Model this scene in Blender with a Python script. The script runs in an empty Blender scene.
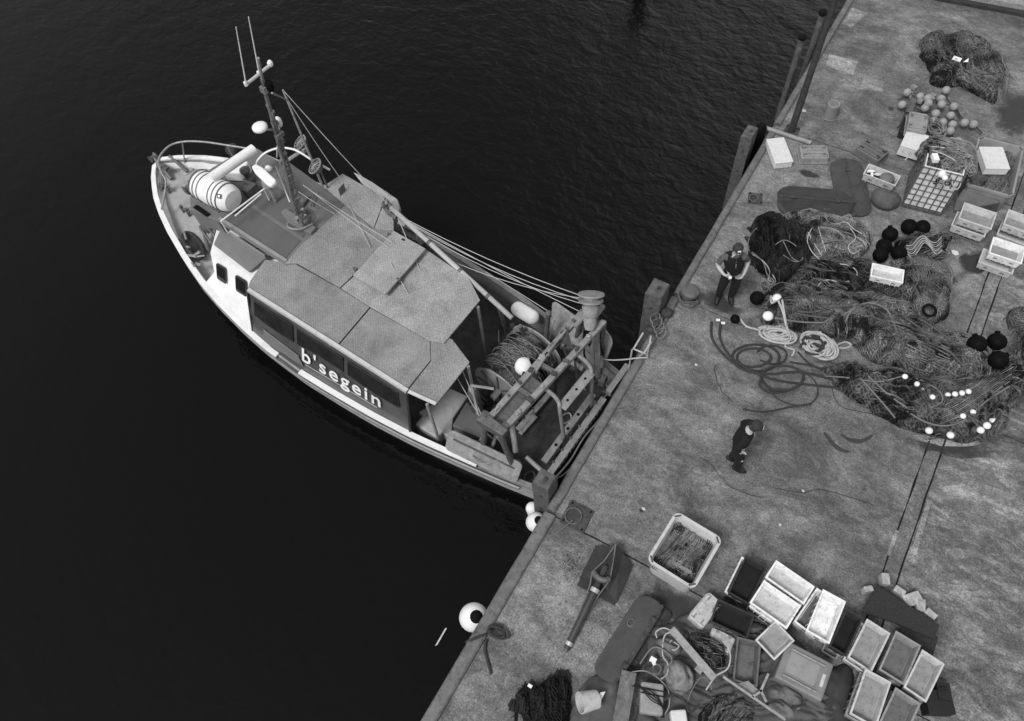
import bpy, bmesh, math, random
from mathutils import Vector, Matrix, noise
V = Vector
scene = bpy.context.scene
col = scene.collection
rnd = random.Random(7)

# ------------------------------------------------------------------ camera
CAM = V((2.580574, -4.173987, 13.5))
CF = V((-0.305117, 0.418774, -0.855296)).normalized()
CR = V((0.857754, 0.511024, -0.055784)); CR = (CR - CF * CR.dot(CF)).normalized()
CU = CR.cross(CF)
FPX = 760.0
cam_data = bpy.data.cameras.new('camera')
cam_data.sensor_width = 36.0
cam_data.lens = FPX / 1024 * 36.0
cam_data.clip_end = 2000
cam = bpy.data.objects.new('camera', cam_data)
col.objects.link(cam)
cam.matrix_world = Matrix((
    (CR.x, CU.x, -CF.x, CAM.x), (CR.y, CU.y, -CF.y, CAM.y), (CR.z, CU.z, -CF.z, CAM.z), (0, 0, 0, 1)))
scene.camera = cam

# ------------------------------------------------------------------ light
SUN_EL, SUN_AZ = math.radians(55), math.radians(258)     # direction TO the sun, azimuth from +X towards +Y
world = bpy.data.worlds.new('World'); scene.world = world; world.use_nodes = True
wn = world.node_tree; wn.nodes.clear()
sky = wn.nodes.new('ShaderNodeTexSky'); sky.sky_type = 'NISHITA'; sky.sun_disc = False
sky.sun_elevation = SUN_EL; sky.sun_rotation = math.pi / 2 - SUN_AZ
sky.air_density = 1.0; sky.dust_density = 1.5
hs = wn.nodes.new('ShaderNodeHueSaturation'); hs.inputs['Saturation'].default_value = 0.0
bg = wn.nodes.new('ShaderNodeBackground'); bg.inputs[1].default_value = 0.085
wo = wn.nodes.new('ShaderNodeOutputWorld')
wn.links.new(sky.outputs[0], hs.inputs['Color']); 
# added glow low in the northern sky, unseen, lightens the far water's reflection
wtc = wn.nodes.new('ShaderNodeTexCoord'); wdt = wn.nodes.new('ShaderNodeVectorMath'); wdt.operation = 'DOT_PRODUCT'
wdt.inputs[1].default_value = (math.cos(math.radians(36)) * math.cos(math.radians(82)), math.cos(math.radians(36)) * math.sin(math.radians(82)), math.sin(math.radians(36)))
wn.links.new(wtc.outputs['Generated'], wdt.inputs[0]); wmr = wn.nodes.new('ShaderNodeMapRange'); wmr.interpolation_type = 'SMOOTHSTEP'
wmr.inputs[1].default_value = .84; wmr.inputs[2].default_value = 1.0; wmr.inputs[3].default_value = 1.0; wmr.inputs[4].default_value = 3.2; wn.links.new(wdt.outputs['Value'], wmr.inputs[0])
wmu = wn.nodes.new('ShaderNodeVectorMath'); wmu.operation = 'SCALE'; wn.links.new(hs.outputs[0], wmu.inputs[0]); wn.links.new(wmr.outputs[0], wmu.inputs['Scale'])
wn.links.new(wmu.outputs[0], bg.inputs[0]); wn.links.new(bg.outputs[0], wo.inputs[0])
sd = bpy.data.lights.new('sun', 'SUN'); sd.energy = 1.7; sd.angle = math.radians(18)
sun = bpy.data.objects.new('sun', sd); col.objects.link(sun)
sdir = V((math.cos(SUN_EL) * math.cos(SUN_AZ), math.cos(SUN_EL) * math.sin(SUN_AZ), math.sin(SUN_EL)))
sun.rotation_euler = (-sdir).to_track_quat('-Z', 'Y').to_euler(); sun.location = (10, 10, 40)
scene.view_settings.view_transform = 'Standard'; scene.view_settings.look = 'None'
scene.view_settings.gamma = 1; scene.view_settings.use_curve_mapping = False
scene.cycles.diffuse_bounces = 2
scene.view_settings.exposure = 0.5

# ------------------------------------------------------------------ helpers
WZ = -2.0
BM = Matrix.Translation((-0.4156, 2.1182, WZ)) @ Matrix.Rotation(3.0620406, 4, 'Z')   # boat frame: x to the bow, y to port, z up
BI = BM.inverted()
CAMB = BI @ CAM
def ray(px, py):
    return CR * (px - 512) - CU * (py - 360.5) + CF * FPX
def Q(px, py, z=0.0):            # a point on the level z
    d = ray(px, py); return CAM + d * ((z - CAM.z) / d.z)
def B(px, py, z):                # the same in the boat frame
    return BI @ Q(px, py, z + WZ)
def BP(px, py, axis, c):         # boat frame, on the plane axis = c
    d = BI.to_3x3() @ ray(px, py); return CAMB + d * ((c - CAMB[axis]) / d[axis])
def BY(px, py, c): return BP(px, py, 1, c)
def BX(px, py, c): return BP(px, py, 0, c)

MATS = {}
def mat(name, v, rough=.6, var=.25, scale=6, bump=.15, metal=0, dirt=0, spec=.4, fine=0, trans=0):
    if name in MATS: return MATS[name]
    m = bpy.data.materials.new(name); m.use_nodes = True; MATS[name] = m
    nt = m.node_tree; N = nt.nodes; Lk = nt.links; p = N['Principled BSDF']
    p.inputs['Roughness'].default_value = rough; p.inputs['Metallic'].default_value = metal
    p.inputs['Specular IOR Level'].default_value = spec
    tc = N.new('ShaderNodeTexCoord')
    n1 = N.new('ShaderNodeTexNoise'); n1.inputs['Scale'].default_value = scale; n1.inputs['Detail'].default_value = 7; n1.inputs['Roughness'].default_value = .65
    Lk.new(tc.outputs['Object'], n1.inputs['Vector'])
    r = N.new('ShaderNodeMapRange'); r.inputs[1].default_value = .3; r.inputs[2].default_value = .7
    r.inputs[3].default_value = v * (1 - var); r.inputs[4].default_value = min(.9, v * (1 + var))
    Lk.new(n1.outputs[0], r.inputs[0]); out = r.outputs[0]
    if dirt:
        n2 = N.new('ShaderNodeTexNoise'); n2.inputs['Scale'].default_value = scale * 1.7; n2.inputs['Detail'].default_value = 10; n2.inputs['Roughness'].default_value = .75
        n2.inputs['Distortion'].default_value = .6
        mp = N.new('ShaderNodeMapping'); mp.inputs['Location'].default_value = (3.1, 7.7, 1.3); Lk.new(tc.outputs['Object'], mp.inputs[0]); Lk.new(mp.outputs[0], n2.inputs['Vector'])
        cr = N.new('ShaderNodeMapRange'); cr.inputs[1].default_value = .5; cr.inputs[2].default_value = .66; Lk.new(n2.outputs[0], cr.inputs[0])
        cr.inputs[3].default_value = 1; cr.inputs[4].default_value = 1 - dirt
        mu = N.new('ShaderNodeMath'); mu.operation = 'MULTIPLY'; Lk.new(out, mu.inputs[0]); Lk.new(cr.outputs[0], mu.inputs[1]); out = mu.outputs[0]
    if fine:
        n3 = N.new('ShaderNodeTexNoise'); n3.inputs['Scale'].default_value = 70; n3.inputs['Detail'].default_value = 3; Lk.new(tc.outputs['Object'], n3.inputs['Vector'])
        fr = N.new('ShaderNodeMapRange'); fr.inputs[1].default_value = .35; fr.inputs[2].default_value = .65; fr.inputs[3].default_value = 1 - fine; fr.inputs[4].default_value = 1 + fine
        Lk.new(n3.outputs[0], fr.inputs[0])
        mu = N.new('ShaderNodeMath'); mu.operation = 'MULTIPLY'; Lk.new(out, mu.inputs[0]); Lk.new(fr.outputs[0], mu.inputs[1]); out = mu.outputs[0]
    Lk.new(out, p.inputs['Base Color'])
    if bump:
        b = N.new('ShaderNodeBump'); b.inputs['Strength'].default_value = bump; b.inputs['Distance'].default_value = .02
        Lk.new(n1.outputs[0], b.inputs['Height']); Lk.new(b.outputs[0], p.inputs['Normal'])
    return m

def tread_mat(name, v):          # checker plate
    m = mat(name, v, rough=.5, var=.16, scale=1.6, bump=0, dirt=.12, spec=.5)
    nt = m.node_tree; N = nt.nodes; Lk = nt.links; p = N['Principled BSDF']
    tc = [n for n in N if n.type == 'TEX_COORD'][0]
    hs_ = []
    for a in (0.78, -0.78):
        mp = N.new('ShaderNodeMapping'); mp.inputs['Rotation'].default_value = (0, 0, a); Lk.new(tc.outputs['Object'], mp.inputs[0])
        w = N.new('ShaderNodeTexWave'); w.inputs['Scale'].default_value = 6.3; w.inputs['Distortion'].default_value = 1.6; Lk.new(mp.outputs[0], w.inputs[0]); hs_.append(w.outputs['Fac'])
    mx = N.new('ShaderNodeMath'); mx.operation = 'MULTIPLY'; Lk.new(hs_[0], mx.inputs[0]); Lk.new(hs_[1], mx.inputs[1])
    b = N.new('ShaderNodeBump'); b.inputs['Strength'].default_value = .5; b.inputs['Distance'].default_value = .012
    Lk.new(mx.outputs[0], b.inputs['Height']); Lk.new(b.outputs[0], p.inputs['Normal'])
    src = p.inputs['Base Color'].links[0].from_socket
    fr = N.new('ShaderNodeMapRange'); fr.inputs[3].default_value = .92; fr.inputs[4].default_value = 1.14; Lk.new(mx.outputs[0], fr.inputs[0])
    mu = N.new('ShaderNodeMath'); mu.operation = 'MULTIPLY'; Lk.new(src, mu.inputs[0]); Lk.new(fr.outputs[0], mu.inputs[1]); cur = mu.outputs[0]
    for sc, lo, hi, a_, b_ in ((40, .36, .64, .8, 1.2), (17, .36, .64, .93, 1.07), (2.2, .5, .75, 1.0, .74), (.9, .4, .6, .93, 1.08)):     # grime caught in the tread, scuffs, stains
        nn = N.new('ShaderNodeTexNoise'); nn.inputs['Scale'].default_value = sc; nn.inputs['Detail'].default_value = 2 if sc > 5 else 8; Lk.new(tc.outputs['Object'], nn.inputs['Vector'])
        rr = N.new('ShaderNodeMapRange'); rr.inputs[1].default_value = lo; rr.inputs[2].default_value = hi; rr.inputs[3].default_value = a_; rr.inputs[4].default_value = b_; Lk.new(nn.outputs[0], rr.inputs[0])
        mm = N.new('ShaderNodeMath'); mm.operation = 'MULTIPLY'; Lk.new(cur, mm.inputs[0]); Lk.new(rr.outputs[0], mm.inputs[1]); cur = mm.outputs[0]
    Lk.new(cur, p.inputs['Base Color'])
    return m

def net_mat(name, lo, hi, cell=.06, bump=.8):     # knotted netting: two crossed families of twine, warped
    m = bpy.data.materials.new(name); m.use_nodes = True; MATS[name] = m
    nt = m.node_tree; N = nt.nodes; Lk = nt.links; p = N['Principled BSDF']
    p.inputs['Roughness'].default_value = .85; p.inputs['Specular IOR Level'].default_value = .15
    tc = N.new('ShaderNodeTexCoord')
    nz = N.new('ShaderNodeTexNoise'); nz.inputs['Scale'].default_value = 2.2; nz.inputs['Detail'].default_value = 4; Lk.new(tc.outputs['Object'], nz.inputs['Vector'])
    vm = N.new('ShaderNodeVectorMath'); vm.operation = 'MULTIPLY_ADD'; vm.inputs[1].default_value = (.5, .5, .5)
    Lk.new(nz.outputs['Color'], vm.inputs[0]); Lk.new(tc.outputs['Object'], vm.inputs[2])
    outs = []
    for a in (.9, -.7):
        mp = N.new('ShaderNodeMapping'); mp.inputs['Rotation'].default_value = (0, .5, a); Lk.new(vm.outputs[0], mp.inputs[0])
        w = N.new('ShaderNodeTexWave'); w.inputs['Scale'].default_value = .314 / cell; w.inputs['Distortion'].default_value = 1.2; w.inputs['Detail'].default_value = 1; Lk.new(mp.outputs[0], w.inputs[0])
        pw = N.new('ShaderNodeMath'); pw.operation = 'POWER'; pw.inputs[1].default_value = 3; Lk.new(w.outputs['Fac'], pw.inputs[0]); outs.append(pw.outputs[0])
    mx = N.new('ShaderNodeMath'); mx.operation = 'MAXIMUM'; Lk.new(outs[0], mx.inputs[0]); Lk.new(outs[1], mx.inputs[1])
    n2 = N.new('ShaderNodeTexNoise'); n2.inputs['Scale'].default_value = 5; n2.inputs['Detail'].default_value = 8; n2.inputs['Roughness'].default_value = .8; Lk.new(tc.outputs['Object'], n2.inputs['Vector'])
    mr = N.new('ShaderNodeMapRange'); mr.inputs[1].default_value = .35; mr.inputs[2].default_value = .7; mr.inputs[3].default_value = .25; mr.inputs[4].default_value = 1.15; Lk.new(n2.outputs[0], mr.inputs[0])
    mu = N.new('ShaderNodeMath'); mu.operation = 'MULTIPLY'; Lk.new(mx.outputs[0], mu.inputs[0]); Lk.new(mr.outputs[0], mu.inputs[1])
    r = N.new('ShaderNodeMapRange'); r.inputs[3].default_value = lo; r.inputs[4].default_value = hi; Lk.new(mu.outputs[0], r.inputs[0])
    n4 = N.new('ShaderNodeTexNoise'); n4.inputs['Scale'].default_value = 1.9; n4.inputs['Detail'].default_value = 5; n4.inputs['Distortion'].default_value = 1; Lk.new(tc.outputs['Object'], n4.inputs['Vector'])
    r4 = N.new('ShaderNodeMapRange'); r4.inputs[1].default_value = .4; r4.inputs[2].default_value = .6; r4.inputs[3].default_value = .15; r4.inputs[4].default_value = 1.75; Lk.new(n4.outputs[0], r4.inputs[0])
    m4 = N.new('ShaderNodeMath'); m4.operation = 'MULTIPLY'; Lk.new(r.outputs[0], m4.inputs[0]); Lk.new(r4.outputs[0], m4.inputs[1])
    Lk.new(m4.outputs[0], p.inputs['Base Color'])
    b = N.new('ShaderNodeBump'); b.inputs['Strength'].default_value = bump; b.inputs['Distance'].default_value = .03
    Lk.new(mu.outputs[0], b.inputs['Height']); Lk.new(b.outputs[0], p.inputs['Normal'])
    return m

class MB:
    def __init__(s): s.v = []; s.f = []; s.mi = []
    def add(s, vs, fs, mi=0):
        o = len(s.v); s.v += [V(p) for p in vs]; s.f += [tuple(i + o for i in f) for f in fs]; s.mi += [mi] * len(fs); return s
    def obox(s, P, u, v, n, mi=0):
        P, u, v, n = V(P), V(u), V(v), V(n)
        if u.cross(v).dot(n) < 0: u, v = v, u
        c = [P, P + u, P + u + v, P + v]; c += [q + n for q in c]
        return s.add(c, [(3, 2, 1, 0), (4, 5, 6, 7), (0, 1, 5, 4), (1, 2, 6, 5), (2, 3, 7, 6), (3, 0, 4, 7)], mi)
    def box(s, c, d, R=None, mi=0):
        c = V(c); R = R or Matrix.Identity(3)
        ax = [R @ V((d[0], 0, 0)), R @ V((0, d[1], 0)), R @ V((0, 0, d[2]))]
        return s.obox(c - (ax[0] + ax[1] + ax[2]) / 2, *ax, mi)
    def prism(s, pts, n, mi=0):
        pts = [V(p) for p in pts]; n = V(n); k = len(pts)
        nn = V((0, 0, 0))
        for i in range(k): nn += (pts[i] - pts[0]).cross(pts[(i + 1) % k] - pts[0])
        if nn.dot(n) < 0: pts = pts[::-1]
        vs = pts + [p + n for p in pts]
        return s.add(vs, [tuple(range(k))[::-1], tuple(range(k, 2 * k))] + [(i, (i + 1) % k, (i + 1) % k + k, i + k) for i in range(k)], mi)
    def tube(s, pts, r, n=6, closed=False, mi=0, r2=None):
        pts = [V(p) for p in pts]; k = len(pts)
        if k < 2: return s
        o = len(s.v); T = []
        for i in range(k):
            a = pts[(i - 1) % k] if (closed or i > 0) else pts[i]; b = pts[(i + 1) % k] if (closed or i < k - 1) else pts[i]
            t = (b - a); T.append(t.normalized() if t.length > 1e-9 else V((0, 0, 1)))
        up = V((0, 0, 1)) if abs(T[0].z) < .9 else V((1, 0, 0))
        x = T[0].cross(up).normalized()
        for i in range(k):
            x = (x - T[i] * x.dot(T[i]))
            x = x.normalized() if x.length > 1e-6 else T[i].orthogonal().normalized()
            y = T[i].cross(x)
            rr = r if r2 is None else r + (r2 - r) * i / (k - 1)
            for j in range(n):
                a = 2 * math.pi * j / n; s.v.append(pts[i] + (x * math.cos(a) + y * math.sin(a)) * rr)
        for i in range(k if closed else k - 1):
            i2 = (i + 1) % k
            for j in range(n):
                j2 = (j + 1) % n
                s.f.append((o + i * n + j, o + i * n + j2, o + i2 * n + j2, o + i2 * n + j)); s.mi.append(mi)
        if not closed:
            s.f.append(tuple(o + j for j in range(n))[::-1]); s.f.append(tuple(o + (k - 1) * n + j for j in range(n))); s.mi += [mi, mi]
        return s
    def lathe(s, prof, c, axis=(0, 0, 1), n=20, mi=0, caps=True, sx=1):
        c = V(c); ax = V(axis).normalized(); x = ax.orthogonal().normalized(); y = ax.cross(x); o = len(s.v); k = len(prof)
        for r, h in prof:
            for j in range(n):
                a = 2 * math.pi * j / n; s.v.append(c + ax * h + (x * math.cos(a) * sx + y * math.sin(a)) * r)
        for i in range(k - 1):
            for j in range(n):
                j2 = (j + 1) % n; s.f.append((o + i * n + j, o + i * n + j2, o + (i + 1) * n + j2, o + (i + 1) * n + j)); s.mi.append(mi)
        if caps:
            s.f.append(tuple(o + j for j in range(n))[::-1]); s.f.append(tuple(o + (k - 1) * n + j for j in range(n))); s.mi += [mi, mi]
        return s
    def ball(s, c, r, n=16, sc=(1, 1, 1), mi=0, ax=(0, 0, 1)):
        k = max(6, n // 2)
        pr = [(max(1e-4, r * math.sin(math.pi * i / k)), -r * math.cos(math.pi * i / k) * sc[2]) for i in range(k + 1)]
        return s.lathe(pr, c, ax, n, mi)
    def build(s, name, m, parent=None, smooth=False, frame=None, bevel=0, label=None):
        F = frame if frame else (BM if s.__dict__.get('boat') else Matrix.Identity(4))
        PM = PMAT.get(parent.name, Matrix.Identity(4)) if parent else Matrix.Identity(4)
        X = PM.inverted() @ F
        me = bpy.data.meshes.new(name); me.from_pydata([X @ v for v in s.v], [], s.f)
        for mm in (m if isinstance(m, (list, tuple)) else [m]): me.materials.append(mm)
        me.polygons.foreach_set('material_index', s.mi)
        if smooth: me.polygons.foreach_set('use_smooth', [True] * len(me.polygons))
        me.update()
        ob = bpy.data.objects.new(name, me); col.objects.link(ob)
        if parent: ob.parent = parent; PMAT[ob.name] = PM
        else: PMAT[ob.name] = Matrix.Identity(4)
        if smooth == 'auto':
            me.polygons.foreach_set('use_smooth', [True] * len(me.polygons))
            me.set_sharp_from_angle(angle=math.radians(35))
        if bevel:
            bv = ob.modifiers.new('bevel', 'BEVEL'); bv.width = bevel; bv.segments = 2; bv.limit_method = 'ANGLE'
        if label: ob['label'] = label
        return ob
PMAT = {}
def BB():
    b = MB(); b.boat = True; return b
def thing(name, label, cat, loc=(0, 0, 0), group=None, rot=0):
    o = bpy.data.objects.new(name, None); col.objects.link(o); o.location = loc; o.rotation_euler = (0, 0, rot)
    o.empty_display_size = .2
    o['label'] = label; o['category'] = cat
    if group: o['group'] = group
    PMAT[o.name] = Matrix.Translation(loc) @ Matrix.Rotation(rot, 4, 'Z'); return o
def tag(o, label, cat, group=None, kind=None):
    o['label'] = label; o['category'] = cat
    if group: o['group'] = group
    if kind: o['kind'] = kind
    return o
def center(o):                   # move a one-mesh thing's origin to its base
    me = o.data; n = len(me.vertices); c = V((0, 0, 0))
    for v in me.vertices: c += v.co
    c /= n; c.z = min(v.co.z for v in me.vertices)
    me.transform(Matrix.Translation(-c)); o.location = c; return o
def struct(o): o['kind'] = 'structure'; return o
def smoothpath(pts, k=6, closed=False):     # Catmull-Rom
    pts = [V(p) for p in pts]; n = len(pts); out = []
    rng = range(n) if closed else range(n - 1)
    for i in rng:
        p0 = pts[(i - 1) % n] if closed or i > 0 else pts[i]; p1 = pts[i]; p2 = pts[(i + 1) % n]
        p3 = pts[(i + 2) % n] if closed or i + 2 < n else p2
        for j in range(k):
            t = j / k; out.append(.5 * ((2 * p1) + (p2 - p0) * t + (2 * p0 - 5 * p1 + 4 * p2 - p3) * t * t + (3 * p1 - p0 - 3 * p2 + p3) * t ** 3))
    if not closed: out.append(pts[-1])
    return out
def sag(a, b, d, k=10):
    a, b = V(a), V(b); return [a.lerp(b, i / k) - V((0, 0, d * 4 * (i / k) * (1 - i / k))) for i in range(k + 1)]
def lerp(a, b, t): return a + (b - a) * t
def interp(tab, x):
    for i in range(len(tab) - 1):
        if x <= tab[i + 1][0]:
            t = (x - tab[i][0]) / (tab[i + 1][0] - tab[i][0]); return [lerp(a, b, t) for a, b in zip(tab[i][1:], tab[i + 1][1:])]
    return list(tab[-1][1:])
# ------------------------------------------------------------------ materials
white = mat('white_paint', .8, .45, .08, 3, .05, dirt=.12)
hullgrey = mat('hull_grey', .2, .45, .2, 3, .05, dirt=.3)
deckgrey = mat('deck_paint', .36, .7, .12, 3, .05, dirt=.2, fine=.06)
roofgrey = mat('roof_paint', .15, .6, .12, 2, .03, dirt=.1, fine=.08)
roofdark = mat('roof_dark_paint', .105, .6, .12, 2, .03, fine=.08)
tread = tread_mat('checker_plate', .24)
treadlite = tread_mat('checker_plate_light', .3)
steel = mat('galvanised_steel', .34, .45, .25, 8, .1, metal=.3, dirt=.35)
steeldk = mat('weathered_steel', .12, .55, .35, 8, .2, metal=.2, dirt=.5)
darkp = mat('dark_paint', .035, .6, .4, 6, .2)
blackr = mat('black_rubber', .006, .8, .3, 8, .2, spec=.1)
whitep = mat('white_plastic', .78, .5, .06, 4, .03, dirt=.08)
ropewhite = mat('pale_rope', .42, .9, .25, 40, .4, dirt=.3)
ropegrey = mat('grey_rope', .16, .9, .3, 40, .4)
ropedark = mat('dark_rope', .035, .9, .4, 40, .4)
wood = mat('weathered_timber', .095, .85, .4, 9, .5, dirt=.5)
woodlt = mat('pale_timber', .3, .85, .25, 9, .4, dirt=.4)
glass = mat('dark_glass', .006, .08, .1, 3, 0, spec=.6)
doorplate = mat('trawl_door_steel', .13, .6, .35, 7, .3, metal=.2, dirt=.4)
rust = mat('rusty_steel', .05, .8, .5, 9, .5, dirt=.5)
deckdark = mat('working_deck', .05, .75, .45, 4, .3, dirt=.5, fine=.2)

# ------------------------------------------------------------------ water
def water():
    m = bpy.data.materials.new('sea_water'); m.use_nodes = True; nt = m.node_tree; N = nt.nodes; Lk = nt.links; p = N['Principled BSDF']
    p.inputs['Base Color'].default_value = (.0035, .0035, .0035, 1); p.inputs['Roughness'].default_value = .06; p.inputs['IOR'].default_value = 1.33
    tc = N.new('ShaderNodeTexCoord')
    def nz(scale, rot, sx, sy, det, dist):
        mp = N.new('ShaderNodeMapping'); mp.inputs['Rotation'].default_value = (0, 0, rot); mp.inputs['Scale'].default_value = (sx, sy, 1)
        Lk.new(tc.outputs['Object'], mp.inputs[0]); n = N.new('ShaderNodeTexNoise'); n.inputs['Scale'].default_value = scale
        n.inputs['Detail'].default_value = det; n.inputs['Distortion'].default_value = dist; n.inputs['Roughness'].default_value = .5; Lk.new(mp.outputs[0], n.inputs['Vector']); return n.outputs[0]
    a = nz(.4, .5, 1, .8, 2, .3); b = nz(2.2, .75, .85, 1.2, 2, .4); c = nz(5.6, .6, .85, 1.2, 2, .5)
    def mul(x, k, y=None):
        q = N.new('ShaderNodeMath'); q.operation = 'MULTIPLY_ADD'; Lk.new(x, q.inputs[0]); q.inputs[1].default_value = k
        if y is None: q.inputs[2].default_value = 0
        else: Lk.new(y, q.inputs[2])
        return q.outputs[0]
    h = mul(a, .8, mul(b, .38, mul(c, .13)))
    bp = N.new('ShaderNodeBump'); bp.inputs['Strength'].default_value = 1; bp.inputs['Distance'].default_value = .1
    # the breeze reaches the open water beyond the boat; it is calmer in the lee of the hull and the quay
    sx = N.new('ShaderNodeSeparateXYZ'); Lk.new(tc.outputs['Object'], sx.inputs[0])
    g1 = N.new('ShaderNodeMath'); g1.operation = 'MULTIPLY_ADD'; Lk.new(sx.outputs[0], g1.inputs[0]); g1.inputs[1].default_value = .35; Lk.new(sx.outputs[1], g1.inputs[2])
    gr = N.new('ShaderNodeMapRange'); gr.inputs[1].default_value = -3; gr.inputs[2].default_value = 15; gr.inputs[3].default_value = .03; gr.inputs[4].default_value = .16; Lk.new(g1.outputs[0], gr.inputs[0])
    Lk.new(gr.outputs[0], bp.inputs['Distance'])
    rr = N.new('ShaderNodeMapRange'); rr.inputs[1].default_value = -2; rr.inputs[2].default_value = 15; rr.inputs[3].default_value = .05; rr.inputs[4].default_value = .24; p.inputs['Specular IOR Level'].default_value = .33; Lk.new(g1.outputs[0], rr.inputs[0]); Lk.new(rr.outputs[0], p.inputs['Roughness'])
    Lk.new(h, bp.inputs['Height']); Lk.new(bp.outputs[0], p.inputs['Normal'])
    return m
w = MB(); w.add([(-1500, -1500, WZ), (1500, -1500, WZ), (1500, 1500, WZ), (-1500, 1500, WZ)], [(0, 1, 2, 3)])
struct(w.build('water', water()))

# ------------------------------------------------------------------ quay
def concrete(name, base, dark=.0, patch=0.0):
    m = bpy.data.materials.new(name); m.use_nodes = True; nt = m.node_tree; N = nt.nodes; Lk = nt.links; p = N['Principled BSDF']
    p.inputs['Roughness'].default_value = .8; p.inputs['Specular IOR Level'].default_value = .3
    tc = N.new('ShaderNodeTexCoord')
    def nz(scale, sx, sy, det, rough, dist=0, loc=0, rot=0):
        mp = N.new('ShaderNodeMapping'); mp.inputs['Scale'].default_value = (sx, sy, 1); mp.inputs['Location'].default_value = (loc, loc * 1.7, 0); mp.inputs['Rotation'].default_value = (0, 0, rot)
        Lk.new(tc.outputs['Object'], mp.inputs[0]); n = N.new('ShaderNodeTexNoise'); n.inputs['Scale'].default_value = scale
        n.inputs['Detail'].default_value = det; n.inputs['Roughness'].default_value = rough; n.inputs['Distortion'].default_value = dist
        Lk.new(mp.outputs[0], n.inputs['Vector']); return n.outputs[0]
    def mr(x, a, b, c, d):
        r = N.new('ShaderNodeMapRange'); r.inputs[1].default_value = a; r.inputs[2].default_value = b; r.inputs[3].default_value = c; r.inputs[4].default_value = d; Lk.new(x, r.inputs[0]); return r.outputs[0]
    def mul(x, y):
        q = N.new('ShaderNodeMath'); q.operation = 'MULTIPLY'; Lk.new(x, q.inputs[0]); Lk.new(y, q.inputs[1]); return q.outputs[0]
    big = mr(nz(.35, 1, 1, 5, .6, .4), .3, .7, .72, 1.3)
    mid = mr(nz(1.9, 1, 1.2, 12, .78, .3, 5), .3, .7, .76, 1.26)
    streak = mr(nz(2.4, .7, 1.9, 12, .85, .8, 9, .12), .38, .62, .84, 1.16)
    fine = mr(nz(15, 1, 1, 9, .95, 0, 2), .34, .66, .66, 1.34)
    blot = mr(nz(1.3, .8, 1.3, 12, .8, .9, 13, .2), .56, .68, 1, .66)
    fine2 = mr(nz(34, 1, 1, 1, .5, 0, 41), .33, .67, .72, 1.28); fine3 = mr(nz(11, 1, 1, 2, .6, .3, 51), .34, .66, .86, 1.14); patchy = mul(mr(nz(.6, .8, 1, 5, .65, 1.4, 61), .42, .6, .74, 1.3), mr(nz(2.1, .8, 1.2, 6, .7, 1.6, 71, .3), .44, .56, .86, 1.15))
    speck = mr(nz(9, 1, 1, 4, .6, 0, 21), .66, .72, 1, .55)
    lite = mr(nz(14, 1, 1, 3, .6, 0, 31), .72, .78, 1, 1.8)
    x = mul(mul(mul(mul(big, mid), mul(streak, fine)), mul(mul(blot, speck), lite)), mul(mul(fine2, fine3), patchy))
    if patch:
        x = mul(x, mr(nz(1.7, .6, 1.4, 12, .78, .8, 17, .15), .48, .545, 1, 1 + patch))
    sc = N.new('ShaderNodeMath'); sc.operation = 'MULTIPLY'; sc.inputs[1].default_value = base; Lk.new(x, sc.inputs[0]); Lk.new(sc.outputs[0], p.inputs['Base Color'])
    Lk.new(mr(blot, .62, 1, .45, .85), p.inputs['Roughness'])
    bp = N.new('ShaderNodeBump'); bp.inputs['Strength'].default_value = .5; bp.inputs['Distance'].default_value = .015
    Lk.new(mul(fine3, mid), bp.inputs['Height']); Lk.new(bp.outputs[0], p.inputs['Normal'])
    return m
conc = concrete('quay_concrete', .142)
conc2 = concrete('old_concrete', .108, patch=.7)
concl = concrete('channel_concrete', .138)
dirtm = mat('joint_dirt', .012, .9, .4, 20, .3)
g = .017
def wob(mb, x0, x1, y0, y1, z0, z1, mi=0, step=.25):    # slab with slightly chipped edges
    def edge(a, b, nrm, s):
        k = max(1, int((b - a).length / step)); out = []
        for i in range(k):
            p = a.lerp(b, i / k)
            if i: p = p + nrm * (noise.noise(p * 2.3 + V((s, 0, 0))) * .022 - .003)
            out.append(p)
        return out
    c = [V((x0, y0, z0)), V((x1, y0, z0)), V((x1, y1, z0)), V((x0, y1, z0))]; ns = [V((0, 1, 0)), V((-1, 0, 0)), V((0, -1, 0)), V((1, 0, 0))]
    pts = []
    for i in range(4): pts += edge(c[i], c[(i + 1) % 4], ns[i], i * 3.1)
    mb.prism(pts, (0, 0, z1 - z0), mi)
qb = MB()
XC, XD = 5.59, 5.845
ys = [-30, -.06, 5.52, 11.39, 40]
for i in range(4):
    wob(qb, .02, XC - g, ys[i] + g, ys[i + 1] - g, -.5, 0)
    wob(qb, XD + g, 40, ys[i] + g, ys[i + 1] - g, -.5, 0, 1)
wob(qb, XC + g, XD - g, -30, 40, -.5, -.004, 2)
qb.obox((.02, -30, -7), (40, 0, 0), (0, 70, 0), (0, 0, 6.93), 3)
struct(qb.build('quay', [conc, conc2, concl, dirtm]))
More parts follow.
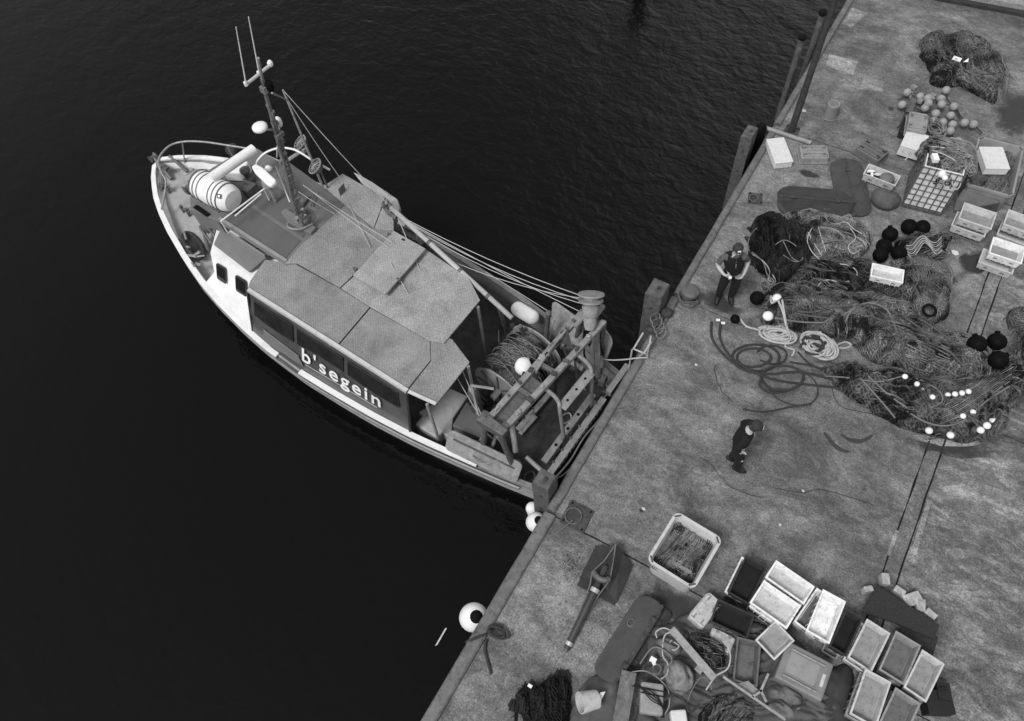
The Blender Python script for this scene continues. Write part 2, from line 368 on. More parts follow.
# edge beam along the quay lip, in lengths
for k, (a, b, wd) in enumerate([(-14, -.08, .2), (-.02, 5.45, .15), (5.55, 11.3, .13), (11.45, 17.9, .13), (18, 30, .13)]):
    e = MB(); n = int((b - a) / .4); pr = []
    for i in range(n + 1):
        y = lerp(a, b, i / n); j = noise.noise(V((y * 1.7, k, 0))) * .012
        pr.append([V((-.03 + j, y, -.35)), V((-.03 + j, y, .05)), V((.0 + j, y, .085)), V((wd - .03 + j * .5, y, .085)), V((wd + j, y, .06)), V((wd + j, y, .001))])
    vs = [p for r in pr for p in r]; fs = []
    for i in range(n):
        for q in range(5): fs.append((i * 6 + q, i * 6 + q + 1, i * 6 + 6 + q + 1, i * 6 + 6 + q))
    fs += [tuple(range(6))[::-1], tuple(n * 6 + q for q in range(6))]; e.add(vs, fs)
    o = e.build('quay_edge', mat('edge_beam', .13, .7, .35, 5, .4, dirt=.55)); struct(o)
# raised kerb at the far end
e = MB(); p0 = V((1.0, 17.93, 0)); p1 = V((12, 19.35, 0)); d = (p1 - p0); nn = V((-d.y, d.x, 0)).normalized()
e.obox(p0 - nn * .0 + V((0, 0, .001)), d, nn * .16, (0, 0, .09), 0); e.obox(p0 + nn * .165 + V((0, 0, .001)), d, nn * 9, (0, 0, .22), 1)
struct(e.build('raised_kerb', [darkp, mat('coarse_concrete', .26, .9, .3, 14, .5, dirt=.3, fine=.3)]))

def flat(name, pxs, m, z=.004, jit=.0, th=.003):
    pts = [Q(x, y, 0) for x, y in pxs]
    if jit:
        c = sum(pts, V((0, 0, 0))) / len(pts); q = []
        sp = smoothpath(pts, 6, True)
        for p in sp: q.append(p + (p - c).normalized() * noise.noise(p * 5) * jit)
        pts = q
    b = MB(); b.prism([p + V((0, 0, z - .001)) for p in pts], (0, 0, th)); return struct(b.build(name, m))
patchm = concrete('patch_concrete', .24); 
def dark_fade(name, v, k):            # stains and dark patches that fade out irregularly
    m = bpy.data.materials.new(name); m.use_nodes = True; nt = m.node_tree; N = nt.nodes; Lk = nt.links; p = N['Principled BSDF']
    p.inputs['Base Color'].default_value = (v, v, v, 1); p.inputs['Roughness'].default_value = .55; p.inputs['Specular IOR Level'].default_value = .3
    tc = N.new('ShaderNodeTexCoord'); mp = N.new('ShaderNodeMapping'); mp.inputs['Location'].default_value = (-.5, -.5, 0); Lk.new(tc.outputs['Generated'], mp.inputs[0])
    sp = N.new('ShaderNodeSeparateXYZ'); Lk.new(mp.outputs[0], sp.inputs[0]); cb = N.new('ShaderNodeCombineXYZ'); Lk.new(sp.outputs[0], cb.inputs[0]); Lk.new(sp.outputs[1], cb.inputs[1])
    ln = N.new('ShaderNodeVectorMath'); ln.operation = 'LENGTH'; Lk.new(cb.outputs[0], ln.inputs[0])
    nz = N.new('ShaderNodeTexNoise'); nz.inputs['Scale'].default_value = 4; nz.inputs['Detail'].default_value = 8; nz.inputs['Roughness'].default_value = .7; Lk.new(tc.outputs['Object'], nz.inputs['Vector'])
    a = N.new('ShaderNodeMath'); a.operation = 'MULTIPLY_ADD'; Lk.new(nz.outputs[0], a.inputs[0]); a.inputs[1].default_value = .55; Lk.new(ln.outputs['Value'], a.inputs[2])
    r = N.new('ShaderNodeMapRange'); r.inputs[1].default_value = .48; r.inputs[2].default_value = .7; r.inputs[3].default_value = k; r.inputs[4].default_value = 0; Lk.new(a.outputs[0], r.inputs[0]); Lk.new(r.outputs[0], p.inputs['Alpha'])
    return m
patchd = dark_fade('damp_concrete', .045, .8); patchd2 = dark_fade('dark_concrete_soft', .05, .55)
flat('concrete_patch', [(829, 54), (858, 62), (853, 75), (826, 66)], patchm)
flat('concrete_patch', [(863, 78), (885, 82), (882, 92), (860, 89)], concrete('patch_concrete_dull', .2))
flat('concrete_patch', [(852, 8), (868, 13), (851, 28), (842, 24)], patchm)
flat('concrete_patch', [(895, 530), (899, 531), (890, 556), (886, 555)], patchm)
flat('concrete_patch', [(927, 499), (932, 500), (916, 555), (910, 554)], patchm, .006)
flat('dark_patch', [(797, 166), (820, 175), (819, 180), (802, 175)], patchd, jit=.05)
flat('dark_patch', [(1000, 88), (1024, 90), (1040, 130), (1005, 140), (990, 120)], patchd2, jit=.1)  # concrete darker to the right of the far net heap
flat('dark_patch', [(955, 262), (975, 248), (1000, 262), (985, 272), (962, 275)], patchd, jit=.12)
flat('dark_patch', [(722, 596), (738, 600), (734, 612), (722, 610)], patchd, jit=.08)
flat('dark_patch', [(640, 575), (700, 600), (720, 640), (660, 620)], patchd2, jit=.1)  # concrete darker along the near side of the white tub
flat('dark_patch', [(700, 292), (716, 286), (730, 305), (745, 309), (740, 318), (712, 312)], patchd2, jit=.08)
flat('dark_patch', [(880, 425), (905, 437), (960, 447), (1000, 440), (1010, 452), (960, 458), (890, 440)], patchd2, jit=.1)
tyre = mat('rubber_mark', .04, .8, .5, 20, .1)
for a in ([(824, 432), (832, 443), (841, 450), (851, 452)], [(841, 434), (850, 440), (862, 441), (873, 435)]):
    pp = smoothpath([Q(x, y, 0) for x, y in a], 6); b = MB(); n = len(pp)
    vs = []; 
    for i, p in enumerate(pp):
        t = (pp[min(i + 1, n - 1)] - pp[max(i - 1, 0)]).normalized(); s = V((-t.y, t.x, 0)) * (.015 + .03 * math.sin(math.pi * i / (n - 1)) + .01 * noise.noise(p * 9)); vs += [p + s + V((0, 0, .004)), p - s + V((0, 0, .004))]
    b.add(vs, [(2 * i, 2 * i + 1, 2 * i + 3, 2 * i + 2) for i in range(n - 1)]); struct(b.build('tyre_mark', tyre))
# crack lines across the slab
for a in ([(775, 488), (800, 492), (822, 490), (845, 496), (872, 505)], [(700, 458), (712, 466), (727, 484), (745, 492), (762, 497)], [(715, 365), (716, 380), (724, 395), (733, 403)], [(828, 382), (840, 405), (862, 412), (880, 416)]):
    pp = smoothpath([Q(x, y, 0) for x, y in a], 5); b = MB(); vs = []; n = len(pp)
    for i, p in enumerate(pp):
        q = p + V((noise.noise(p * 6), noise.noise(p * 6 + V((9, 0, 0))), 0)) * .04; t = (pp[min(i + 1, n - 1)] - pp[max(i - 1, 0)]).normalized(); s = V((-t.y, t.x, 0)) * .009; vs += [q + s + V((0, 0, .004)), q - s + V((0, 0, .004))]
    b.add(vs, [(2 * i, 2 * i + 1, 2 * i + 3, 2 * i + 2) for i in range(n - 1)]); struct(b.build('crack', tyre))
# ------------------------------------------------------------------ the boat
boat = thing('fishing_boat', 'white hulled fishing trawler moored stern to the quay, grey plated roof, name on its side', 'fishing boat', BM.translation)
boat.rotation_euler = (0, 0, 3.0620406); PMAT[boat.name] = BM
GT = [(0, 1.62, 1.08), (.85, 1.79, 1.08), (1.5, 1.9, 1.08), (2.3, 2.03, 1.08), (3, 2.13, 1.08), (4, 2.23, 1.1), (5, 2.29, 1.12), (6, 2.33, 1.16), (7, 2.3, 1.22),
      (7.8, 2.22, 1.3), (8.7, 2.08, 1.42), (9.4, 1.93, 1.52), (10.2, 1.68, 1.64), (11, 1.38, 1.76), (11.5, 1.15, 1.84), (12, .88, 1.9), (12.42, .56, 1.96), (12.68, .33, 2.0), (12.84, .13, 2.02), (12.88, .03, 2.03)]
def gw(x): return interp(GT, x)
def wl(x):         # half breadth at the water
    return interp([(0, 1.35), (2, 1.75), (5, 2.05), (7, 1.95), (9, 1.45), (10.5, .85), (11.6, .35), (12.2, .06), (13.03, .01)], x)[0]
def dk(x): return interp([(0, .42), (4.5, .45), (7.4, .6), (8.2, 1.0), (10, 1.36), (13.1, 1.82)], x)[0]
xs = [i * .25 for i in range(52)] + [12.98, 13.03]; xs = [x for x in xs if x <= 12.7] + [12.68, 12.78, 12.84, 12.88]; xs = sorted(set(xs))
h = BB(); rows = []
for x in xs:
    b, z = gw(x); wv = wl(x); r = []
    # rows from gunwale to below water: fractions
    xo = lambda f: x - max(0, x - 11) * .42 * f       # raked stem
    for f, zz in ((0, z), (.06, z - .07), (.3, z - .3), (.32, z - .32), (.55, z - .55), (.85, .12), (1, -.25)):
        yy = lerp(b, wv, min(1, f) ** 1.15); r.append(V((xo(f), yy, zz)))
    rows.append(r)
nr = 7
for sgn in (1, -1):
    vs = [V((p.x, p.y * sgn, p.z)) for r in rows for p in r]; fs = []; mi = []
    o = len(h.v); h.v += vs
    for i in range(len(rows) - 1):
        for j in range(nr - 1):
            q = (i * nr + j, i * nr + j + 1, (i + 1) * nr + j + 1, (i + 1) * nr + j)
            q = q if sgn > 0 else q[::-1]; h.f.append(tuple(a + o for a in q))
            h.mi.append(0 if xs[i] > 6.2 and j < 2 or xs[i] > 10.5 and j < 3 else (2 if j == 2 else 1))
# transom
r = rows[0]; o = len(h.v); h.v += [V((0, p.y, p.z)) for p in r] + [V((0, -p.y, p.z)) for p in r]
for j in range(nr - 1): h.f.append((o + j, o + nr + j, o + nr + j + 1, o + j + 1)); h.mi.append(1)
h.build('hull', [white, hullgrey, darkp], boat, smooth='auto')
# bulwark cap and inner face
def strip(x0, x1, f, m, name, step=.25, both=True, side=0, parent=boat, close=True, label=None):
    for sgn in ((side,) if side else ((1, -1) if both else (1,))):
        b = BB(); n = max(2, int((x1 - x0) / step)); R = []
        for i in range(n + 1):
            x = lerp(x0, x1, i / n); R.append([V((p[0], p[1] * sgn, p[2])) for p in f(x)])
        k = len(R[0]); o = len(b.v); b.v += [p for r in R for p in r]
        for i in range(n):
            for j in range(k):
                q = (i * k + j, i * k + (j + 1) % k, (i + 1) * k + (j + 1) % k, (i + 1) * k + j); b.f.append(tuple(a + o for a in (q if sgn < 0 else q[::-1]))); b.mi.append(0)
        b.f.append(tuple(o + j for j in range(k))); b.f.append(tuple(o + n * k + j for j in range(k))); b.mi += [0, 0]
        ob = b.build(name, m, parent, label=label)
    return ob
def capf(x):
    b, z = gw(x); w_ = .1 if x < 7 else .12
    i_ = max(.005, b - w_); return [(x, b + .02, z - .02), (x, b + .02, z + .03), (x, i_, z + .03), (x, i_, z - .02)]
capg = mat('cap_grey', .2, .5, .3, 5, .1, dirt=.3)
strip(1.35, 5.95, capf, white, 'gunwale_cap', both=False); strip(0, 1.3, capf, capg, 'gunwale_cap', both=False); strip(0, 6.6, capf, capg, 'gunwale_cap', side=-1); strip(6.65, 12.82, capf, white, 'gunwale_cap')
strip(5.97, 6.63, lambda x: [(x, gw(x)[0] + .0, gw(x)[1] - .08), (x, gw(x)[0] + .0, gw(x)[1] - .04), (x, gw(x)[0] - .25, gw(x)[1] - .04), (x, gw(x)[0] - .25, gw(x)[1] - .08)], roofgrey, 'boarding_step')
def bwf(x):
    b, z = gw(x); o_ = max(.012, b - .05); i_ = max(.004, b - .09); d_ = dk(x)
    return [(x, o_, d_ - .02), (x, o_, z - .025), (x, i_, z - .025), (x, i_ - .03 * (x > 11), d_ - .02)]
strip(0, 12.8, bwf, mat('bulwark_paint', .36, .55, .15, 4, .05, dirt=.25), 'bulwark')
strip(.4, 12.4, lambda x: [(x, gw(x)[0] - .0, gw(x)[1] - .28), (x, gw(x)[0] + .035, gw(x)[1] - .26), (x, gw(x)[0] + .035, gw(x)[1] - .2), (x, gw(x)[0] - .0, gw(x)[1] - .18)], hullgrey, 'rubbing_strake')
# decks
def deck(x0, x1, m, name, dz=0):
    b = BB(); n = int((x1 - x0) / .3); vs = []
    for i in range(n + 1):
        x = lerp(x0, x1, i / n); y = max(.002, gw(x)[0] - .07); vs += [V((x, y, dk(x) + dz)), V((x, 0, dk(x) + .03 + dz)), V((x, -y, dk(x) + dz))]
    b.add(vs, [q for i in range(n) for q in ((3 * i, 3 * i + 3, 3 * i + 4, 3 * i + 1), (3 * i + 1, 3 * i + 4, 3 * i + 5, 3 * i + 2))]); return b.build(name, m, boat)
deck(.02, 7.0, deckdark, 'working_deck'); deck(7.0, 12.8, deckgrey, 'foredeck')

# wheelhouse: outline at three heights
def loft(name, polys, m, parent=boat, cap=True, bevel=0):
    b = BB(); k = len(polys[0]); vs = [V(p) for pl in polys for p in pl]; fs = []
    for i in range(len(polys) - 1):
        for j in range(k): fs.append((i * k + j, i * k + (j + 1) % k, (i + 1) * k + (j + 1) % k, (i + 1) * k + j))
    if cap: fs += [tuple(range(k))[::-1], tuple((len(polys) - 1) * k + j for j in range(k))]
    b.add(vs, fs); return b.build(name, m, parent, bevel=bevel)
def outl(xf, xa, y, ch, z, yo=0): return [(xa, -y + yo, z), (xf - ch * .7, -y + yo, z), (xf, -y + ch + yo, z), (xf, y - ch + yo, z), (xf - ch * .7, y + yo, z), (xa, y + yo, z)]
wh = loft('wheelhouse', [outl(9.95, 6.8, 1.93, 1.2, .95, -.06), outl(9.75, 6.8, 1.45, .6, 2.12, -.1)], white)
hullgrey_top = roofgrey
# port side low roof over the windows and the upper roof
rp = [B(221, 231, 2.3), B(214.5, 245.5, 2.16), B(250, 273, 2.16), B(270, 256, 2.3)]
b = BB(); b.prism(rp, (0, 0, .05)); b.build('side_roof', roofgrey, boat, bevel=.012)
up = [B(191, 199, 2.5), B(191, 211, 2.5), B(218.5, 222.5, 2.5), B(287, 267, 2.5), B(346, 206, 2.5), B(258, 150, 2.5), B(237, 155.5, 2.5), B(212, 170, 2.5)]
b = BB(); b.prism(up, (0, 0, .06)); ur = b.build('upper_roof', roofgrey, boat, bevel=.015)
# visor face with its dark slot at the port front
b = BB(); lo = [V((p.x * 1 - .05, p.y, p.z - .42)) for p in up]
b.prism([up[0], up[1], lo[1] + V((-.1, 0, 0)), lo[0] + V((-.1, 0, 0))], (-.03, -.02, 0)); b.prism([up[1], up[2], lo[2], lo[1]], (0, -.03, 0)); b.prism([up[7], up[0], lo[0] + V((-.15, 0, 0)), lo[7] + V((-.2, 0, 0))], (-.03, 0, 0)); b.build('visor', roofgrey, boat)
b = BB(); a1 = B(193, 207.5, 2.58); a2 = B(206.5, 217, 2.58); b.obox(a1, a2 - a1, (-.02, -.11, 0), (0, 0, .012)); b.build('visor_slot', blackr, boat)
# roof ridge strip + rails along the port edge
b = BB(); b.obox(B(219, 220, 2.56), B(286, 263, 2.56) - B(219, 220, 2.56), (.0, -.07, 0), (0, 0, .05)); b.obox(B(231, 236, 2.3), B(266, 259, 2.3) - B(231, 236, 2.3), (0, -.03, 0), (0, 0, .12)); b.build('roof_batten', mat('roof_trim', .26, .5, .15, 3, .02), boat)
# recessed panel fields on the roof
def rpanel(pts, z, th, m, name):
    b = BB(); b.prism([B(x, y, z) for x, y in pts], (0, 0, th)); return b.build(name, m, boat, bevel=.008)
rpanel([(224, 222), (244, 203), (301, 241), (284, 260)], 2.562, .012, roofdark, 'roof_panel')
rpanel([(247, 200), (268, 181), (312, 210), (316, 217), (303, 238)], 2.562, .012, roofdark, 'roof_panel')
rpanel([(275, 176), (290, 163), (342, 201), (318, 209)], 2.562, .01, roofdark, 'roof_panel')
rpanel([(282, 215), (287, 211), (317, 230), (312, 236), (290, 226)], 2.58, .1, roofgrey, 'mast_foot')
# side windows (port) and doors
def window(x0, x1, z0, z1, y, tilt=0):
    c = []; rr = .05
    for (cx, cz, a0) in ((x1 - rr, z1 - rr, 0), (x0 + rr, z1 - rr, 90), (x0 + rr, z0 + rr, 180), (x1 - rr, z0 + rr, 270)):
        for k in range(4):
            a = math.radians(a0 + k * 30); c.append(V((cx + rr * math.cos(a), y + tilt * (z1 - (cz + rr * math.sin(a))), cz + rr * math.sin(a))))
    b = BB(); b.prism(c, (0, .02, 0)); f = b.build('window', mat('window_rubber', .03, .6, .1, 5, 0), boat)
    ce = sum(c, V()) / len(c); b = BB(); b.prism([ce + (p - ce) * .84 + V((0, .02, 0)) for p in c], (0, .006, 0)); b.build('pane', glass, f)
for (x0, x1) in ((8.78, 9.1), (8.1, 8.46)): window(x0, x1, 1.6, 2.0, 1.44, .45)
# white casing between the port wall and the gunwale
strip(7.3, 9.3, lambda x: [(x, gw(x)[0] - .1, gw(x)[1] + .0), (x, gw(x)[0] - .1, gw(x)[1] + .025), (x, 1.4, gw(x)[1] + .12), (x, 1.4, gw(x)[1])], white, 'side_casing', both=False)

# canopy plates
CZ = 2.55
def plate(name, pts, z, m, th=.04, hang=.0):
    P = [B(x, y, z) for x, y in pts]; b = BB(); b.prism(P, (0, 0, -th)); return b.build(name, m, boat, bevel=.006)
plate('canopy_plate', [(247.5, 289.5), (250, 281), (265, 259.5), (295.5, 264), (340, 288.5), (369.5, 307), (335.5, 347)], CZ, tread)
plate('canopy_plate', [(336.5, 348), (370.5, 308), (430, 341), (430.5, 360), (406.5, 390)], CZ - .002, tread)
plate('canopy_plate', [(407.5, 391), (431, 361), (430.5, 341.5), (446, 337), (452, 339), (469.5, 362), (435.5, 405)], CZ - .004, tread)
plate('canopy_plate', [(284.5, 263.5), (301, 245), (345, 205), (372, 228), (393, 231), (352, 276), (340, 287.5), (297, 263)], CZ + .045, tread)
plate('canopy_plate', [(323.5, 186), (342.5, 173.5), (385, 197.5), (373.5, 228), (345.5, 205)], CZ + .08, treadlite)
plate('canopy_plate', [(386, 198), (393.5, 221), (393.5, 230.5), (374, 229)], CZ + .075, treadlite)
plate('canopy_plate', [(341, 288), (353, 277), (393.5, 231.5), (427, 250), (469, 278.5), (480, 300), (444, 343), (430, 340.5), (370, 306.5)], CZ + .04, treadlite)
hp = plate('roof_hatch', [(393.5, 230.5), (425.5, 248.5), (385.5, 294), (353, 275)], CZ + .2, treadlite, .05)
for (x, y) in ((356, 270), (390, 236), (404, 242), (399, 281)):
    b = BB(); b.box(B(x, y, CZ + .12), (.09, .05, .16)); b.build('hinge', steeldk, hp)
# folded flashing along the port canopy edge
b = BB(); a = B(247.5, 290.5, CZ + .01); c = B(406.5, 392, CZ + .01); b.obox(a, c - a, (0, -.07, .006), (0, 0, .02)); a2 = B(407.5, 393, CZ + .01); c2 = B(435, 405.5, CZ + .01); b.obox(a2, c2 - a2, (0, -.07, .006), (0, 0, .02))
a3 = V((a.x, a.y + .004, a.z)); b.obox(a3 + V((0, 0, -.08)), c - a, (0, .012, 0), (0, 0, .1)); b.build('edge_trim', mat('pale_trim', .5, .5, .1, 6, .02, dirt=.2), boat)
# dark opening + upright at the starboard canopy, white tarp roll along its edge
b = BB(); b.obox(B(325, 187, 2.62), B(344, 200, 2.62) - B(325, 187, 2.62), (0, 0, -.4), (-.02, 0, 0)); b.obox(B(341, 196, 2.62), B(346, 190, 2.62) - B(341, 196, 2.62), (0, 0, .22), (.01, .01, 0)); b.build('canopy_end', roofdark, boat)
b = BB(); cv = [B(353, 172, 2.7), B(358, 174, 2.75), B(372, 182, 2.8), (B(387, 192, 2.85)), B(397, 199, 2.7), B(400, 208, 2.45), B(397, 218, 2.2), B(394, 226, 1.9), B(391, 214, 2.1), B(388, 203, 2.5), B(380, 195, 2.6), B(364, 186, 2.6)]
b.prism(cv, (0, -.03, -.1)); b.build('side_awning', mat('canvas', .4, .85, .2, 5, .3, dirt=.25), boat, bevel=.02)
for x, y, z in ((2.45, 1.78, 2.5), (2.3, .65, 2.5), (3.0, -.62, 2.5), (5, 1.8, 2.5), (7.2, 1.75, 2.5), (5.5, -1.6, 2.5), (7.6, -1.9, 2.5)):
    b = BB(); b.tube([(x, y, .45), (x, y, z)], .035, 8); b.build('canopy_post', steel, boat)
# port side cloth with the name
pa, pb_, pc, pd = B(248.5, 292, CZ - .02), B(407, 393.5, CZ - .02), V((2.98, 2.03, 1.12)), V((7.55, 2.1, 1.28))
pm = mat('side_panel', .075, .3, .35, 1.5, .06, dirt=.25)
def pan(u, v):
    x = lerp(pd.x, pc.x, u); lo = V((x, gw(x)[0] - .1, gw(x)[1] + .0)); return pa.lerp(pb_, u).lerp(lo, v)
b = BB(); vs = []; nu, nv = 48, 10
for i in range(nu + 1):
    for j in range(nv + 1):
        p = pan(i / nu, j / nv); vs.append(p + V((0, .05 * noise.noise(V((i * .13, j * .35, 0))) * math.sin(math.pi * j / nv), 0)))
b.add(vs, [(i * (nv + 1) + j, i * (nv + 1) + j + 1, (i + 1) * (nv + 1) + j + 1, (i + 1) * (nv + 1) + j) for i in range(nu) for j in range(nv)])
panel = b.build('side_panel', pm, boat, smooth=True)
for q0, q1 in ((pd + V((0, .03, 0)), pa + V((0, .03, 0))), (pc, pb_)): b = BB(); b.tube([q0, q1], .03, 6); b.build('panel_frame', darkp, boat)
b = BB(); b.prism([pan(.1, .62) + V((0, .03, 0)), pan(.34, .66) + V((0, .03, 0)), pan(.37, .84) + V((0, .03, 0)), pan(.1, .9) + V((0, .03, 0))], (0, .03, 0)); b.build('side_step', roofgrey, boat, bevel=.02)
for u_a, u_b in ((.04, .3), (.33, .62), (.65, .95)):      # clear window sheets set in the side cloth, under the roof edge
    b = BB(); n_ = 10; top_, bot_ = [], []
    for i in range(n_ + 1):
        u_ = lerp(u_a, u_b, i / n_); top_.append(pan(u_, .09) + V((0, .03, 0))); bot_.append(pan(u_, .42 + .04 * math.sin(u_ * 9)) + V((0, .035, 0)))
    vs = top_ + bot_; b.add(vs, [(i, i + 1, n_ + 2 + i, n_ + 1 + i) for i in range(n_)]); b.build('side_window', mat('clear_sheet', .02, .16, .5, 2.5, .35, spec=.9), panel)
    b = BB(); b.tube(bot_, .012, 5); b.tube(top_ + [bot_[-1]], .01, 5); b.build('window_seam', darkp, panel)
# lettering
def text_mesh(s, size, off):
    cu = bpy.data.curves.new('lettering', 'FONT'); cu.body = s; cu.size = size; cu.offset = off; cu.extrude = .004; cu.space_character = 1.2
    to = bpy.data.objects.new('lettering', cu); col.objects.link(to); bpy.context.view_layer.update()
    me = bpy.data.meshes.new_from_object(to.evaluated_get(bpy.context.evaluated_depsgraph_get())); bpy.data.objects.remove(to); bpy.data.curves.remove(cu); return me
me = text_mesh("b'segein", .5, .005)
xs_ = [v.co.x for v in me.vertices]; tw = max(xs_) - min(xs_); x0_ = min(xs_)
uvec = (pan(.86, .6) - pan(.36, .55)); vvec = pan(.5, 0) - pan(.5, 1)
u0, u1 = .365, .845
for v in me.vertices:
    t = (v.co.x - x0_) / tw; hh = v.co.y / 1.35
    p = pan(lerp(u0, u1, t), .7 - hh * 1.1) + V((0, .05 + v.co.z, 0)); v.co = p
me.name = 'name_lettering'; me.materials.clear(); me.materials.append(white)
o = bpy.data.objects.new('name_lettering', me); col.objects.link(o); o.parent = panel
b = BB(); q0 = pan(u0 + .02, .755) + V((0, .05, 0)); q1 = pan(u1 - .02, .755) + V((0, .05, 0)); b.obox(q0, q1 - q0, (0, .004, 0), (0, 0, .014)); b.build('underline', white, panel)

# ---- bow fittings
b = BB(); rail = smoothpath([B(257, 150, 2.45), B(232, 146, 2.5), B(205, 142, 2.6), B(185, 141.5, 2.65), B(171, 145, 2.65), B(162, 153, 2.65), B(158, 162, 2.62), B(161, 172, 2.55), B(166, 183, 2.4), (11.6, 1.0, 1.9)], 6)
b.tube(rail, .024, 8); b.build('bow_rail', steel, boat, smooth=True)
for t_, bt in (((182, 141.5, 2.65), (12.55, -.42, 1.5)), ((160, 167, 2.6), (12.3, .55, 1.6)), ((227, 145.5, 2.5), (11.3, -1.2, 1.6)), ((162, 153, 2.65), (12.85, .2, 1.8))):
    b = BB(); b.tube([B(*t_), bt], .018, 6); b.build('rail_post', steel, boat)
b = BB(); b.tube([B(258, 151, 2.4), B(300, 171, 2.2), B(330, 193, 2.2)], .02, 6); b.tube([B(258, 158, 1.95), B(300, 181, 1.9), B(325, 197, 1.9)], .018, 6)
for q in ((270, 157), (285, 164), (300, 171), (315, 182)): 
    p = B(*q, 2.25); b.tube([p, (p.x, p.y, 1.4)], .015, 6)
b.build('side_rail', white, boat)
b = BB(); b.box((12.45, .12, 1.62), (.5, .42, .16)); b.box((12.35, -.34, 1.66), (.36, .3, .14)); b.build('bow_locker', mat('pale_grey_paint', .42, .5, .1, 4, .02, dirt=.2), boat, bevel=.02)
b = BB(); b.tube([(12.3, .12, 1.8), (12.95, -.02, 2.1)], .05, 8); b.lathe([(.1, -.09), (.06, -.04), (.06, .04), (.1, .09)], (12.95, .0, 2.1), (0, 1, 0), 12); b.tube([(12.2, -.3, 1.75), (12.7, -.3, 2.05)], .04, 8); b.box((12.65, .02, 1.98), (.4, .12, .06)); b.build('anchor_roller', steeldk, boat)
w_ = BB(); w_.lathe([(.05, -.32), (.13, -.3), (.08, -.25), (.08, -.1), (.15, -.08), (.15, .08), (.08, .1), (.08, .25), (.13, .3), (.05, .32)], (11.75, -.12, 1.72), (0.1, 1, 0), 16)
w_.box((11.75, -.12, 1.55), (.35, .35, .25)); w_.build('windlass', steeldk, boat)
b = BB(); 
for k in range(7): 
    c = V((11.5 + rnd.uniform(-.15, .15), .1 + rnd.uniform(-.2, .2), 1.46)); b.lathe([(.07, 0), (.085, .02), (.1, 0)], c, (rnd.uniform(-1, 1), rnd.uniform(-1, 1), 1), 10, caps=False)
b.tube(smoothpath([(11.9, .3, 1.46), (11.6, .35, 1.46), (11.5, .05, 1.5), (11.75, -.3, 1.5), (12, -.2, 1.5)], 5), .025, 6); b.build('anchor_chain', steeldk, boat)
for p in ((11.3, .62, 0), (12.2, .42, 0), (11.0, -.95, 0)):
    b = BB(); z = dk(p[0]); b.tube([(p[0] - .1, p[1], z), (p[0] - .1, p[1], z + .25)], .04, 8); b.tube([(p[0] + .1, p[1], z), (p[0] + .1, p[1], z + .25)], .04, 8); b.tube([(p[0] - .18, p[1], z + .16), (p[0] + .18, p[1], z + .16)], .03, 8); b.build('mooring_bitts', steeldk, boat)
b = BB(); b.lathe([(.1, 0), (.16, .02), (.16, .16), (.1, .2), (.05, .24)], B(234, 152, 1.9), (0, .2, 1), 14); b.build('deck_vent', rust, boat, smooth=True)
# davit frame on the port side deck
b = BB(); b.tube([B(201, 218, 1.9), (9.9, 1.3, 1.15)], .05, 8); b.tube([B(206, 225, 2.0), B(216, 238, 1.9)], .035, 8); b.tube([B(200, 228, 1.8), B(214, 246, 1.6)], .03, 8); b.box(B(206, 228, 1.8), (.3, .16, .1)); b.build('deck_davit', steeldk, boat)

# ---- mast
mast = BB(); mb_ = V((7.55, -.16, 2.6)); MY = -.16
def M_(x, y, dy=0): return BY(x, y, MY + dy)
path = [mb_, M_(292, 195), M_(283, 160), M_(275, 128), M_(266, 95), M_(262, 78)]
mast.tube(path, .055, 8, r2=.035)
mast.tube([M_(296, 215, .1), M_(287, 176, .09), M_(272, 120, .02)], .03, 6); mast.tube([M_(300, 214, -.2), M_(291, 172, -.1), M_(272, 112)], .03, 6)
for k in range(16):
    t_ = k / 16; q_ = path[0].lerp(path[4], t_); mast.box(q_ + V((rnd.uniform(-.05, .05), rnd.uniform(-.08, .08), 0)), (rnd.uniform(.05, .13), rnd.uniform(.06, .2), rnd.uniform(.03, .1)))
for k in range(5): q_ = path[0].lerp(path[3], .1 + k * .2); mast.tube([q_ + V((0, .13 * (1 - k * .15), 0)), q_ + V((0, -.13 * (1 - k * .15), 0))], .016, 5)
mo = mast.build('mast', mat('mast_steel', .19, .5, .4, 7, .2, metal=.2, dirt=.5), boat)
b = BB(); t0, t1 = M_(262, 78), M_(258, 58); b.tube([t0, t1], .028, 6); b.tube([t0 + V((0, -.12, -.3)), M_(271, 92, -.2)], .02, 6); b.build('topmast', steel, mo)
b = BB(); c = M_(258.5, 74.5); b.tube([c + V((0, .31, 0)), c + V((0, -.3, 0))], .03, 8); ca_ = b.build('crossbar', mat('pale_alloy', .5, .4, .1, 6, .03), mo)
for s_, tip in ((.3, (236, 27)), (-0.02, (248.5, 17))):
    b = BB(); e_ = c + V((0, s_, 0)); b.lathe([(.035, -.02), (.035, .05)], e_, (0, 0, 1), 8); b.tube([e_, BY(*tip, e_.y)], .014, 6, r2=.008); b.build('whip_antenna', whitep, mo)
b = BB(); b.lathe([(.03, -.03), (.05, 0), (.05, .05), (.03, .08)], c + V((0, -.3, 0)), (0, 0, 1), 10); b.build('masthead_light', whitep, mo)
b = BB(); b.lathe([(.06, -.05), (.08, 0), (.08, .1), (.05, .14)], M_(270, 88, -.06), (0, 0, 1), 12); b.build('navigation_lamp', blackr, mo); b = BB(); b.box(M_(265.5, 88.5), (.12, .16, .12)); b.build('lamp_bracket', steel, mo)
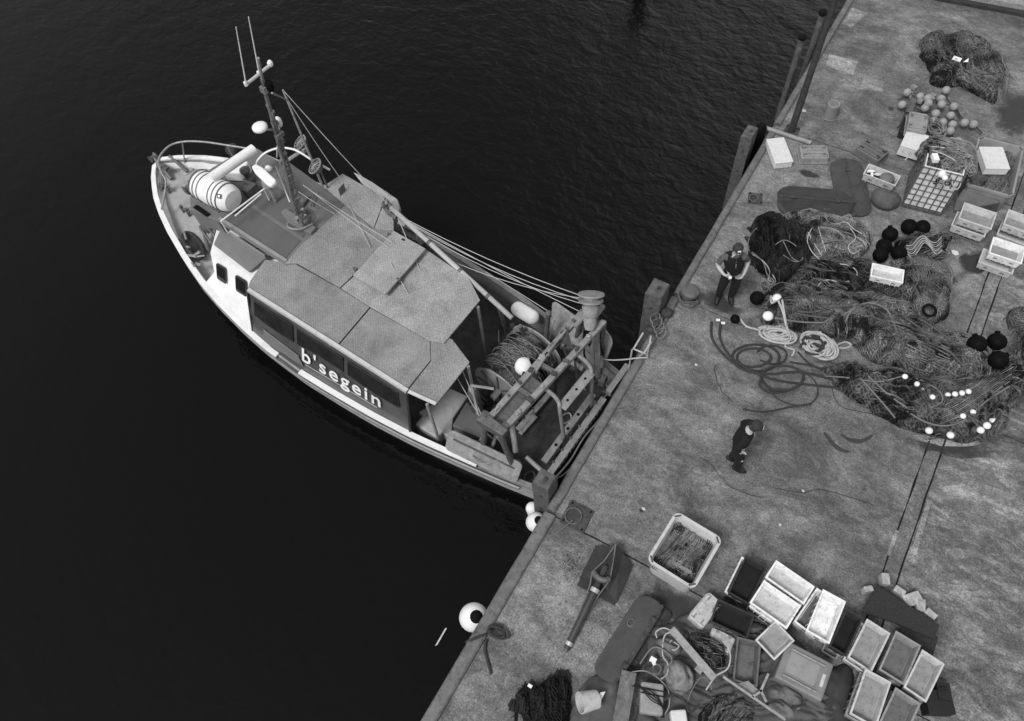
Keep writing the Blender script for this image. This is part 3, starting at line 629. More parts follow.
b = BB(); b.lathe([(.1, -.04), (.145, -.02), (.145, .03), (.1, .06), (.02, .07)], M_(260, 127.5, .22), (0, 0, 1), 20); b.build('radome', whitep, mo, smooth=True); b = BB(); b.tube([M_(260, 127.5, .22) + V((0, 0, -.04)), M_(275, 130)], .02, 6); b.build('radome_arm', steel, mo)
b = BB(); b.lathe([(.05, -.06), (.07, 0), (.07, .09), (.04, .14)], M_(279, 123.5, -.15), (0, 0, 1), 12); b.tube([M_(279, 127, -.15), M_(277, 157, -.1)], .02, 6); b.build('satellite_antenna', whitep, mo, smooth=True)
# radar scanner
rc = B(268, 178, 3.3); ra, rb_ = BP(255, 168, 2, 3.35), BP(275, 187, 2, 3.35)
b = BB(); dd = (rb_ - ra); pr = dd.cross(V((0, 0, 1))).normalized() * .1
b.prism([ra - pr * .6, ra + dd * .25 - pr * 1.05, rb_ - dd * .1 - pr * 1.1, rb_ - pr * .6, rb_ + pr * .6, rb_ - dd * .1 + pr * 1.1, ra + dd * .25 + pr * 1.05, ra + pr * .6], (0, 0, .1)); b.build('radar_scanner', whitep, mo, bevel=.03)
mid = (ra + rb_) / 2; b = BB(); b.lathe([(.14, 0), (.12, .1), (.08, .2)], mid - V((0, 0, .22)), (0, 0, 1), 16); b.tube([mid - V((0, 0, .22)), (mid.x, mid.y, 2.6)], .05, 8); b.build('radar_pedestal', steel, mo)
b = BB(); b.lathe([(.08, 0), (.09, .05), (.05, .11), (.005, .13)], B(269, 170, 3.1), (0, 0, 1), 14); b.tube([B(269, 170, 3.1), B(275, 166, 3.0), (8.3, -.5, 2.7)], .018, 6); b.build('gps_dome', whitep, mo, smooth=True)
# hoop rail around the mast, derrick post and deck lights
b = BB(); b.tube(smoothpath([B(256, 166, 2.95), B(258, 160, 3.15), B(266, 152.5, 3.3), B(279, 148, 3.4), B(292, 149, 3.4), B(301, 153, 3.35), B(312, 160, 3.2), B(330, 170, 3.0)], 5), .025, 8); b.tube([B(256, 166, 2.95), B(257, 170, 2.56)], .025, 8); b.build('hoop_rail', whitep, boat, smooth=True)
b = BB(); t0 = V((8.1, -1.35, 2.58)); t1 = BY(283, 90, -1.35); b.tube([t0, t1], .03, 8, r2=.022); stp = b.build('stay_post', steel, boat)
b = BB(); b.tube([t1 + V((0, 0, -.25)), M_(272, 93)], .018, 6); b.build('stay_spreader', steel, stp)
for (x, y) in ((300.5, 143), (315.5, 166.5)):
    c = B(x, y, 3.3); lamp = BB(); ax = V((.5, .5, 1)).normalized()
    lamp.lathe([(.03, -.14), (.12, -.12), (.19, 0)], c, ax, 20, caps=False); lo_ = lamp.build('floodlight', steeldk, boat, smooth=True)
    b = BB(); b.lathe([(.18, 0), (.2, .0), (.2, .025), (.18, .025)], c + ax * .005, ax, 24, caps=False); b.build('rim', steel, lo_)
    b = BB()
    for k in range(6):
        a = k * math.pi / 6; xx = ax.orthogonal().normalized(); yy = ax.cross(xx); d_ = xx * math.cos(a) + yy * math.sin(a); b.tube([c - d_ * .185 + ax * .02, c + ax * .05, c + d_ * .185 + ax * .02], .007, 4)
    b.lathe([(.08, .035), (.088, .035)], c, ax, 16, caps=False); b.build('guard', steel, lo_)
    b = BB(); b.tube([c - ax * .12, (c.x - .1, c.y - .05, 2.58)], .025, 6); b.build('stem', steeldk, lo_)
b = BB(); b.tube([B(284, 163, 2.9), B(303, 150, 3.2)], .045, 8); b.box(B(304, 150, 3.22), (.1, .1, .1)); b.build('light_bar', steel, boat)
# clutter at the mast foot
b = BB()
for k in range(9):
    p = V((7.75 + rnd.uniform(-.15, .3), -.2 + rnd.uniform(-.25, .2), 2.72)); b.box(p, (rnd.uniform(.05, .12), rnd.uniform(.04, .1), rnd.uniform(.06, .16)), Matrix.Rotation(rnd.random() * 3, 3, 'Z'))
b.tube(smoothpath([(7.9, 0, 2.7), (7.7, .12, 2.8), (7.5, 0, 2.75), (7.4, -.3, 2.7)], 4), .02, 6); b.build('mast_cleats', steel, mo)
b = BB(); b.tube([B(235, 216, 2.95), B(261, 194, 2.95)], .018, 6)
for q in ((221, 222), (262, 192)): p = B(*q, 2.95)
b.tube([B(221, 221, 2.95), B(264, 189, 2.95)], .018, 6); p = B(221, 221, 2.95); b.tube([p, (p.x, p.y, 2.58)], .018, 6); p = B(264, 189, 2.95); b.tube([p, (p.x, p.y, 2.58)], .018, 6); b.build('roof_rail', whitep, boat)
b = BB(); b.box(B(238, 171, 2.75), (.5, .4, .3), Matrix.Rotation(.5, 3, 'Z')); b.build('roof_locker', whitep, boat, bevel=.04)
b = BB(); b.lathe([(.14, 0), (.14, .12), (.08, .16), (.08, .3), (.12, .32), (.12, .38)], B(250, 181, 2.58), (0, 0, 1), 16); b.box(B(250, 190, 2.7), (.2, .3, .22)); b.tube([B(243, 181, 2.9), B(258, 186, 2.7)], .05, 8); b.build('searchlight', steeldk, boat)
for (x, y) in ((200, 199), (218, 213), (205, 205)):
    b = BB(); p = B(x, y, 2.56); b.tube([p, p + V((.03, 0, .2)), p + V((.14, 0, .2)), p + V((.16, 0, 0))], .016, 6); b.build('raft_cradle', steel, boat)
b = BB(); b.tube([B(289, 225, 2.6), B(308, 197, 2.62)], .04, 8); b.tube([B(306, 196, 2.7), B(314, 192, 2.7), B(311, 206, 2.64)], .02, 6); b.build('roof_fittings', steeldk, boat)
# derrick boom lying along the starboard canopy edge
b = BB(); b0, b1 = B(388, 205, 2.85), B(512, 318, 2.35); b.tube([b0, b1], .06, 10, r2=.055); bo_ = b.build('boom', mat('boom_paint', .42, .45, .12, 6, .03, dirt=.25), boat, smooth=True)
b = BB(); b.lathe([(.07, 0), (.07, .1)], b0, b1 - b0, 10); b.tube([B(383, 204, 2.95), B(388, 213, 2.85), B(396, 218, 2.8)], .045, 6); b.lathe([(.07, 0), (.09, .03), (.07, .06)], B(385, 205, 2.95), (1, 1, 0), 12); b.build('boom_block', steeldk, bo_)
b = BB(); 
for t in (.35, .6, .82): b.lathe([(.062, -.04), (.068, -.03), (.068, .03), (.062, .04)], b0.lerp(b1, t), b1 - b0, 10)
b.build('boom_band', steeldk, bo_)
b = BB(); b.tube([B(520, 326, 2.0), (2.1, -1.3, .5)], .05, 8); b.tube([B(498, 304, 2.3), (2.9, -1.35, .5)], .05, 8); b.build('boom_post', steeldk, boat)
# rigging wires
wire = mat('rigging_wire', .4, .5, .1, 20, 0)
R1 = BB(); pt = M_(270, 93); bz = B(588, 296, 3.0)
for a, c, d in ((t1, B(388, 204, 2.9), .05), (t1 + V((0, .02, -.05)), B(346, 186, 2.7), .1), (B(402, 217, 2.9), B(582, 296, 3.0), .15), (B(402, 219, 2.85), B(581, 300, 2.95), .25), (B(404, 222, 2.8), B(583, 304, 2.9), .3), (B(395, 214, 2.9), B(604, 323, 2.5), .1),
    (B(445, 258, 2.5), B(587, 299, 2.9), .2), (B(486, 272, 1.9), B(548, 311, 2.2), .0), (B(390, 262, 2.8), B(483, 422, 2.0), .05), (B(398, 218, 2.85), B(486, 426, 2.0), .03), (B(303, 185, 2.9), B(392, 242, 2.9), .05), (B(310, 190, 2.9), B(388, 247, 2.8), .06), (B(348, 203, 2.66), B(370, 247, 2.66), -.01), (B(296, 190, 3.1), B(335, 214, 2.7), .03)):
    R1.tube(sag(a, c, d, 8), .009, 4)
R1.build('rigging', wire, boat)

# ---- working deck gear
b = BB(); b.prism([B(x, y, .98) for x, y in ((418, 412), (432, 404), (450, 388), (468, 396), (453, 418), (451, 440))], (0, 0, -.4)); b.build('deck_hatch', mat('hatch_paint', .3, .6, .12, 3, .05, dirt=.2), boat, bevel=.03)
b = BB(); b.box((2.75, 1.55, .72), (.62, .5, .5)); b.build('side_locker', mat('side_casing_grey', .38, .5, .15, 4, .03, dirt=.3), boat, bevel=.03)
b = BB(); b.box((1.95, 1.1, .85), (.75, .62, .75), Matrix.Rotation(.15, 3, 'Z')); wnc = b.build('winch_housing', roofdark, boat, bevel=.02)
b = BB(); b.lathe([(.13, 0), (.12, .85), (.1, .9), (.08, .95)], (2.05, .86, 1.0), (.1, -.05, 1), 16); b.build('winch_post', steeldk, wnc, smooth=True)
b = BB(); b.lathe([(.05, 0), (.09, .03), (.07, .1), (.01, .13)], (2.14, .82, 1.93), (0, 0, 1), 14); b.build('winch_cap', steel, wnc, smooth=True)
b = BB()
for k in range(14):
    b.box((1.9 + rnd.uniform(-.5, .35), .45 + rnd.uniform(-.25, .25), .7 + rnd.uniform(-.2, .35)), (rnd.uniform(.08, .3), rnd.uniform(.06, .2), rnd.uniform(.06, .25)), Matrix.Rotation(rnd.random() * 3, 3, 'Z'))
for k in range(3): b.lathe([(.1, -.06), (.14, -.05), (.1, -.02), (.1, .04), (.14, .06)], (1.8 + k * .22, .35, .95), (.4, 1, 0), 14)
b.build('winch_gear', rust, boat)
# net drum
dc0, dc1 = V((1.98, .18, 1.12)), V((1.92, -1.15, 1.12)); dax = (dc1 - dc0).normalized()
dB = BB()
for c in (dc0, dc1):
    dB.lathe([(.6, -.02), (.66, -.02), (.68, 0), (.66, .02), (.6, .02)], c, dax, 36, caps=False); dB.lathe([(.1, -.015), (.61, -.015), (.61, .015), (.1, .015)], c, dax, 36)
dB.tube([dc0 - dax * .25, dc1 + dax * .2], .08, 10); dr = dB.build('net_drum', mat('drum_steel', .3, .5, .25, 5, .1, dirt=.4), boat, smooth='auto')
b = BB()
for k in range(8):
    a = k * math.pi / 4; xx = dax.orthogonal().normalized(); yy = dax.cross(xx); d_ = xx * math.cos(a) + yy * math.sin(a); b.tube([dc0 - dax * .03 + d_ * .12, dc0 - dax * .03 + d_ * .62], .022, 5)
b.build('spoke', steeldk, dr)
for c, s_ in ((dc0 - dax * .15, 1), (dc1 + dax * .15, 1)):
    b = BB(); b.tube([c, c + V((-.35, 0, -.65))], .045, 6); b.tube([c, c + V((.35, 0, -.65))], .045, 6); b.build('drum_stand', steeldk, dr)
# the net wound on the drum
netd = net_mat('drum_net', .03, .17, .05)
n = BB(); xx = dax.orthogonal().normalized(); yy = dax.cross(xx); vs = []; nu, nv = 40, 64
Ld = (dc1 - dc0).length
for i in range(nu + 1):
    for j in range(nv):
        a = 2 * math.pi * j / nv; t = i / nu; rr = .56 + .07 * math.sin(math.pi * t) + .02 * math.sin(t * 37 + math.sin(a * 2) * 2.5) + .06 * noise.noise(V((t * 5, math.cos(a) * 2, math.sin(a) * 2)))
        vs.append(dc0 + dax * (.03 + t * (Ld - .06)) + (xx * math.cos(a) + yy * math.sin(a)) * rr)
n.add(vs, [(i * nv + j, i * nv + (j + 1) % nv, (i + 1) * nv + (j + 1) % nv, (i + 1) * nv + j) for i in range(nu) for j in range(nv)])
wn_ = n.build('wound_net', netd, dr, smooth=True)
b = BB()
for k in range(24):
    t = rnd.uniform(.04, .96); w0 = rnd.uniform(0, 6.28); ln = rnd.uniform(1.5, 4); P_ = []
    for q in range(16):
        a = w0 + ln * q / 15; tt = t + .06 * math.sin(a * 2 + k); P_.append(dc0 + dax * (Ld * min(.97, max(.03, tt))) + (xx * math.cos(a) + yy * math.sin(a)) * (.63 + .04 * math.sin(math.pi * tt) + .02 * math.sin(a * 5 + k)))
    b.tube(P_, rnd.choice((.007, .01, .014)), 4)
b.build('net_rope', mat('net_twine_pale', .16, .9, .5, 9, .2), wn_)

# ---- stern gantry
gal = mat('gantry_paint', .24, .45, .25, 5, .08, dirt=.35)
GZ = 2.75
ga0, ga1 = B(486, 423, GZ), B(583, 312, GZ); gb0, gb1 = B(500, 434, GZ), B(604, 322, GZ)
def beam(p, q, w, hh, m, name, parent=boat, bev=.01, label=None):
    p, q = V(p), V(q); d = q - p; s = d.cross(V((0, 0, 1))); s = (s.normalized() if s.length > 1e-4 else V((1, 0, 0))) * w; u = s.cross(d).normalized() * hh
    if abs(d.normalized().z) > .95: s = V((w, 0, 0)); u = V((0, hh, 0))
    b = BB(); b.obox(p - s / 2 - u / 2, d, s, u); return b.build(name, m, parent, bevel=bev, label=label)
beam(ga0, ga1, .12, .12, gal, 'gantry_beam'); beam(gb0, gb1, .12, .12, gal, 'gantry_beam')
for t in (.02, .3, .52, .97): beam(ga0.lerp(ga1, t), gb0.lerp(gb1, t), .09, .1, steeldk, 'gantry_tie')
b = BB(); b.prism([ga0 + V((.15, .1, -.05)), gb0 + V((-.12, .06, -.05)), gb0 + V((-.12, -.1, -.05)), ga0 + V((.12, -.12, -.05))], (0, 0, .22)); b.build('gantry_corner', steeldk, boat, bevel=.02)
b = BB(); b.obox(ga0.lerp(ga1, .05) + V((0, 0, -.09)), (ga1 - ga0) * .38, gb0 - ga0, (0, 0, .03)); b.build('gantry_tray', steeldk, boat)
for p, q in ((ga0, (1.55, 1.55, .45)), (gb0, (.55, 1.5, .45)), (ga1, (1.3, -1.6, .45)), (gb1, (.55, -1.55, .45))):
    b = BB(); b.tube([p, q], .06, 8); b.build('gantry_leg', steeldk, boat)
# power block / rollers on the starboard corner
b = BB(); pc_ = B(590, 322, 2.95); pt_ = B(591, 297, 3.35); ax = (pt_ - pc_).normalized(); LL = (pt_ - pc_).length
b.lathe([(.1, -.15), (.14, 0), (.13, .1), (.17, .16), (.17, .32), (.12, .36), (.13, LL * .72), (.24, LL * .8), (.25, LL * .88), (.15, LL * .94), (.16, LL * 1.0), (.27, LL * 1.08), (.26, LL * 1.13), (.06, LL * 1.14)], pc_, ax, 24); b.build('power_block', mat('block_steel', .26, .5, .25, 8, .15, dirt=.3), boat, smooth='auto')
b = BB(); b.tube([B(603, 306, 2.9), B(588, 325, 2.9)], .06, 8); b.tube([B(575, 327, 2.8), B(594, 306, 2.8)], .05, 8); b.build('block_arm', gal, boat)
beam(B(596, 318, 2.6), B(598, 378, 1.6), .12, .12, steeldk, 'gantry_strut')
b = BB(); b.prism([B(566, 326, 2.9), B(573, 350, 2.8), B(560, 349, 2.7), B(563, 335, 2.75)], (0, 0, .05)); b.build('gusset_plate', rust, boat)
# pipe loops reaching aft of the gantry, carried on the stern posts
for L_ in ([(572, 352, 2.7), (582, 358, 2.6), (590, 367, 2.45), (591.5, 377, 2.3)], [(541, 386, 2.7), (552, 394, 2.55), (558.5, 402, 2.4), (560, 412, 2.2)]):
    pts = [B(*q) for q in L_]; e_ = pts[-1]; pts.append(V((max(.12, e_.x - .1), e_.y, 1.05))); b = BB(); b.tube(smoothpath(pts, 5), .042, 8); b.build('pipe_frame', gal, boat, smooth=True)
fa, fb = B(561.5, 408, 2.32), B(591, 372, 2.35); s_ = V((.2, 0, 0))
pf = beam(fa + V((0, 0, .0)), fb, .2, .04, gal, 'perforated_beam')
for t in (.2, .5, .8): b = BB(); b.lathe([(.028, .021), (.028, .026)], fa.lerp(fb, t), (0, 0, 1), 12); b.build('bolt_hole', blackr, pf)
b = BB(); b.tube([B(568, 360, 2.0), B(583, 369, 2.0)], .06, 10); b.build('hydraulic_ram', gal, boat)
b = BB(); b.tube(smoothpath([B(478, 414, 2.0), B(472, 387, 2.3), B(474, 386, 2.35), B(494, 389, 2.4)], 3), .03, 6); b.build('pipe_bracket', gal, boat)
b = BB(); b.tube([B(548.5, 314, 2.6), V((1.75, -1.15, .6))], .055, 8); b.lathe([(.06, 0), (.07, .04), (.03, .08)], B(548.5, 314, 2.6), (0, 0, 1), 10); b.build('net_post', steeldk, boat)
b = BB(); b.tube([B(552, 362, 1.6), B(553, 392, 1.0)], .08, 10); b.tube([B(545, 358, 1.8), B(553, 366, 1.7)], .05, 8); b.build('deck_cylinder', darkp, boat)
# stern rail beam (transom top) in two lengths and lettering board
beam((-.02, 1.35, 1.16), (-.02, -.85, 1.16), .14, .16, gal, 'stern_beam'); beam((-.05, -.95, 1.3), (-.05, -1.75, 1.3), .13, .18, gal, 'stern_beam')
b = BB(); b.obox((.2, 1.0, .98), (.14, 0, 0), (0, -1.9, 0), (0, 0, .06)); ib = b.build('stern_step', gal, boat)
for y in (.55, .1, -.3): b = BB(); b.lathe([(.035, .061), (.035, .066)], (.27, y, .98), (0, 0, 1), 12); b.build('bolt_hole', blackr, ib)
beam(B(518, 430, .62), B(551, 392, .62), .13, .08, steel, 'deck_batten'); beam(B(536, 416, .62), B(520, 434, .6), .1, .05, steel, 'deck_batten')
b = BB()
for k in range(13): b.box((.0 - .092, .95 - k * .13, 1.15), (.004, .05, .05 + .03 * (k % 3)))
b.build('stern_marks', white, boat)
# transom rail and port quarter frames
b = BB(); b.tube([(1.25, 1.55, 1.1), B(503, 412, 2.2), B(507, 398, 2.5)], .04, 8); b.tube([B(516, 452, 1.4), B(510, 412, 2.0)], .06, 8); b.tube([B(526, 457, 1.3), B(541, 470, 1.2)], .05, 8); b.tube([B(497, 437, 2.2), B(513, 458, 1.2)], .02, 6); b.tube([B(478, 443, 1.4), B(485, 432, 1.8), B(492, 438, 1.6)], .02, 6); b.build('quarter_frame', gal, boat)
# trawl boards carried on the boat
def rplate(P, u, v, th, name, m, parent=None, rr=.12, lab=None):
    P, u, v = V(P), V(u), V(v); n_ = u.cross(v).normalized() * th; L1, L2 = u.length, v.length; ux, vx = u / L1, v / L2; pts = []
    for cx, cy, a0 in ((L1 - rr, L2 - rr, 0), (rr, L2 - rr, 90), (rr, rr, 180), (L1 - rr, rr, 270)):
        for k in range(5):
            a = math.radians(a0 + k * 22.5); pts.append(P + ux * (cx + rr * math.cos(a)) + vx * (cy + rr * math.sin(a)))
    b = BB(); b.prism(pts, n_); return b.build(name, m, parent, bevel=.006)
dplate = mat('galvanised_plate', .3, .5, .3, 7, .2, metal=.2, dirt=.35)
def trawl_board(lab, P, U, Vv, loc=None):
    P, U, Vv = V(P), V(U), V(Vv); W_ = BM @ P
    t = thing('trawl_door', lab, 'trawl door', W_, 'trawl doors carried at the boat stern')
    n_ = U.cross(Vv).normalized(); rplate(P, U, Vv, .04, 'board', dplate, t)
    b = BB(); b.obox(P + U * .08 + Vv * .3 + n_ * .041, U * .84, Vv * .05, n_ * .03); b.build('stiffener', steeldk, t)
    b = BB(); b.tube(smoothpath([P + U * .3 + Vv * .3 + n_ * .06, P + U * .45 + Vv * .5 + n_ * .25, P + U * .62 + Vv * .65 + n_ * .06], 4), .018, 6); b.build('bracket', steel, t)
    return t
def bq(a, b_, c): return V(a), V(b_) - V(a), V(c) - V(a)
pA = B(454, 427, 1.75); pB = B(522, 458, 1.75); pC = V((pA.x, pA.y + .18, 1.02)); pA = V((2.1, 1.66, 1.62)); pB = V((.42, 1.46, 1.62))
trawl_board('galvanised trawl door hung along the side at the corner nearest the name lettering', *bq(pB, pA, pB + V((.02, .26, -.5))))
trawl_board('pale round cornered trawl door just behind the upright post and drum', *bq(B(552, 300, 2.1), B(583, 322, 2.1), B(551, 328, 1.55)))
trawl_board('pale speckled trawl door hanging farthest aft beside the power block', *bq(B(599, 322, 2.0), B(613, 341, 1.95), B(588, 352, 1.35)))

# clutter around the gantry: hoses, shackles, brackets, rails, rope falls
hose_m = mat('hose_black', .01, .6, .3, 9, .1, spec=.2)
def fall(name, pts, r, m, par=boat): b = BB(); b.tube(smoothpath(pts, 5), r, 5); return b.build(name, m, par, smooth=True)
fall('hydraulic_hose', [B(524, 372, 2.5), B(520, 381, 2.35), B(512, 392, 2.5), B(500, 402, 2.75), B(493, 409, 2.8)], .026, hose_m)
fall('hydraulic_hose', [B(560, 340, 2.85), B(545, 355, 2.8), B(536, 368, 2.6), B(527, 376, 2.4)], .022, hose_m)
fall('hydraulic_hose', [B(583, 322, 3.0), B(586, 335, 2.5), B(584, 352, 2.0), B(588, 366, 1.4)], .022, hose_m)
fall('hydraulic_hose', [B(592, 330, 2.6), B(600, 345, 2.0), B(604, 360, 1.4), B(598, 372, 1.1)], .02, hose_m)
fall('hydraulic_hose', [B(470, 405, 1.7), B(478, 398, 1.4), B(486, 404, 1.2), B(480, 414, 1.0)], .025, hose_m)
fall('rope_fall', [B(555, 318, 2.4), B(552, 330, 1.9), B(549, 342, 1.5), B(552, 352, 1.2)], .014, ropewhite)
fall('rope_fall', [B(612, 376, 1.6), B(606, 384, 1.3), B(609, 392, 1.2), B(603, 398, 1.2)], .016, ropegrey)
fall('rope_fall', [B(530, 396, 1.9), B(528, 404, 1.5), B(534, 410, .9), B(528, 416, .6), B(520, 412, .55)], .014, ropegrey)
for a_, c_ in (((566, 330, 2.9), (548, 352, 2.85)), ((545, 357, 2.85), (536, 371, 2.8)), ((508, 424, 2.3), (524, 404, 2.3)), ((572, 352, 2.2), (556, 372, 2.2))):
    b = BB(); b.tube([B(*a_), B(*c_)], .028, 6); b.build('gantry_rail', gal, boat)
for a_, c_, r_ in (((536, 372, 2.8), (538, 392, 1.4), .03), ((548, 355, 2.8), (551, 375, 1.4), .03), ((575, 362, 2.5), (578, 382, 1.2), .025), ((563, 345, 2.9), (570, 365, 1.6), .03), ((521, 396, 2.6), (524, 418, 1.2), .03)):
    b = BB(); b.tube([B(*a_), B(*c_)], r_, 6); b.build('gantry_brace', steeldk, boat)
for k in range(16):
    t_ = .05 + .9 * k / 16; p_ = (ga0.lerp(ga1, t_) if k % 2 else gb0.lerp(gb1, t_)) + V((0, 0, .06)); b = BB(); b.box(p_, (rnd.uniform(.05, .14), rnd.uniform(.04, .12), rnd.uniform(.04, .14)), Matrix.Rotation(rnd.uniform(-.3, .3), 3, 'Z')); b.build('bracket', rnd.choice((steeldk, rust, steel)), boat, bevel=.008)
for k in range(26):
    x_, y_ = rnd.choice(((rnd.uniform(2.1, 3.2), rnd.uniform(-1.6, -1.1)), (rnd.uniform(.2, .6), rnd.uniform(-1.5, 1.4)), (rnd.uniform(.4, 1.6), rnd.uniform(1.2, 1.55)), (rnd.uniform(.3, 1.4), rnd.uniform(-1.65, -1.3))))
    b = BB(); z_ = .5 + rnd.uniform(0, .1)
    if k % 3 == 0: b.tube([(x_ + .1 * math.cos(a), y_ + .13 * math.sin(a), z_ + .02 * math.sin(3 * a)) for a in [q * math.pi / 7 for q in range(14)]], .02, 5, closed=True)
    elif k % 3 == 1: b.box((x_, y_, z_ + .05), (rnd.uniform(.08, .25), rnd.uniform(.06, .2), rnd.uniform(.06, .2)), Matrix.Rotation(rnd.random() * 3, 3, 'Z'))
    else: b.tube([(x_, y_, z_), (x_ + rnd.uniform(-.3, .3), y_ + rnd.uniform(-.3, .3), z_ + .03)], rnd.uniform(.015, .035), 6)
    b.build(('rope_coil', 'deck_block', 'deck_bar')[k % 3], rnd.choice((ropegrey, steeldk, rust, steel, darkp)), boat)
for q in range(9):
    t_ = q / 9; b = BB(); p_ = V((.05, lerp(1.3, -1.6, t_), 1.24)); b.lathe([(.02, 0), (.03, .02), (.015, .05)], p_, (0, 0, 1), 8); b.build('rail_bolt', steeldk, boat)
fall('rubbing_rope', [(-.12, 1.3, 1.1), (-.16, .7, 1.02), (-.13, .1, 1.08), (-.16, -.5, 1.02), (-.12, -1.2, 1.1)], .022, ropegrey)

# liferaft canister, white tube, floats and fenders on the boat
t = thing('liferaft', 'white strapped liferaft canister on the wheelhouse roof front', 'liferaft', BM @ B(215, 190, 2.6))
r0, r1 = B(195, 181, 2.98), B(234, 201, 2.98); b = BB(); ax = (r1 - r0); Lr = ax.length; ax.normalize()
b.lathe([(.02, 0), (.22, .03), (.3, .12), (.34, .25), (.342, Lr * .47), (.355, Lr * .48), (.355, Lr * .52), (.342, Lr * .53), (.34, Lr - .25), (.3, Lr - .1), (.24, Lr - .02), (.02, Lr)], r0, ax, 28); b.build('canister', whitep, t, smooth='auto')
for tt in (.14, .24, .34, .62, .72, .82): b = BB(); b.lathe([(.335, -.012), (.352, -.012), (.352, .012), (.335, .012)], r0 + ax * tt * Lr, ax, 28, caps=False); b.build('strap', steeldk, t)
b = BB(); nn = V((-.2, .55, .75)).normalized(); b.box(r0 + ax * Lr * .84 + nn * .335, (.1, .1, .01), nn.to_track_quat('Z', 'Y').to_matrix()); b.box(r0 + ax * Lr * .84 + nn * .341, (.05, .05, .01), (nn.to_track_quat('Z', 'Y').to_matrix()), 1); b.build('sticker', [darkp, whitep], t)
o = BB(); c0, c1 = B(210.5, 179, 3.36), B(254.5, 148.5, 3.3); o.lathe([(.06, 0), (.12, .01), (.12, (c1 - c0).length - .02), (.09, (c1 - c0).length), (.0001, (c1 - c0).length + .02)], c0, c1 - c0, 20)
tag(center(o.build('storage_tube', whitep, smooth='auto')), 'long white closed tube lying across the wheelhouse roof above the liferaft', 'tube')
def fender(name, lab, cat, c, r, L_, axis, m=whitep, world_=False, grp=None, eye=True):
    c = V(c); t = thing(name, lab, cat, c if world_ else BM @ c, grp); b = MB() if world_ else BB(); a = V(axis).normalized()
    pr = [(.001, -L_ / 2 - r)] + [(r * math.cos(k), -L_ / 2 + r * math.sin(k)) for k in [math.radians(q) for q in range(-75, 1, 15)]] + [(r * math.cos(k), L_ / 2 + r * math.sin(k)) for k in [math.radians(q) for q in range(0, 76, 15)]] + [(.001, L_ / 2 + r)]
    b.lathe(pr, c, a, 24); b.build('float_body', m, t, smooth=True)
    if eye:
        b = MB() if world_ else BB(); b.lathe([(r * .5, 0), (r * .42, r * .12), (r * .2, r * .3), (.02, r * .32)], c + a * (L_ / 2 + r * .82), a, 14); b.build('rope_eye', blackr, t, smooth=True)
    return t
fender('buoy', 'round white buoy wedged between the net drum and the gantry beams', 'buoy', B(524, 366.5, 2.35), .19, 0, (-.3, -.4, .2))
fender('fender', 'white sausage fender on the starboard rail beside the net drum', 'fender', B(525, 313, 1.35), .17, .38, (-1, .05, 0), eye=False)
fender('fender', 'white fender squeezed between the boat stern and the quay by the aft trawl door', 'fender', V((-.2, -1.75, .95)), .17, .1, (0.1, .3, 1))
fender('fender', 'slim white fender under the timber pile at the near corner of the stern', 'fender', V((-.12, 1.95, .85)), .13, .3, (.2, 0, 1), eye=False)
# quay fenders on the water side
def wfender(lab, px, py, z, r): 
    c = Q(px, py, z); c.x = min(c.x, -.05 - r * .72); return fender('fender', lab, 'fender', c, r, .06, (.35, .0, 1), world_=True, grp='round fenders hung on the quay face')
wfender('large round white fender with black eye at the quay edge near the black rope', 478, 620, -.35, .255)
wfender('white round fender half hidden under the quay edge below the timber pile', 536, 522, -.6, .19)
# hose on deck, tyre on the bow port side with tools
t = thing('tyre_fender', 'dark oval fender lashed inside the port bow bulwark', 'fender', BM @ V((9.95, 1.45, 1.3)))
c = B(193, 243, 1.6); b = BB(); ring = []
c0 = B(187, 233, 1.55); c1_ = B(200, 258, 1.55); ax = (c1_ - c0); sd_ = ax.cross(V((0, 0, 1))).normalized() * .16
for k in range(24):
    a = k * math.pi / 12; ring.append((c0 + c1_) / 2 + ax * .5 * math.cos(a) + sd_ * math.sin(a) + V((0, 0, .1 * math.sin(a))))
b.tube(ring, .055, 8, closed=True); b.build('ring', darkp, t, smooth=True); b = BB(); b.prism([(c0 + c1_) / 2 + (p - (c0 + c1_) / 2) * .92 for p in ring], (0, 0, -.03)); b.build('web', rust, t)
b = BB()
for k in range(12):
    p = c0.lerp(c1_, rnd.uniform(0, 1.3)) + sd_ * rnd.uniform(.3, 1.4) + V((0, 0, .08)); b.tube([p, p + V((rnd.uniform(-.25, .25), rnd.uniform(-.15, .15), rnd.uniform(-.02, .12)))], rnd.uniform(.015, .035), 6)
tag(center(b.build('mooring_tackle', steel)), 'jumble of grey shackles and bars beside the dark fender on the port bow', 'tackle')
# mooring lines
def rope(name, lab, pts, r, m, cat='rope', k=6, grp=None, sm=True):
    b = MB(); b.tube(smoothpath(pts, k) if sm else pts, r, 6); return tag(center(b.build(name, m, smooth=True)), lab, cat, grp)
rope('mooring_line', 'pale mooring line from the stern gantry over to the quay edge cleat', [BM @ B(598, 352, 1.9), BM @ B(601, 358, 1.6), Q(610, 360, -.35), Q(625, 359.5, -.05), Q(637, 358, .1), Q(648, 357.5, .1)], .017, ropewhite)
rope('mooring_line', 'thin slack line from the stern port corner along the transom', [BM @ V((.1, 1.45, 1.2)), BM @ V((-.2, 1.0, .95)), BM @ V((-.22, .1, .8)), BM @ V((-.2, -.9, .95)), BM @ V((-.1, -1.6, 1.2))], .013, ropegrey)

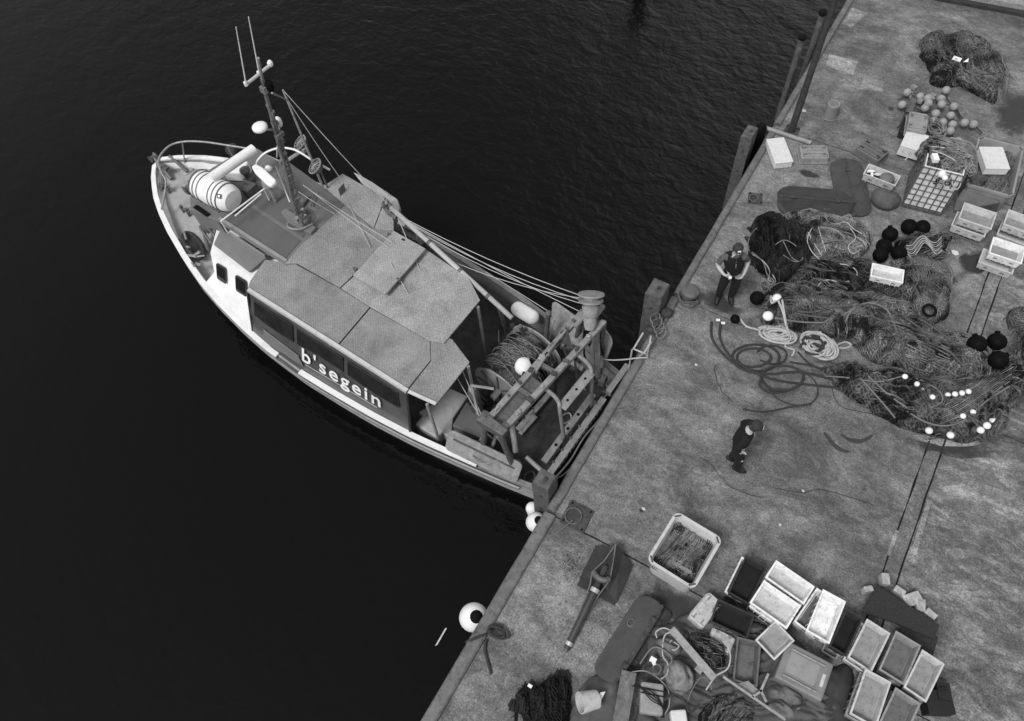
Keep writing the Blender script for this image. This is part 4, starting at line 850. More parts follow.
# ------------------------------------------------------------------ quay side fixtures
def pile(lab, top_px, zt, zb, w, d, capm=wood, lean=(0, 0), chamfer=.06):
    c = Q(*top_px, zt); c.x = min(c.x, -.05 - w / 2); t = thing('timber_pile', lab, 'timber pile', (c.x, c.y, zb), 'timber fender piles along the quay')
    def ring(z, s=1): return [V((c.x + sx * w / 2 * s + lean[0] * (zt - z), c.y + sy * d / 2 * s + lean[1] * (zt - z), z)) for sx, sy in ((-1, -1), (1, -1), (1, 1), (-1, 1))]
    b = MB(); rs = []; n = 14
    for i in range(n + 1):
        z = lerp(zb, zt - .05, i / n); rs.append([p + V((noise.noise(p * 3) * .015, noise.noise(p * 3 + V((5, 5, 5))) * .015, 0)) for p in ring(z)])
    rs.append(ring(zt, .9)); vs = [p for r in rs for p in r]; k = len(rs)
    b.add(vs, [(i * 4 + j, i * 4 + (j + 1) % 4, (i + 1) * 4 + (j + 1) % 4, (i + 1) * 4 + j) for i in range(k - 1) for j in range(4)] + [(k * 4 - 4, k * 4 - 3, k * 4 - 2, k * 4 - 1)]); b.build('post', wood, t)
    b = MB(); b.lathe([(.04, 0), (.04, .03), (.02, .04)], (c.x + .02, c.y, zt), (0, 0, 1), 8)
    for z in (zt - .45, zt - 1.1): b.lathe([(.03, 0), (.03, .02)], (c.x, c.y - d / 2 - .005, z), (0, -1, 0), 8)
    b.build('bolt', rust, t); return t
pile('tall squared timber pile with a pale worn top beside the mooring bollard', (659, 288), .75, -4, .36, .42)
pile('rounded dark timber pile with a rust stained top left of the horizontal pipe', (750, 131), .55, -4, .26, .42)
pile('short timber pile with a whitened face against the boat stern', (545, 479), .62, -4, .34, .34)
b = MB(); c = Q(757, 122, .3); b.lathe([(.1, -1.2), (.13, -1.1), (.13, .0), (.08, .08)], (-.22, c.y, .2), (0, 0, 1), 12); tag(center(b.build('rubber_fender', blackr, smooth='auto')), 'dark rounded rubber fender behind the rust stained pile', 'fender')
for k, (lab, px, py, y2) in enumerate((('slim round pile with a dark iron cap nearest the top of the lamp post', 820, 12, 0), ('lower round pile bolted to the quay edge just below the first capped one', 812, 40, 0))):
    c = Q(px, py, .7); c.x = -.28 - .12 * k; t = thing('round_pile', lab, 'timber pile', (c.x, c.y, -4), 'round piles at the far end')
    b = MB(); b.lathe([(.08, -4.5), (.08, .6), (.07, .68)], (c.x, c.y, .0), (0, 0, 1), 10); b.lathe([(.07, -4.5), (.07, .5), (.06, .55)], (c.x + .05, c.y - .25, 0), (0, 0, 1), 10); b.build('post', wood, t); b = MB(); b.lathe([(.1, 0), (.11, .06), (.07, .1)], (c.x, c.y, .66), (0, 0, 1), 12); b.build('pile_cap', blackr, t)
# lamp post
t = thing('lamp_post', 'tall dark tapering lamp post bolted to the quay near the edge', 'lamp post', Q(791, 132))
p = Q(791, 132); b = MB(); b.lathe([(.085, 0), (.085, 1.2), (.075, 1.25), (.07, 3.2), (.06, 3.25), (.05, 6)], p + V((0, 0, .03)), (0, 0, 1), 14); b.build('pole', mat('lamp_post_paint', .045, .5, .4, 8, .2, dirt=.3), t, smooth='auto')
b = MB(); b.box(p + V((0, 0, .015)), (.34, .34, .03)); 
for sx in (-1, 1):
    for sy in (-1, 1): b.lathe([(.022, 0), (.022, .06)], p + V((sx * .13, sy * .13, .03)), (0, 0, 1), 6)
b.build('base_plate', rust, t)
b = MB(); b.tube([p + V((.02, 0, 6)), p + V((.3, .4, 6.4)), p + V((.9, 1.2, 6.5))], .04, 8); b.build('arm', steeldk, t)
b = MB(); b.box(p + V((1.1, 1.5, 6.5)), (.3, .6, .12), Matrix.Rotation(-.6, 3, 'Z')); b.build('lamp_head', steel, t, bevel=.03)
b = MB(); b.tube([Q(765.5, 128, .07), Q(811, 143, .05)], .055, 10); tag(center(b.build('steel_pipe', mat('pipe_galv', .24, .5, .3, 6, .1, dirt=.3), smooth='auto')), 'straight grey steel pipe lying from the quay edge past the lamp post foot', 'pipe')
# upturned bucket
t = thing('bucket', 'grey upturned bucket standing alone on the concrete near the lamp post', 'bucket', Q(828, 112)); p = Q(829.5, 116)
b = MB(); b.lathe([(.185, 0), (.2, .0), (.2, .02), (.185, .03), (.15, .36), (.14, .37)], p, (0, 0, 1), 24); b.build('pail', mat('bucket_grey', .17, .6, .2, 5, .05, dirt=.2), t, smooth='auto')
b = MB(); b.lathe([(.14, .372), (.14, .385), (.12, .385), (.12, .374)], p, (0, 0, 1), 24, caps=False); b.build('foot_ring', steel, t)
b = MB(); b.tube(smoothpath([p + V((-.16, -.12, .03)), Q(823, 121, .02), Q(821, 128, .02), Q(817, 138, .02)], 4), .012, 5); b.build('handle_rope', ropegrey, t)
# anchor plates with rings
for lab, x, y, rot, pxs in (('small bolted plate with a mooring ring left of the flat dark trawl doors', 755, 199, .3, 1.0), ('square bolted plate with a mooring ring just right of the stern pile', 577, 517, 0, 1.5)):
    p = Q(x, y); t = thing('ring_plate', lab, 'mooring ring', p, 'mooring ring plates'); R = Matrix.Rotation(rot + .03, 3, 'Z'); s = .16 * pxs
    b = MB(); b.box(p + V((0, 0, .02)), (s * 2, s * 2, .03), R); b.build('plate', rust, t, bevel=.01)
    b = MB(); 
    for sx in (-1, 1):
        for sy in (-1, 1): b.lathe([(.018, 0), (.018, .025)], p + R @ V((sx * s * .78, sy * s * .78, .036)), (0, 0, 1), 6)
    b.build('bolt', blackr, t); b = MB(); c = p + R @ V((-.04 * pxs, -.03, .06)); b.tube([c + V((math.cos(a) * .1 * pxs, math.sin(a) * .1 * pxs, .012 * math.sin(a))) for a in [k * math.pi / 10 for k in range(20)]], .016, 6, closed=True); b.build('ring', steeldk, t)
# mooring bollard with chains
p = Q(688, 301); t = thing('mooring_bollard', 'squat dark bollard wrapped in chain beside the tall squared pile', 'bollard', p)
b = MB(); b.lathe([(.2, 0), (.16, .04), (.15, .25), (.2, .3), (.2, .38), (.12, .42)], p, (0, 0, 1), 10); b.build('bollard_head', mat('bollard_grey', .1, .6, .3, 9, .3, dirt=.3), t, bevel=.01)
b = MB()
for k in range(5):
    z = .05 + .04 * k; b.tube([p + V((math.cos(a) * (.2 + .03 * math.sin(3 * a + k)), math.sin(a) * (.2 + .04 * math.cos(2 * a + k)), z + .02 * math.sin(a * 2 + k))) for a in [q * math.pi / 9 for q in range(18)]], .02, 5, closed=True)
b.tube(smoothpath([p + V((.2, -.05, .05)), Q(705, 307, .03), Q(719, 311, .03)], 4), .02, 5); b.build('chain', steeldk, t)
p = Q(667, 312, .15); t = thing('mooring_cleat', 'shackle and cleat lashed to the quay edge below the squared pile', 'cleat', (p.x, p.y, .05))
b = MB(); b.lathe([(.1, 0), (.13, .03), (.12, .12), (.06, .16)], p - V((0, 0, .1)), (-.1, 0, 1), 12); b.box(Q(659, 322, .12), (.12, .25, .12)); b.box(Q(652, 331, .12), (.2, .12, .1)); b.build('cleat_body', rust, t, bevel=.02)
b = MB()
for k in range(4): q0 = Q(655 + k * 2, 318 + k * 5, .16); b.tube([q0 + V((math.cos(a) * .09, math.sin(a) * .14, .03 * math.sin(2 * a))) for a in [q * math.pi / 7 for q in range(14)]], .015, 5, closed=True)
b.build('lashing', ropegrey, t)
# ladder top / handles over the edge
t = thing('quay_ladder', 'top of a pale metal ladder hooked over the quay edge by the mooring line', 'ladder', Q(640, 345))
for a in ([(643, 333, .35), (634, 348, .35), (632, 350, .2)], [(651, 342, .35), (644, 353, .35), (640, 356, .1)]):
    pts = [Q(*q) for q in a]; e = pts[-1]; pts.append(V((-.15, e.y, -.6))); pts.append(V((-.15, e.y, -2.5))); b = MB(); b.tube(pts, .02, 6); b.build('rail', mat('ladder_steel', .45, .4, .15, 8, .1, dirt=.3), t)
y0, y1 = Q(634, 348, .2).y, Q(642, 355, .2).y
for k in range(5): b = MB(); b.tube([(-.15, y0, -.5 - .35 * k), (-.15, y1, -.5 - .35 * k)], .016, 6); b.build('rung', MATS['ladder_steel'], t)
b = MB(); b.tube([Q(634, 349, .3), Q(646, 354, .3)], .018, 6); b.build('rung', MATS['ladder_steel'], t); b = MB(); b.tube([Q(651, 336, .3), Q(648, 351, .2), Q(647, 356, .1)], .018, 6); b.build('grab_rail', MATS['ladder_steel'], t)
# a mooring dolphin just outside the frame: only its reflection shows
p = Q(640, -9, WZ); b = MB(); b.lathe([(.16, -2), (.2, 1.0), (.26, 1.05), (.26, 1.35), (.1, 1.5)], (p.x, p.y, WZ), (0, 0, 1), 12); tag(b.build('mooring_post', blackr, smooth='auto'), 'dark mooring post whose reflection shows in the water at the top edge', 'mooring post')
# ------------------------------------------------------------------ fish boxes
bx = {}
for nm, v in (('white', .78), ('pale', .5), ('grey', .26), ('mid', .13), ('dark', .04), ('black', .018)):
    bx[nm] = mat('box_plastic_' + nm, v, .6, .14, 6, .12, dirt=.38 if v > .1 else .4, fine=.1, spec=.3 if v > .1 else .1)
hole = mat('drain_hole', .01, .8, .1, 3, 0)
def frame3(P0, P1, P2):
    P0, P1, P2 = V(P0), V(P1), V(P2); u = P1 - P0; L = u.length; u = u / L; v = P2 - P0; v = v - u * v.dot(u); W = v.length; v = v / W; n = u.cross(v)
    if n.z < 0: n = -n
    return P0, u, v, n, L, W
def v_of(c): return dict(white=.8, pale=.5, grey=.26, mid=.13, dark=.04, black=.02).get(c, .3)
JR = random.Random(77)
def fish_box(lab, px, z, h=.2, c='grey', inner=None, grp='fish boxes', zs=None, holes=True, th=.028, cat='fish box', base=None, name='fish_box', P=None, lugs=True):
    pts = P or [Q(x, y, (zs[i] if zs else z)) for i, (x, y) in enumerate(px)]
    O, u, v, n, L, W = frame3(*pts); n = (n + V((JR.gauss(0, .012), JR.gauss(0, .012), 0))).normalized(); u = (u - n * u.dot(n)).normalized(); v = (v - n * v.dot(n) - u * v.dot(u)).normalized()
    t = thing(name, lab, cat, O + u * L / 2 + v * W / 2 - n * h, grp)
    tp = min(.035, h * .16); b = MB()
    def rg(off, d): return [O + u * off + v * off - n * d, O + u * (L - off) + v * off - n * d, O + u * (L - off) + v * (W - off) - n * d, O + u * off + v * (W - off) - n * d]
    R = [rg(tp, h), rg(.012, .03), rg(0, .028), rg(0, 0), rg(th, 0), rg(th + .004, .02), rg(tp + th * .9, h - .03)]
    vs = [p for r in R for p in r]; fs = []
    flip = u.cross(v).dot(n) < 0
    for i in range(len(R) - 1):
        for j in range(4):
            q = (i * 4 + j, i * 4 + (j + 1) % 4, (i + 1) * 4 + (j + 1) % 4, (i + 1) * 4 + j); fs.append(q[::-1] if flip else q)
    fs += [(3, 2, 1, 0), (24, 25, 26, 27)]
    b.add(vs, fs); M1 = bx[c] if isinstance(c, str) else c
    if lugs:
        for q in (.2, .68):
            b.obox(O + u * L * q - v * .002 - n * (h * .5), u * L * .12, -v * .004, n * h * .1, 1); b.obox(O + u * L * q + v * (W - .002) - n * (h * .5), u * L * .12, v * .006, n * h * .1, 1)
        b.obox(O + v * W * .38 - u * .002 - n * (h * .45), v * W * .24, -u * .004, n * h * .14, 1); b.obox(O + u * (L - .002) + v * W * .38 - n * (h * .45), v * W * .24, u * .004, n * h * .14, 1)
    for k in range(1, 6):        # moulded ribs on the outside walls
        f_ = k / 6; b.obox(O + u * (L * f_ - .008) + v * .0 - n * (h * .95), u * .012, -v * .004, n * h * .7, 2); b.obox(O + u * (L * f_ - .008) + v * W - n * (h * .95), u * .012, v * .004, n * h * .7, 2)
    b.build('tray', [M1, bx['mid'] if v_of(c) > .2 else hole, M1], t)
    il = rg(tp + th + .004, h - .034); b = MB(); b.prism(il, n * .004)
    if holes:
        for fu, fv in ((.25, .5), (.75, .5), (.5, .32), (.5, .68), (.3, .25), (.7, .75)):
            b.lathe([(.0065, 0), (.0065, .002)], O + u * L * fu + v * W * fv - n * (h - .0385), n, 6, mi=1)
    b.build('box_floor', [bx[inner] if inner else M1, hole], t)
    return t, (O, u, v, n, L, W)
def up_box(lab, px, z, h=.18, c='grey', grp='upturned fish boxes', zs=None, ribs=2):
    pts = [Q(x, y, (zs[i] if zs else z)) for i, (x, y) in enumerate(px)]; O, u, v, n, L, W = frame3(*pts)
    t = thing('upturned_box', lab, 'fish box', O + u * L / 2 + v * W / 2 - n * h, grp); ch = min(L, W) * .1; e = .02
    def rg(o, d, ch): return [O + u * a + v * b_ - n * d for a, b_ in ((o + ch, o), (L - o - ch, o), (L - o, o + ch), (L - o, W - o - ch), (L - o - ch, W - o), (o + ch, W - o), (o, W - o - ch), (o, o + ch))]
    R = [rg(-e, h, ch * .4), rg(-e, h - .03, ch * .4), rg(-e + .014, h - .034, ch * .5), rg(.0, .012, ch), rg(.012, 0, ch)]; vs = [p for r in R for p in r]; fs = []
    flip = u.cross(v).dot(n) < 0
    for i in range(4):
        for j in range(8):
            q = (i * 8 + j, i * 8 + (j + 1) % 8, i * 8 + 8 + (j + 1) % 8, i * 8 + 8 + j); fs.append(q[::-1] if flip else q)
    fs += [tuple(range(8)), tuple(range(32, 40))]; b = MB(); b.add(vs, fs); M1 = bx[c]
    for k in range(ribs + 1):
        f = .12 + .76 * k / ribs if ribs else .5; b.obox(O + u * L * .1 + v * (W * f - .02) + n * .0005, u * L * .8, v * .04, n * .018)
    PADS = 1
    for a in (.06, .78):
        for b_ in (.08, .7): b.obox(O + u * L * a + v * W * b_ + n * .001, u * L * .16, v * W * .22, n * .008, 1)
    b.build('shell', [M1, bx['mid'] if c not in ('mid', 'pale') else (bx['dark'] if c == 'mid' else bx['grey'])], t); return t
G1 = 'fish boxes stacked at the near end'
def box4(lab, px, z, c, inner=None, h=.2, below=(), grp=G1, **k):
    t, fr = fish_box(lab, px, z, h, c, inner, grp, **k); O, u, v, n, L, W = fr
    for i, (c2, l2, jx, jy) in enumerate(below):
        dz = -n * (h + .005) * (i + 1); j = u * jx + v * jy; s = .012
        P_ = [O + dz + j + (u + v) * s, O + dz + j + u * (L - s) + v * s, O + dz + j + u * s + v * (W - s)]
        fish_box(l2, None, 0, h, c2, None, grp, P=P_, holes=False)
    return fr
# near pile
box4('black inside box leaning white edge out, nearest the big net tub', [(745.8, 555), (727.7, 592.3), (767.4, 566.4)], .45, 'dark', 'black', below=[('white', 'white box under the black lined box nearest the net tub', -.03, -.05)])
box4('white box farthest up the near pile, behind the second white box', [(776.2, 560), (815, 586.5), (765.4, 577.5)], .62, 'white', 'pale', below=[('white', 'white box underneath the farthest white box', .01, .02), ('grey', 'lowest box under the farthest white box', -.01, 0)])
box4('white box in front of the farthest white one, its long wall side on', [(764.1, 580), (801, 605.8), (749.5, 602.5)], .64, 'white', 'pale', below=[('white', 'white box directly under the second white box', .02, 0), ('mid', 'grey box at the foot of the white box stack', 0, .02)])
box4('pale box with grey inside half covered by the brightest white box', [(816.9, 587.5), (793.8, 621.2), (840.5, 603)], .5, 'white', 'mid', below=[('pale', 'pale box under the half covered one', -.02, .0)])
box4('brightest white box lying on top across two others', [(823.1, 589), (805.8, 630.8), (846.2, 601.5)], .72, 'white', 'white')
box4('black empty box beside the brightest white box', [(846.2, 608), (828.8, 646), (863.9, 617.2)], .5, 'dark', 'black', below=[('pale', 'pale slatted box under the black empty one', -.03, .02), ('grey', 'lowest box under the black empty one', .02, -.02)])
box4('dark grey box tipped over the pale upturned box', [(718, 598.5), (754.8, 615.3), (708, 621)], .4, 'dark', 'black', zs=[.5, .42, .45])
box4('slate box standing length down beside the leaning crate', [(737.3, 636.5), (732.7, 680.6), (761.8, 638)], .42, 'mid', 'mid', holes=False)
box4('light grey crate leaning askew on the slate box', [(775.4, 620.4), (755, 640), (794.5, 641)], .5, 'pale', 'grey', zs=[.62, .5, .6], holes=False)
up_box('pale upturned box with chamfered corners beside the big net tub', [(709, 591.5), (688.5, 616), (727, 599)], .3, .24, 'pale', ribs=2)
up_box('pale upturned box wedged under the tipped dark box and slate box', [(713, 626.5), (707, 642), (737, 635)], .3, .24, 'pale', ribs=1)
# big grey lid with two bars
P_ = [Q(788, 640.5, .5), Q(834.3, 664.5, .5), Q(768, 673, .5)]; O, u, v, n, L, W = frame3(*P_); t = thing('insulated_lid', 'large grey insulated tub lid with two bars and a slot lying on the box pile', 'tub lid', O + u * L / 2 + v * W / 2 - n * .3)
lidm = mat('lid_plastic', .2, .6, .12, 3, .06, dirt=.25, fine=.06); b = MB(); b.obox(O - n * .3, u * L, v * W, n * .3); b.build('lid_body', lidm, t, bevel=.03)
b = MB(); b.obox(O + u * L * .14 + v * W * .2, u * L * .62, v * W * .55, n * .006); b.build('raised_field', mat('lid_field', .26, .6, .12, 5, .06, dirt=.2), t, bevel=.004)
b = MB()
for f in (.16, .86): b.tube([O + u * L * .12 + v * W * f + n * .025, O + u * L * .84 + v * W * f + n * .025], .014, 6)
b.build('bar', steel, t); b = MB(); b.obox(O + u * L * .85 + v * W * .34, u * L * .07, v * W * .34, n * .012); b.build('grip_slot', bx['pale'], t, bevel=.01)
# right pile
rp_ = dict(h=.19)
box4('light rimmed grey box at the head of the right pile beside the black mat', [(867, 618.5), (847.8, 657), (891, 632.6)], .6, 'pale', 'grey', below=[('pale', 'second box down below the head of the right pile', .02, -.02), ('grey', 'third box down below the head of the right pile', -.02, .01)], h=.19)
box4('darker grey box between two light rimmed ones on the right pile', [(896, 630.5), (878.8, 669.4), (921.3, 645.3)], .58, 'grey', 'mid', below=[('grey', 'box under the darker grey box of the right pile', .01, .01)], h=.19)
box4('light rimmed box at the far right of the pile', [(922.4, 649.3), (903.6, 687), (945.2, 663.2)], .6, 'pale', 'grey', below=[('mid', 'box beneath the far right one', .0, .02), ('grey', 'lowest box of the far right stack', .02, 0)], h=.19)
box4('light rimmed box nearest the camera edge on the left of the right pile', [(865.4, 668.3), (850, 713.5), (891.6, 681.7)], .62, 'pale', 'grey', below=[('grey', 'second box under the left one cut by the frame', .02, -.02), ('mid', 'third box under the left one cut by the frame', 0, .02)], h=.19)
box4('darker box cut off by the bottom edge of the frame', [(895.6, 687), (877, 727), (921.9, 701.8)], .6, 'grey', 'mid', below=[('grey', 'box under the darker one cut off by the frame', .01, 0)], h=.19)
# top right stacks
G2 = 'fish boxes by the net tank'
def two(lab, px, z, c, inner, low, lowpx, lz, lc, h=.2):
    fish_box(lab, px, z, h, c, inner, G2); 
    if low: fish_box(low, lowpx, lz, h, lc, None, G2)
two('upper pale box of the stack just right of the net tank', [(964.5, 202.1), (997.3, 213), (957.8, 218)], .5, 'pale', 'grey', 'lower pale box jutting out under the stack right of the net tank', [(957.5, 211), (990.5, 223), (951, 225.5)], .28, 'pale')
two('upper pale box of the stack at the right frame edge', [(1008.7, 209), (1041, 220), (1000.6, 223.5)], .6, 'pale', 'grey', 'lower box of the stack at the right frame edge', [(1003, 219), (1036, 231), (996, 234)], .36, 'pale')
two('front pale box standing over the concrete channel', [(993.5, 236.5), (1026.5, 247), (987.9, 252.5)], .5, 'white', 'grey', 'bottom white edged box lying across the channel lines', [(983.5, 248), (1017.5, 260), (977.5, 261.5)], .24, 'pale')
fish_box('white empty box lying on top of the netting beside the black floats', [(872.3, 262.7), (904.6, 269.8), (864.3, 274.7)], .62, .17, 'white', 'pale', 'fish boxes by the net tank')
t, fr = fish_box('small pale box holding bottles and a grey sack beside the grey stone', [(869, 163.4), (901.3, 175.4), (864.2, 173.5)], .3, .22, 'pale', 'black', 'fish boxes by the net tank', holes=False)
O, u, v, n, L, W = fr
b = MB(); b.ball(O + u * L * .68 + v * W * .5 - n * .06, .17, 14, (1, 1, .6)); s_ = b.build('grey_sack', mat('sack_grey', .14, .85, .25, 9, .4), smooth=True); s_.scale = (1, 1, 1); tag(center(s_), 'rounded grey sack stuffed into the small pale box', 'sack')
for k, (a, b_) in enumerate(((.15, .3), (.25, .6), (.38, .35))):
    b = MB(); c = O + u * L * a + v * W * b_ - n * .1; ax = V((math.cos(k * 2), math.sin(k * 2), .5)); b.lathe([(.001, -.1), (.035, -.1), (.035, .05), (.015, .08), (.015, .1)], c, ax, 10); tag(center(b.build('bottle', whitep, smooth='auto')), ('white bottle nearest the left end of the small pale box', 'white bottle in the middle of the small pale box', 'white bottle against the sack in the small pale box')[k], 'bottle', 'bottles in the small pale box')
up_box('dark ribbed upturned box lying alone right of the bucket', [(867.4, 138.3), (889.9, 151.6), (855, 147)], .2, .18, 'mid', ribs=3)
up_box('grey upturned box with two long slots touching the steel pipe', [(799.5, 145), (827, 145), (798.6, 158)], .2, .18, 'grey', ribs=3)
up_box('pale grey upturned box at the foot of the float string', [(910, 110.8), (929, 114.3), (907.3, 128.8)], .5, .2, 'grey', ribs=1)
fish_box('dark box under the pale upturned one by the float string', [(905, 111), (925, 116), (899, 131)], .26, .2, 'dark', None, 'fish boxes by the net tank', holes=False)
foam = mat('expanded_foam', .62, .8, .1, 12, .3, dirt=.12, fine=.08)
def foam_box(lab, px, z, h=.2):
    pts = [Q(x, y, z) for x, y in px]; O, u, v, n, L, W = frame3(*pts); t = thing('foam_box', lab, 'foam box', O + u * L / 2 + v * W / 2 - n * h, 'white foam fish boxes')
    b = MB(); b.obox(O - n * h, u * L, v * W, n * (h - .055)); b.build('tray', foam, t, bevel=.012); b = MB(); b.obox(O - n * .05 - u * .008 - v * .008, u * (L + .016), v * (W + .016), n * .05); ld = b.build('lid', foam, t, bevel=.015)
    b = MB(); 
    for q in (.2, .5, .8): b.obox(O + u * L * (q - .04) + v * (W - .004) - n * .2, u * L * .08, v * .006, n * .1)
    b.build('groove', bx['pale'], t); b = MB(); b.obox(O + u * L * .08 + v * W * .1 + n * .0005, u * L * .84, v * W * .8, n * .006); b.build('lid_panel', foam, ld, bevel=.004); return t
foam_box('white foam box lying flat beside the quay edge and the steel pipe', [(766.6, 139), (775.8, 163), (783.6, 136.6)], .22)
foam_box('white foam box on top of the netting inside the big grey tub', [(979.5, 146.5), (986.5, 168), (1002.3, 145.6)], .85)
foam_box('white foam box tilted between the upturned box and the net tank', [(908, 129.2), (931, 136.3), (898.8, 144)], .42, .3)

# ------------------------------------------------------------------ big tubs and tank
def tub(lab, rim, z, h, m, rimw=.05, grp=None, rr=.12):
    pts = [Q(x, y, z) for x, y in rim]; O, u, v, n, L, W = frame3(*pts); t = thing('plastic_tub', lab, 'tub', O + u * L / 2 + v * W / 2 - n * h, grp)
    if u.cross(v).dot(n) < 0: O, u, v, L, W = O, v, u, W, L
    def rg(o, d, r_):
        out = []
        for cx, cy, a0 in ((L - o - r_, W - o - r_, 0), (o + r_, W - o - r_, 90), (o + r_, o + r_, 180), (L - o - r_, o + r_, 270)):
            for k in range(5): a = math.radians(a0 + k * 22.5); out.append(O + u * (cx + r_ * math.cos(a)) + v * (cy + r_ * math.sin(a)) - n * d)
        return out
    R = [rg(.06, h, rr), rg(.03, .08, rr), rg(.0, .07, rr), rg(0, 0, rr), rg(rimw, 0, rr * .8), rg(rimw + .01, .03, rr * .8), rg(rimw + .07, h - .1, rr * .8)]
    k = 20; b = MB(); b.add([p for r in R for p in r], [(i * k + j, i * k + (j + 1) % k, (i + 1) * k + (j + 1) % k, (i + 1) * k + j) for i in range(len(R) - 1) for j in range(k)] + [tuple(range(k))[::-1], tuple((len(R) - 1) * k + j for j in range(k))])
    b.build('tub_body', m, t, smooth='auto')
    b = MB()
    for a, b_ in ((0, 0), (1, 0), (1, 1), (0, 1)):
        c = O + u * (rimw * .5 + .045 + a * (L - rimw - .09)) + v * (rimw * .5 + .045 + b_ * (W - rimw - .09)) + n * .001; dd = (u * (1 if a == b_ else -1) + v * -1).normalized() if True else u
        dd = (u * (1 if a != b_ else -1) + v).normalized(); q = dd.cross(n); b.obox(c - dd * .06 - q * .015, dd * .12, q * .03, n * .002)
    b.build('corner_slot', mat('slot_shade', .06, .8, .1, 5, 0), t)
    return t, (O, u, v, n, L, W)

def mound(name, lab, pts, h, m, seed=0, cell=.034, prof=.35, fold=.5, cat='fishing net', z0=0, grp=None, dirn=None, grid=.07, strands=200, sm=None, sr=(.0045, .0085), sl=.7, warp=1.0, kind=None, frq=1.0, curl=.16, ragged=True, parent=None, loops=0, zed=None):
    """irregular heap draped from an outline (points on the level z0)"""
    pl = [V(p) for p in pts]; xs_ = [p.x for p in pl]; ys_ = [p.y for p in pl]; x0, x1, y0, y1 = min(xs_) - .25, max(xs_) + .25, min(ys_) - .25, max(ys_) + .25
    sp = [p + V((noise.noise(p * 3.1 + V((seed, 0, 0))), noise.noise(p * 2.7 + V((0, seed, 5))), 0)) * (.15 if strands else .05) for p in smoothpath(pl, 5, True)]; ns = len(sp)
    if dirn is None:            # main direction of the outline
        cx = sum(p.x for p in sp) / ns; cy = sum(p.y for p in sp) / ns; sxx = sum((p.x - cx) ** 2 for p in sp); syy = sum((p.y - cy) ** 2 for p in sp); sxy = sum((p.x - cx) * (p.y - cy) for p in sp); dirn = .5 * math.atan2(2 * sxy, sxx - syy)
    cd, sd = math.cos(dirn), math.sin(dirn)
    def inside(x, y):
        c = False; j = ns - 1
        for i in range(ns):
            a, b = sp[i], sp[j]
            if (a.y > y) != (b.y > y) and x < (b.x - a.x) * (y - a.y) / (b.y - a.y) + a.x: c = not c
            j = i
        return c
    def edist(x, y):
        d = 1e9
        for i in range(ns):
            a, b = sp[i], sp[(i + 1) % ns]; ex, ey = b.x - a.x, b.y - a.y; l2 = ex * ex + ey * ey + 1e-12
            t = max(0, min(1, ((x - a.x) * ex + (y - a.y) * ey) / l2)); dx, dy = a.x + ex * t - x, a.y + ey * t - y; d = min(d, dx * dx + dy * dy)
        return math.sqrt(d)
    def H(x, y, d):
        s = V((x * 1.1, y * 1.1, seed * 7.3)); w1 = noise.noise(s) * warp * .55; w2 = noise.noise(s + V((11, 3, 0))) * warp * .55
        xr, yr = x * cd + y * sd, -x * sd + y * cd; q = V((xr * frq * .3 + w1, yr * frq * 1.25 + w2, seed * 3.1))
        r1 = min(1, abs(noise.noise(q * 1.9)) * 3.2) ** .6; r2 = min(1, abs(noise.noise(q * 4.3 + V((5, 5, 5)))) * 3) ** .7; r3 = noise.noise(q * 11)
        e = min(1, d / prof); e = math.sqrt(max(0, 1 - (1 - e) ** 2))
        base = .62 + .38 * noise.noise(V((x * .9, y * .9, seed)))
        return e * h * max(.05, base * (1 - fold) + fold * (.62 * r1 + .38 * r2 + .14 * r3))
    nx, ny = int((x1 - x0) / cell) + 2, int((y1 - y0) / cell) + 2; idx = {}; b = MB(); hh = {}; low = {}
    for i in range(nx):
        for j in range(ny):
            x, y = x0 + i * cell, y0 + j * cell
            jx, jy = noise.noise(V((x * 4, y * 4, seed))) * cell * .9, noise.noise(V((x * 4, y * 4, seed + 9))) * cell * .9
            d = edist(x, y)
            if inside(x, y): idx[i, j] = len(b.v); z = H(x, y, d); hh[i, j] = z; b.v.append(V((x + jx, y + jy, z0 + z)))
            elif d < cell * 1.5:
                bp_ = None
                for q in range(ns):
                    a_, b2 = sp[q], sp[(q + 1) % ns]; ex, ey = b2.x - a_.x, b2.y - a_.y; tt = max(0, min(1, ((x - a_.x) * ex + (y - a_.y) * ey) / (ex * ex + ey * ey + 1e-12))); X_, Y_ = a_.x + ex * tt, a_.y + ey * tt; dd = (X_ - x) ** 2 + (Y_ - y) ** 2
                    if bp_ is None or dd < bp_[0]: bp_ = (dd, X_, Y_)
                idx[i, j] = len(b.v); hh[i, j] = 0; b.v.append(V((bp_[1], bp_[2], z0 + .003)))
            if (i, j) not in hh or hh[i, j] == 0:
                if strands and ragged and d < .05 + .22 * max(0, noise.noise(V((x * 2.2, y * 2.2, seed + 30))) + .15): low[i, j] = .012
    for i in range(nx - 1):
        for j in range(ny - 1):
            k = [(i, j), (i + 1, j), (i + 1, j + 1), (i, j + 1)]
            if all(q in idx for q in k) and any(hh[q] > 0 for q in k): b.f.append(tuple(idx[q] for q in k)); b.mi.append(0)
    if parent is None:
        t = thing(name, lab, cat, V(((x0 + x1) / 2, (y0 + y1) / 2, z0)), grp); nm = 'net_mass'
        if kind: t['kind'] = kind
    else: t = parent; nm = name
    b.build(nm, m, t, smooth=True)
    def hz(x, y):
        i, j = int((x - x0) / cell), int((y - y0) / cell); 
        return (hh.get((i, j)) or low.get((i, j))), (i, j)
    b = MB(); rr_ = random.Random(seed * 13 + 5); tries = 0; made = 0
    strands_n = int(strands * .6)
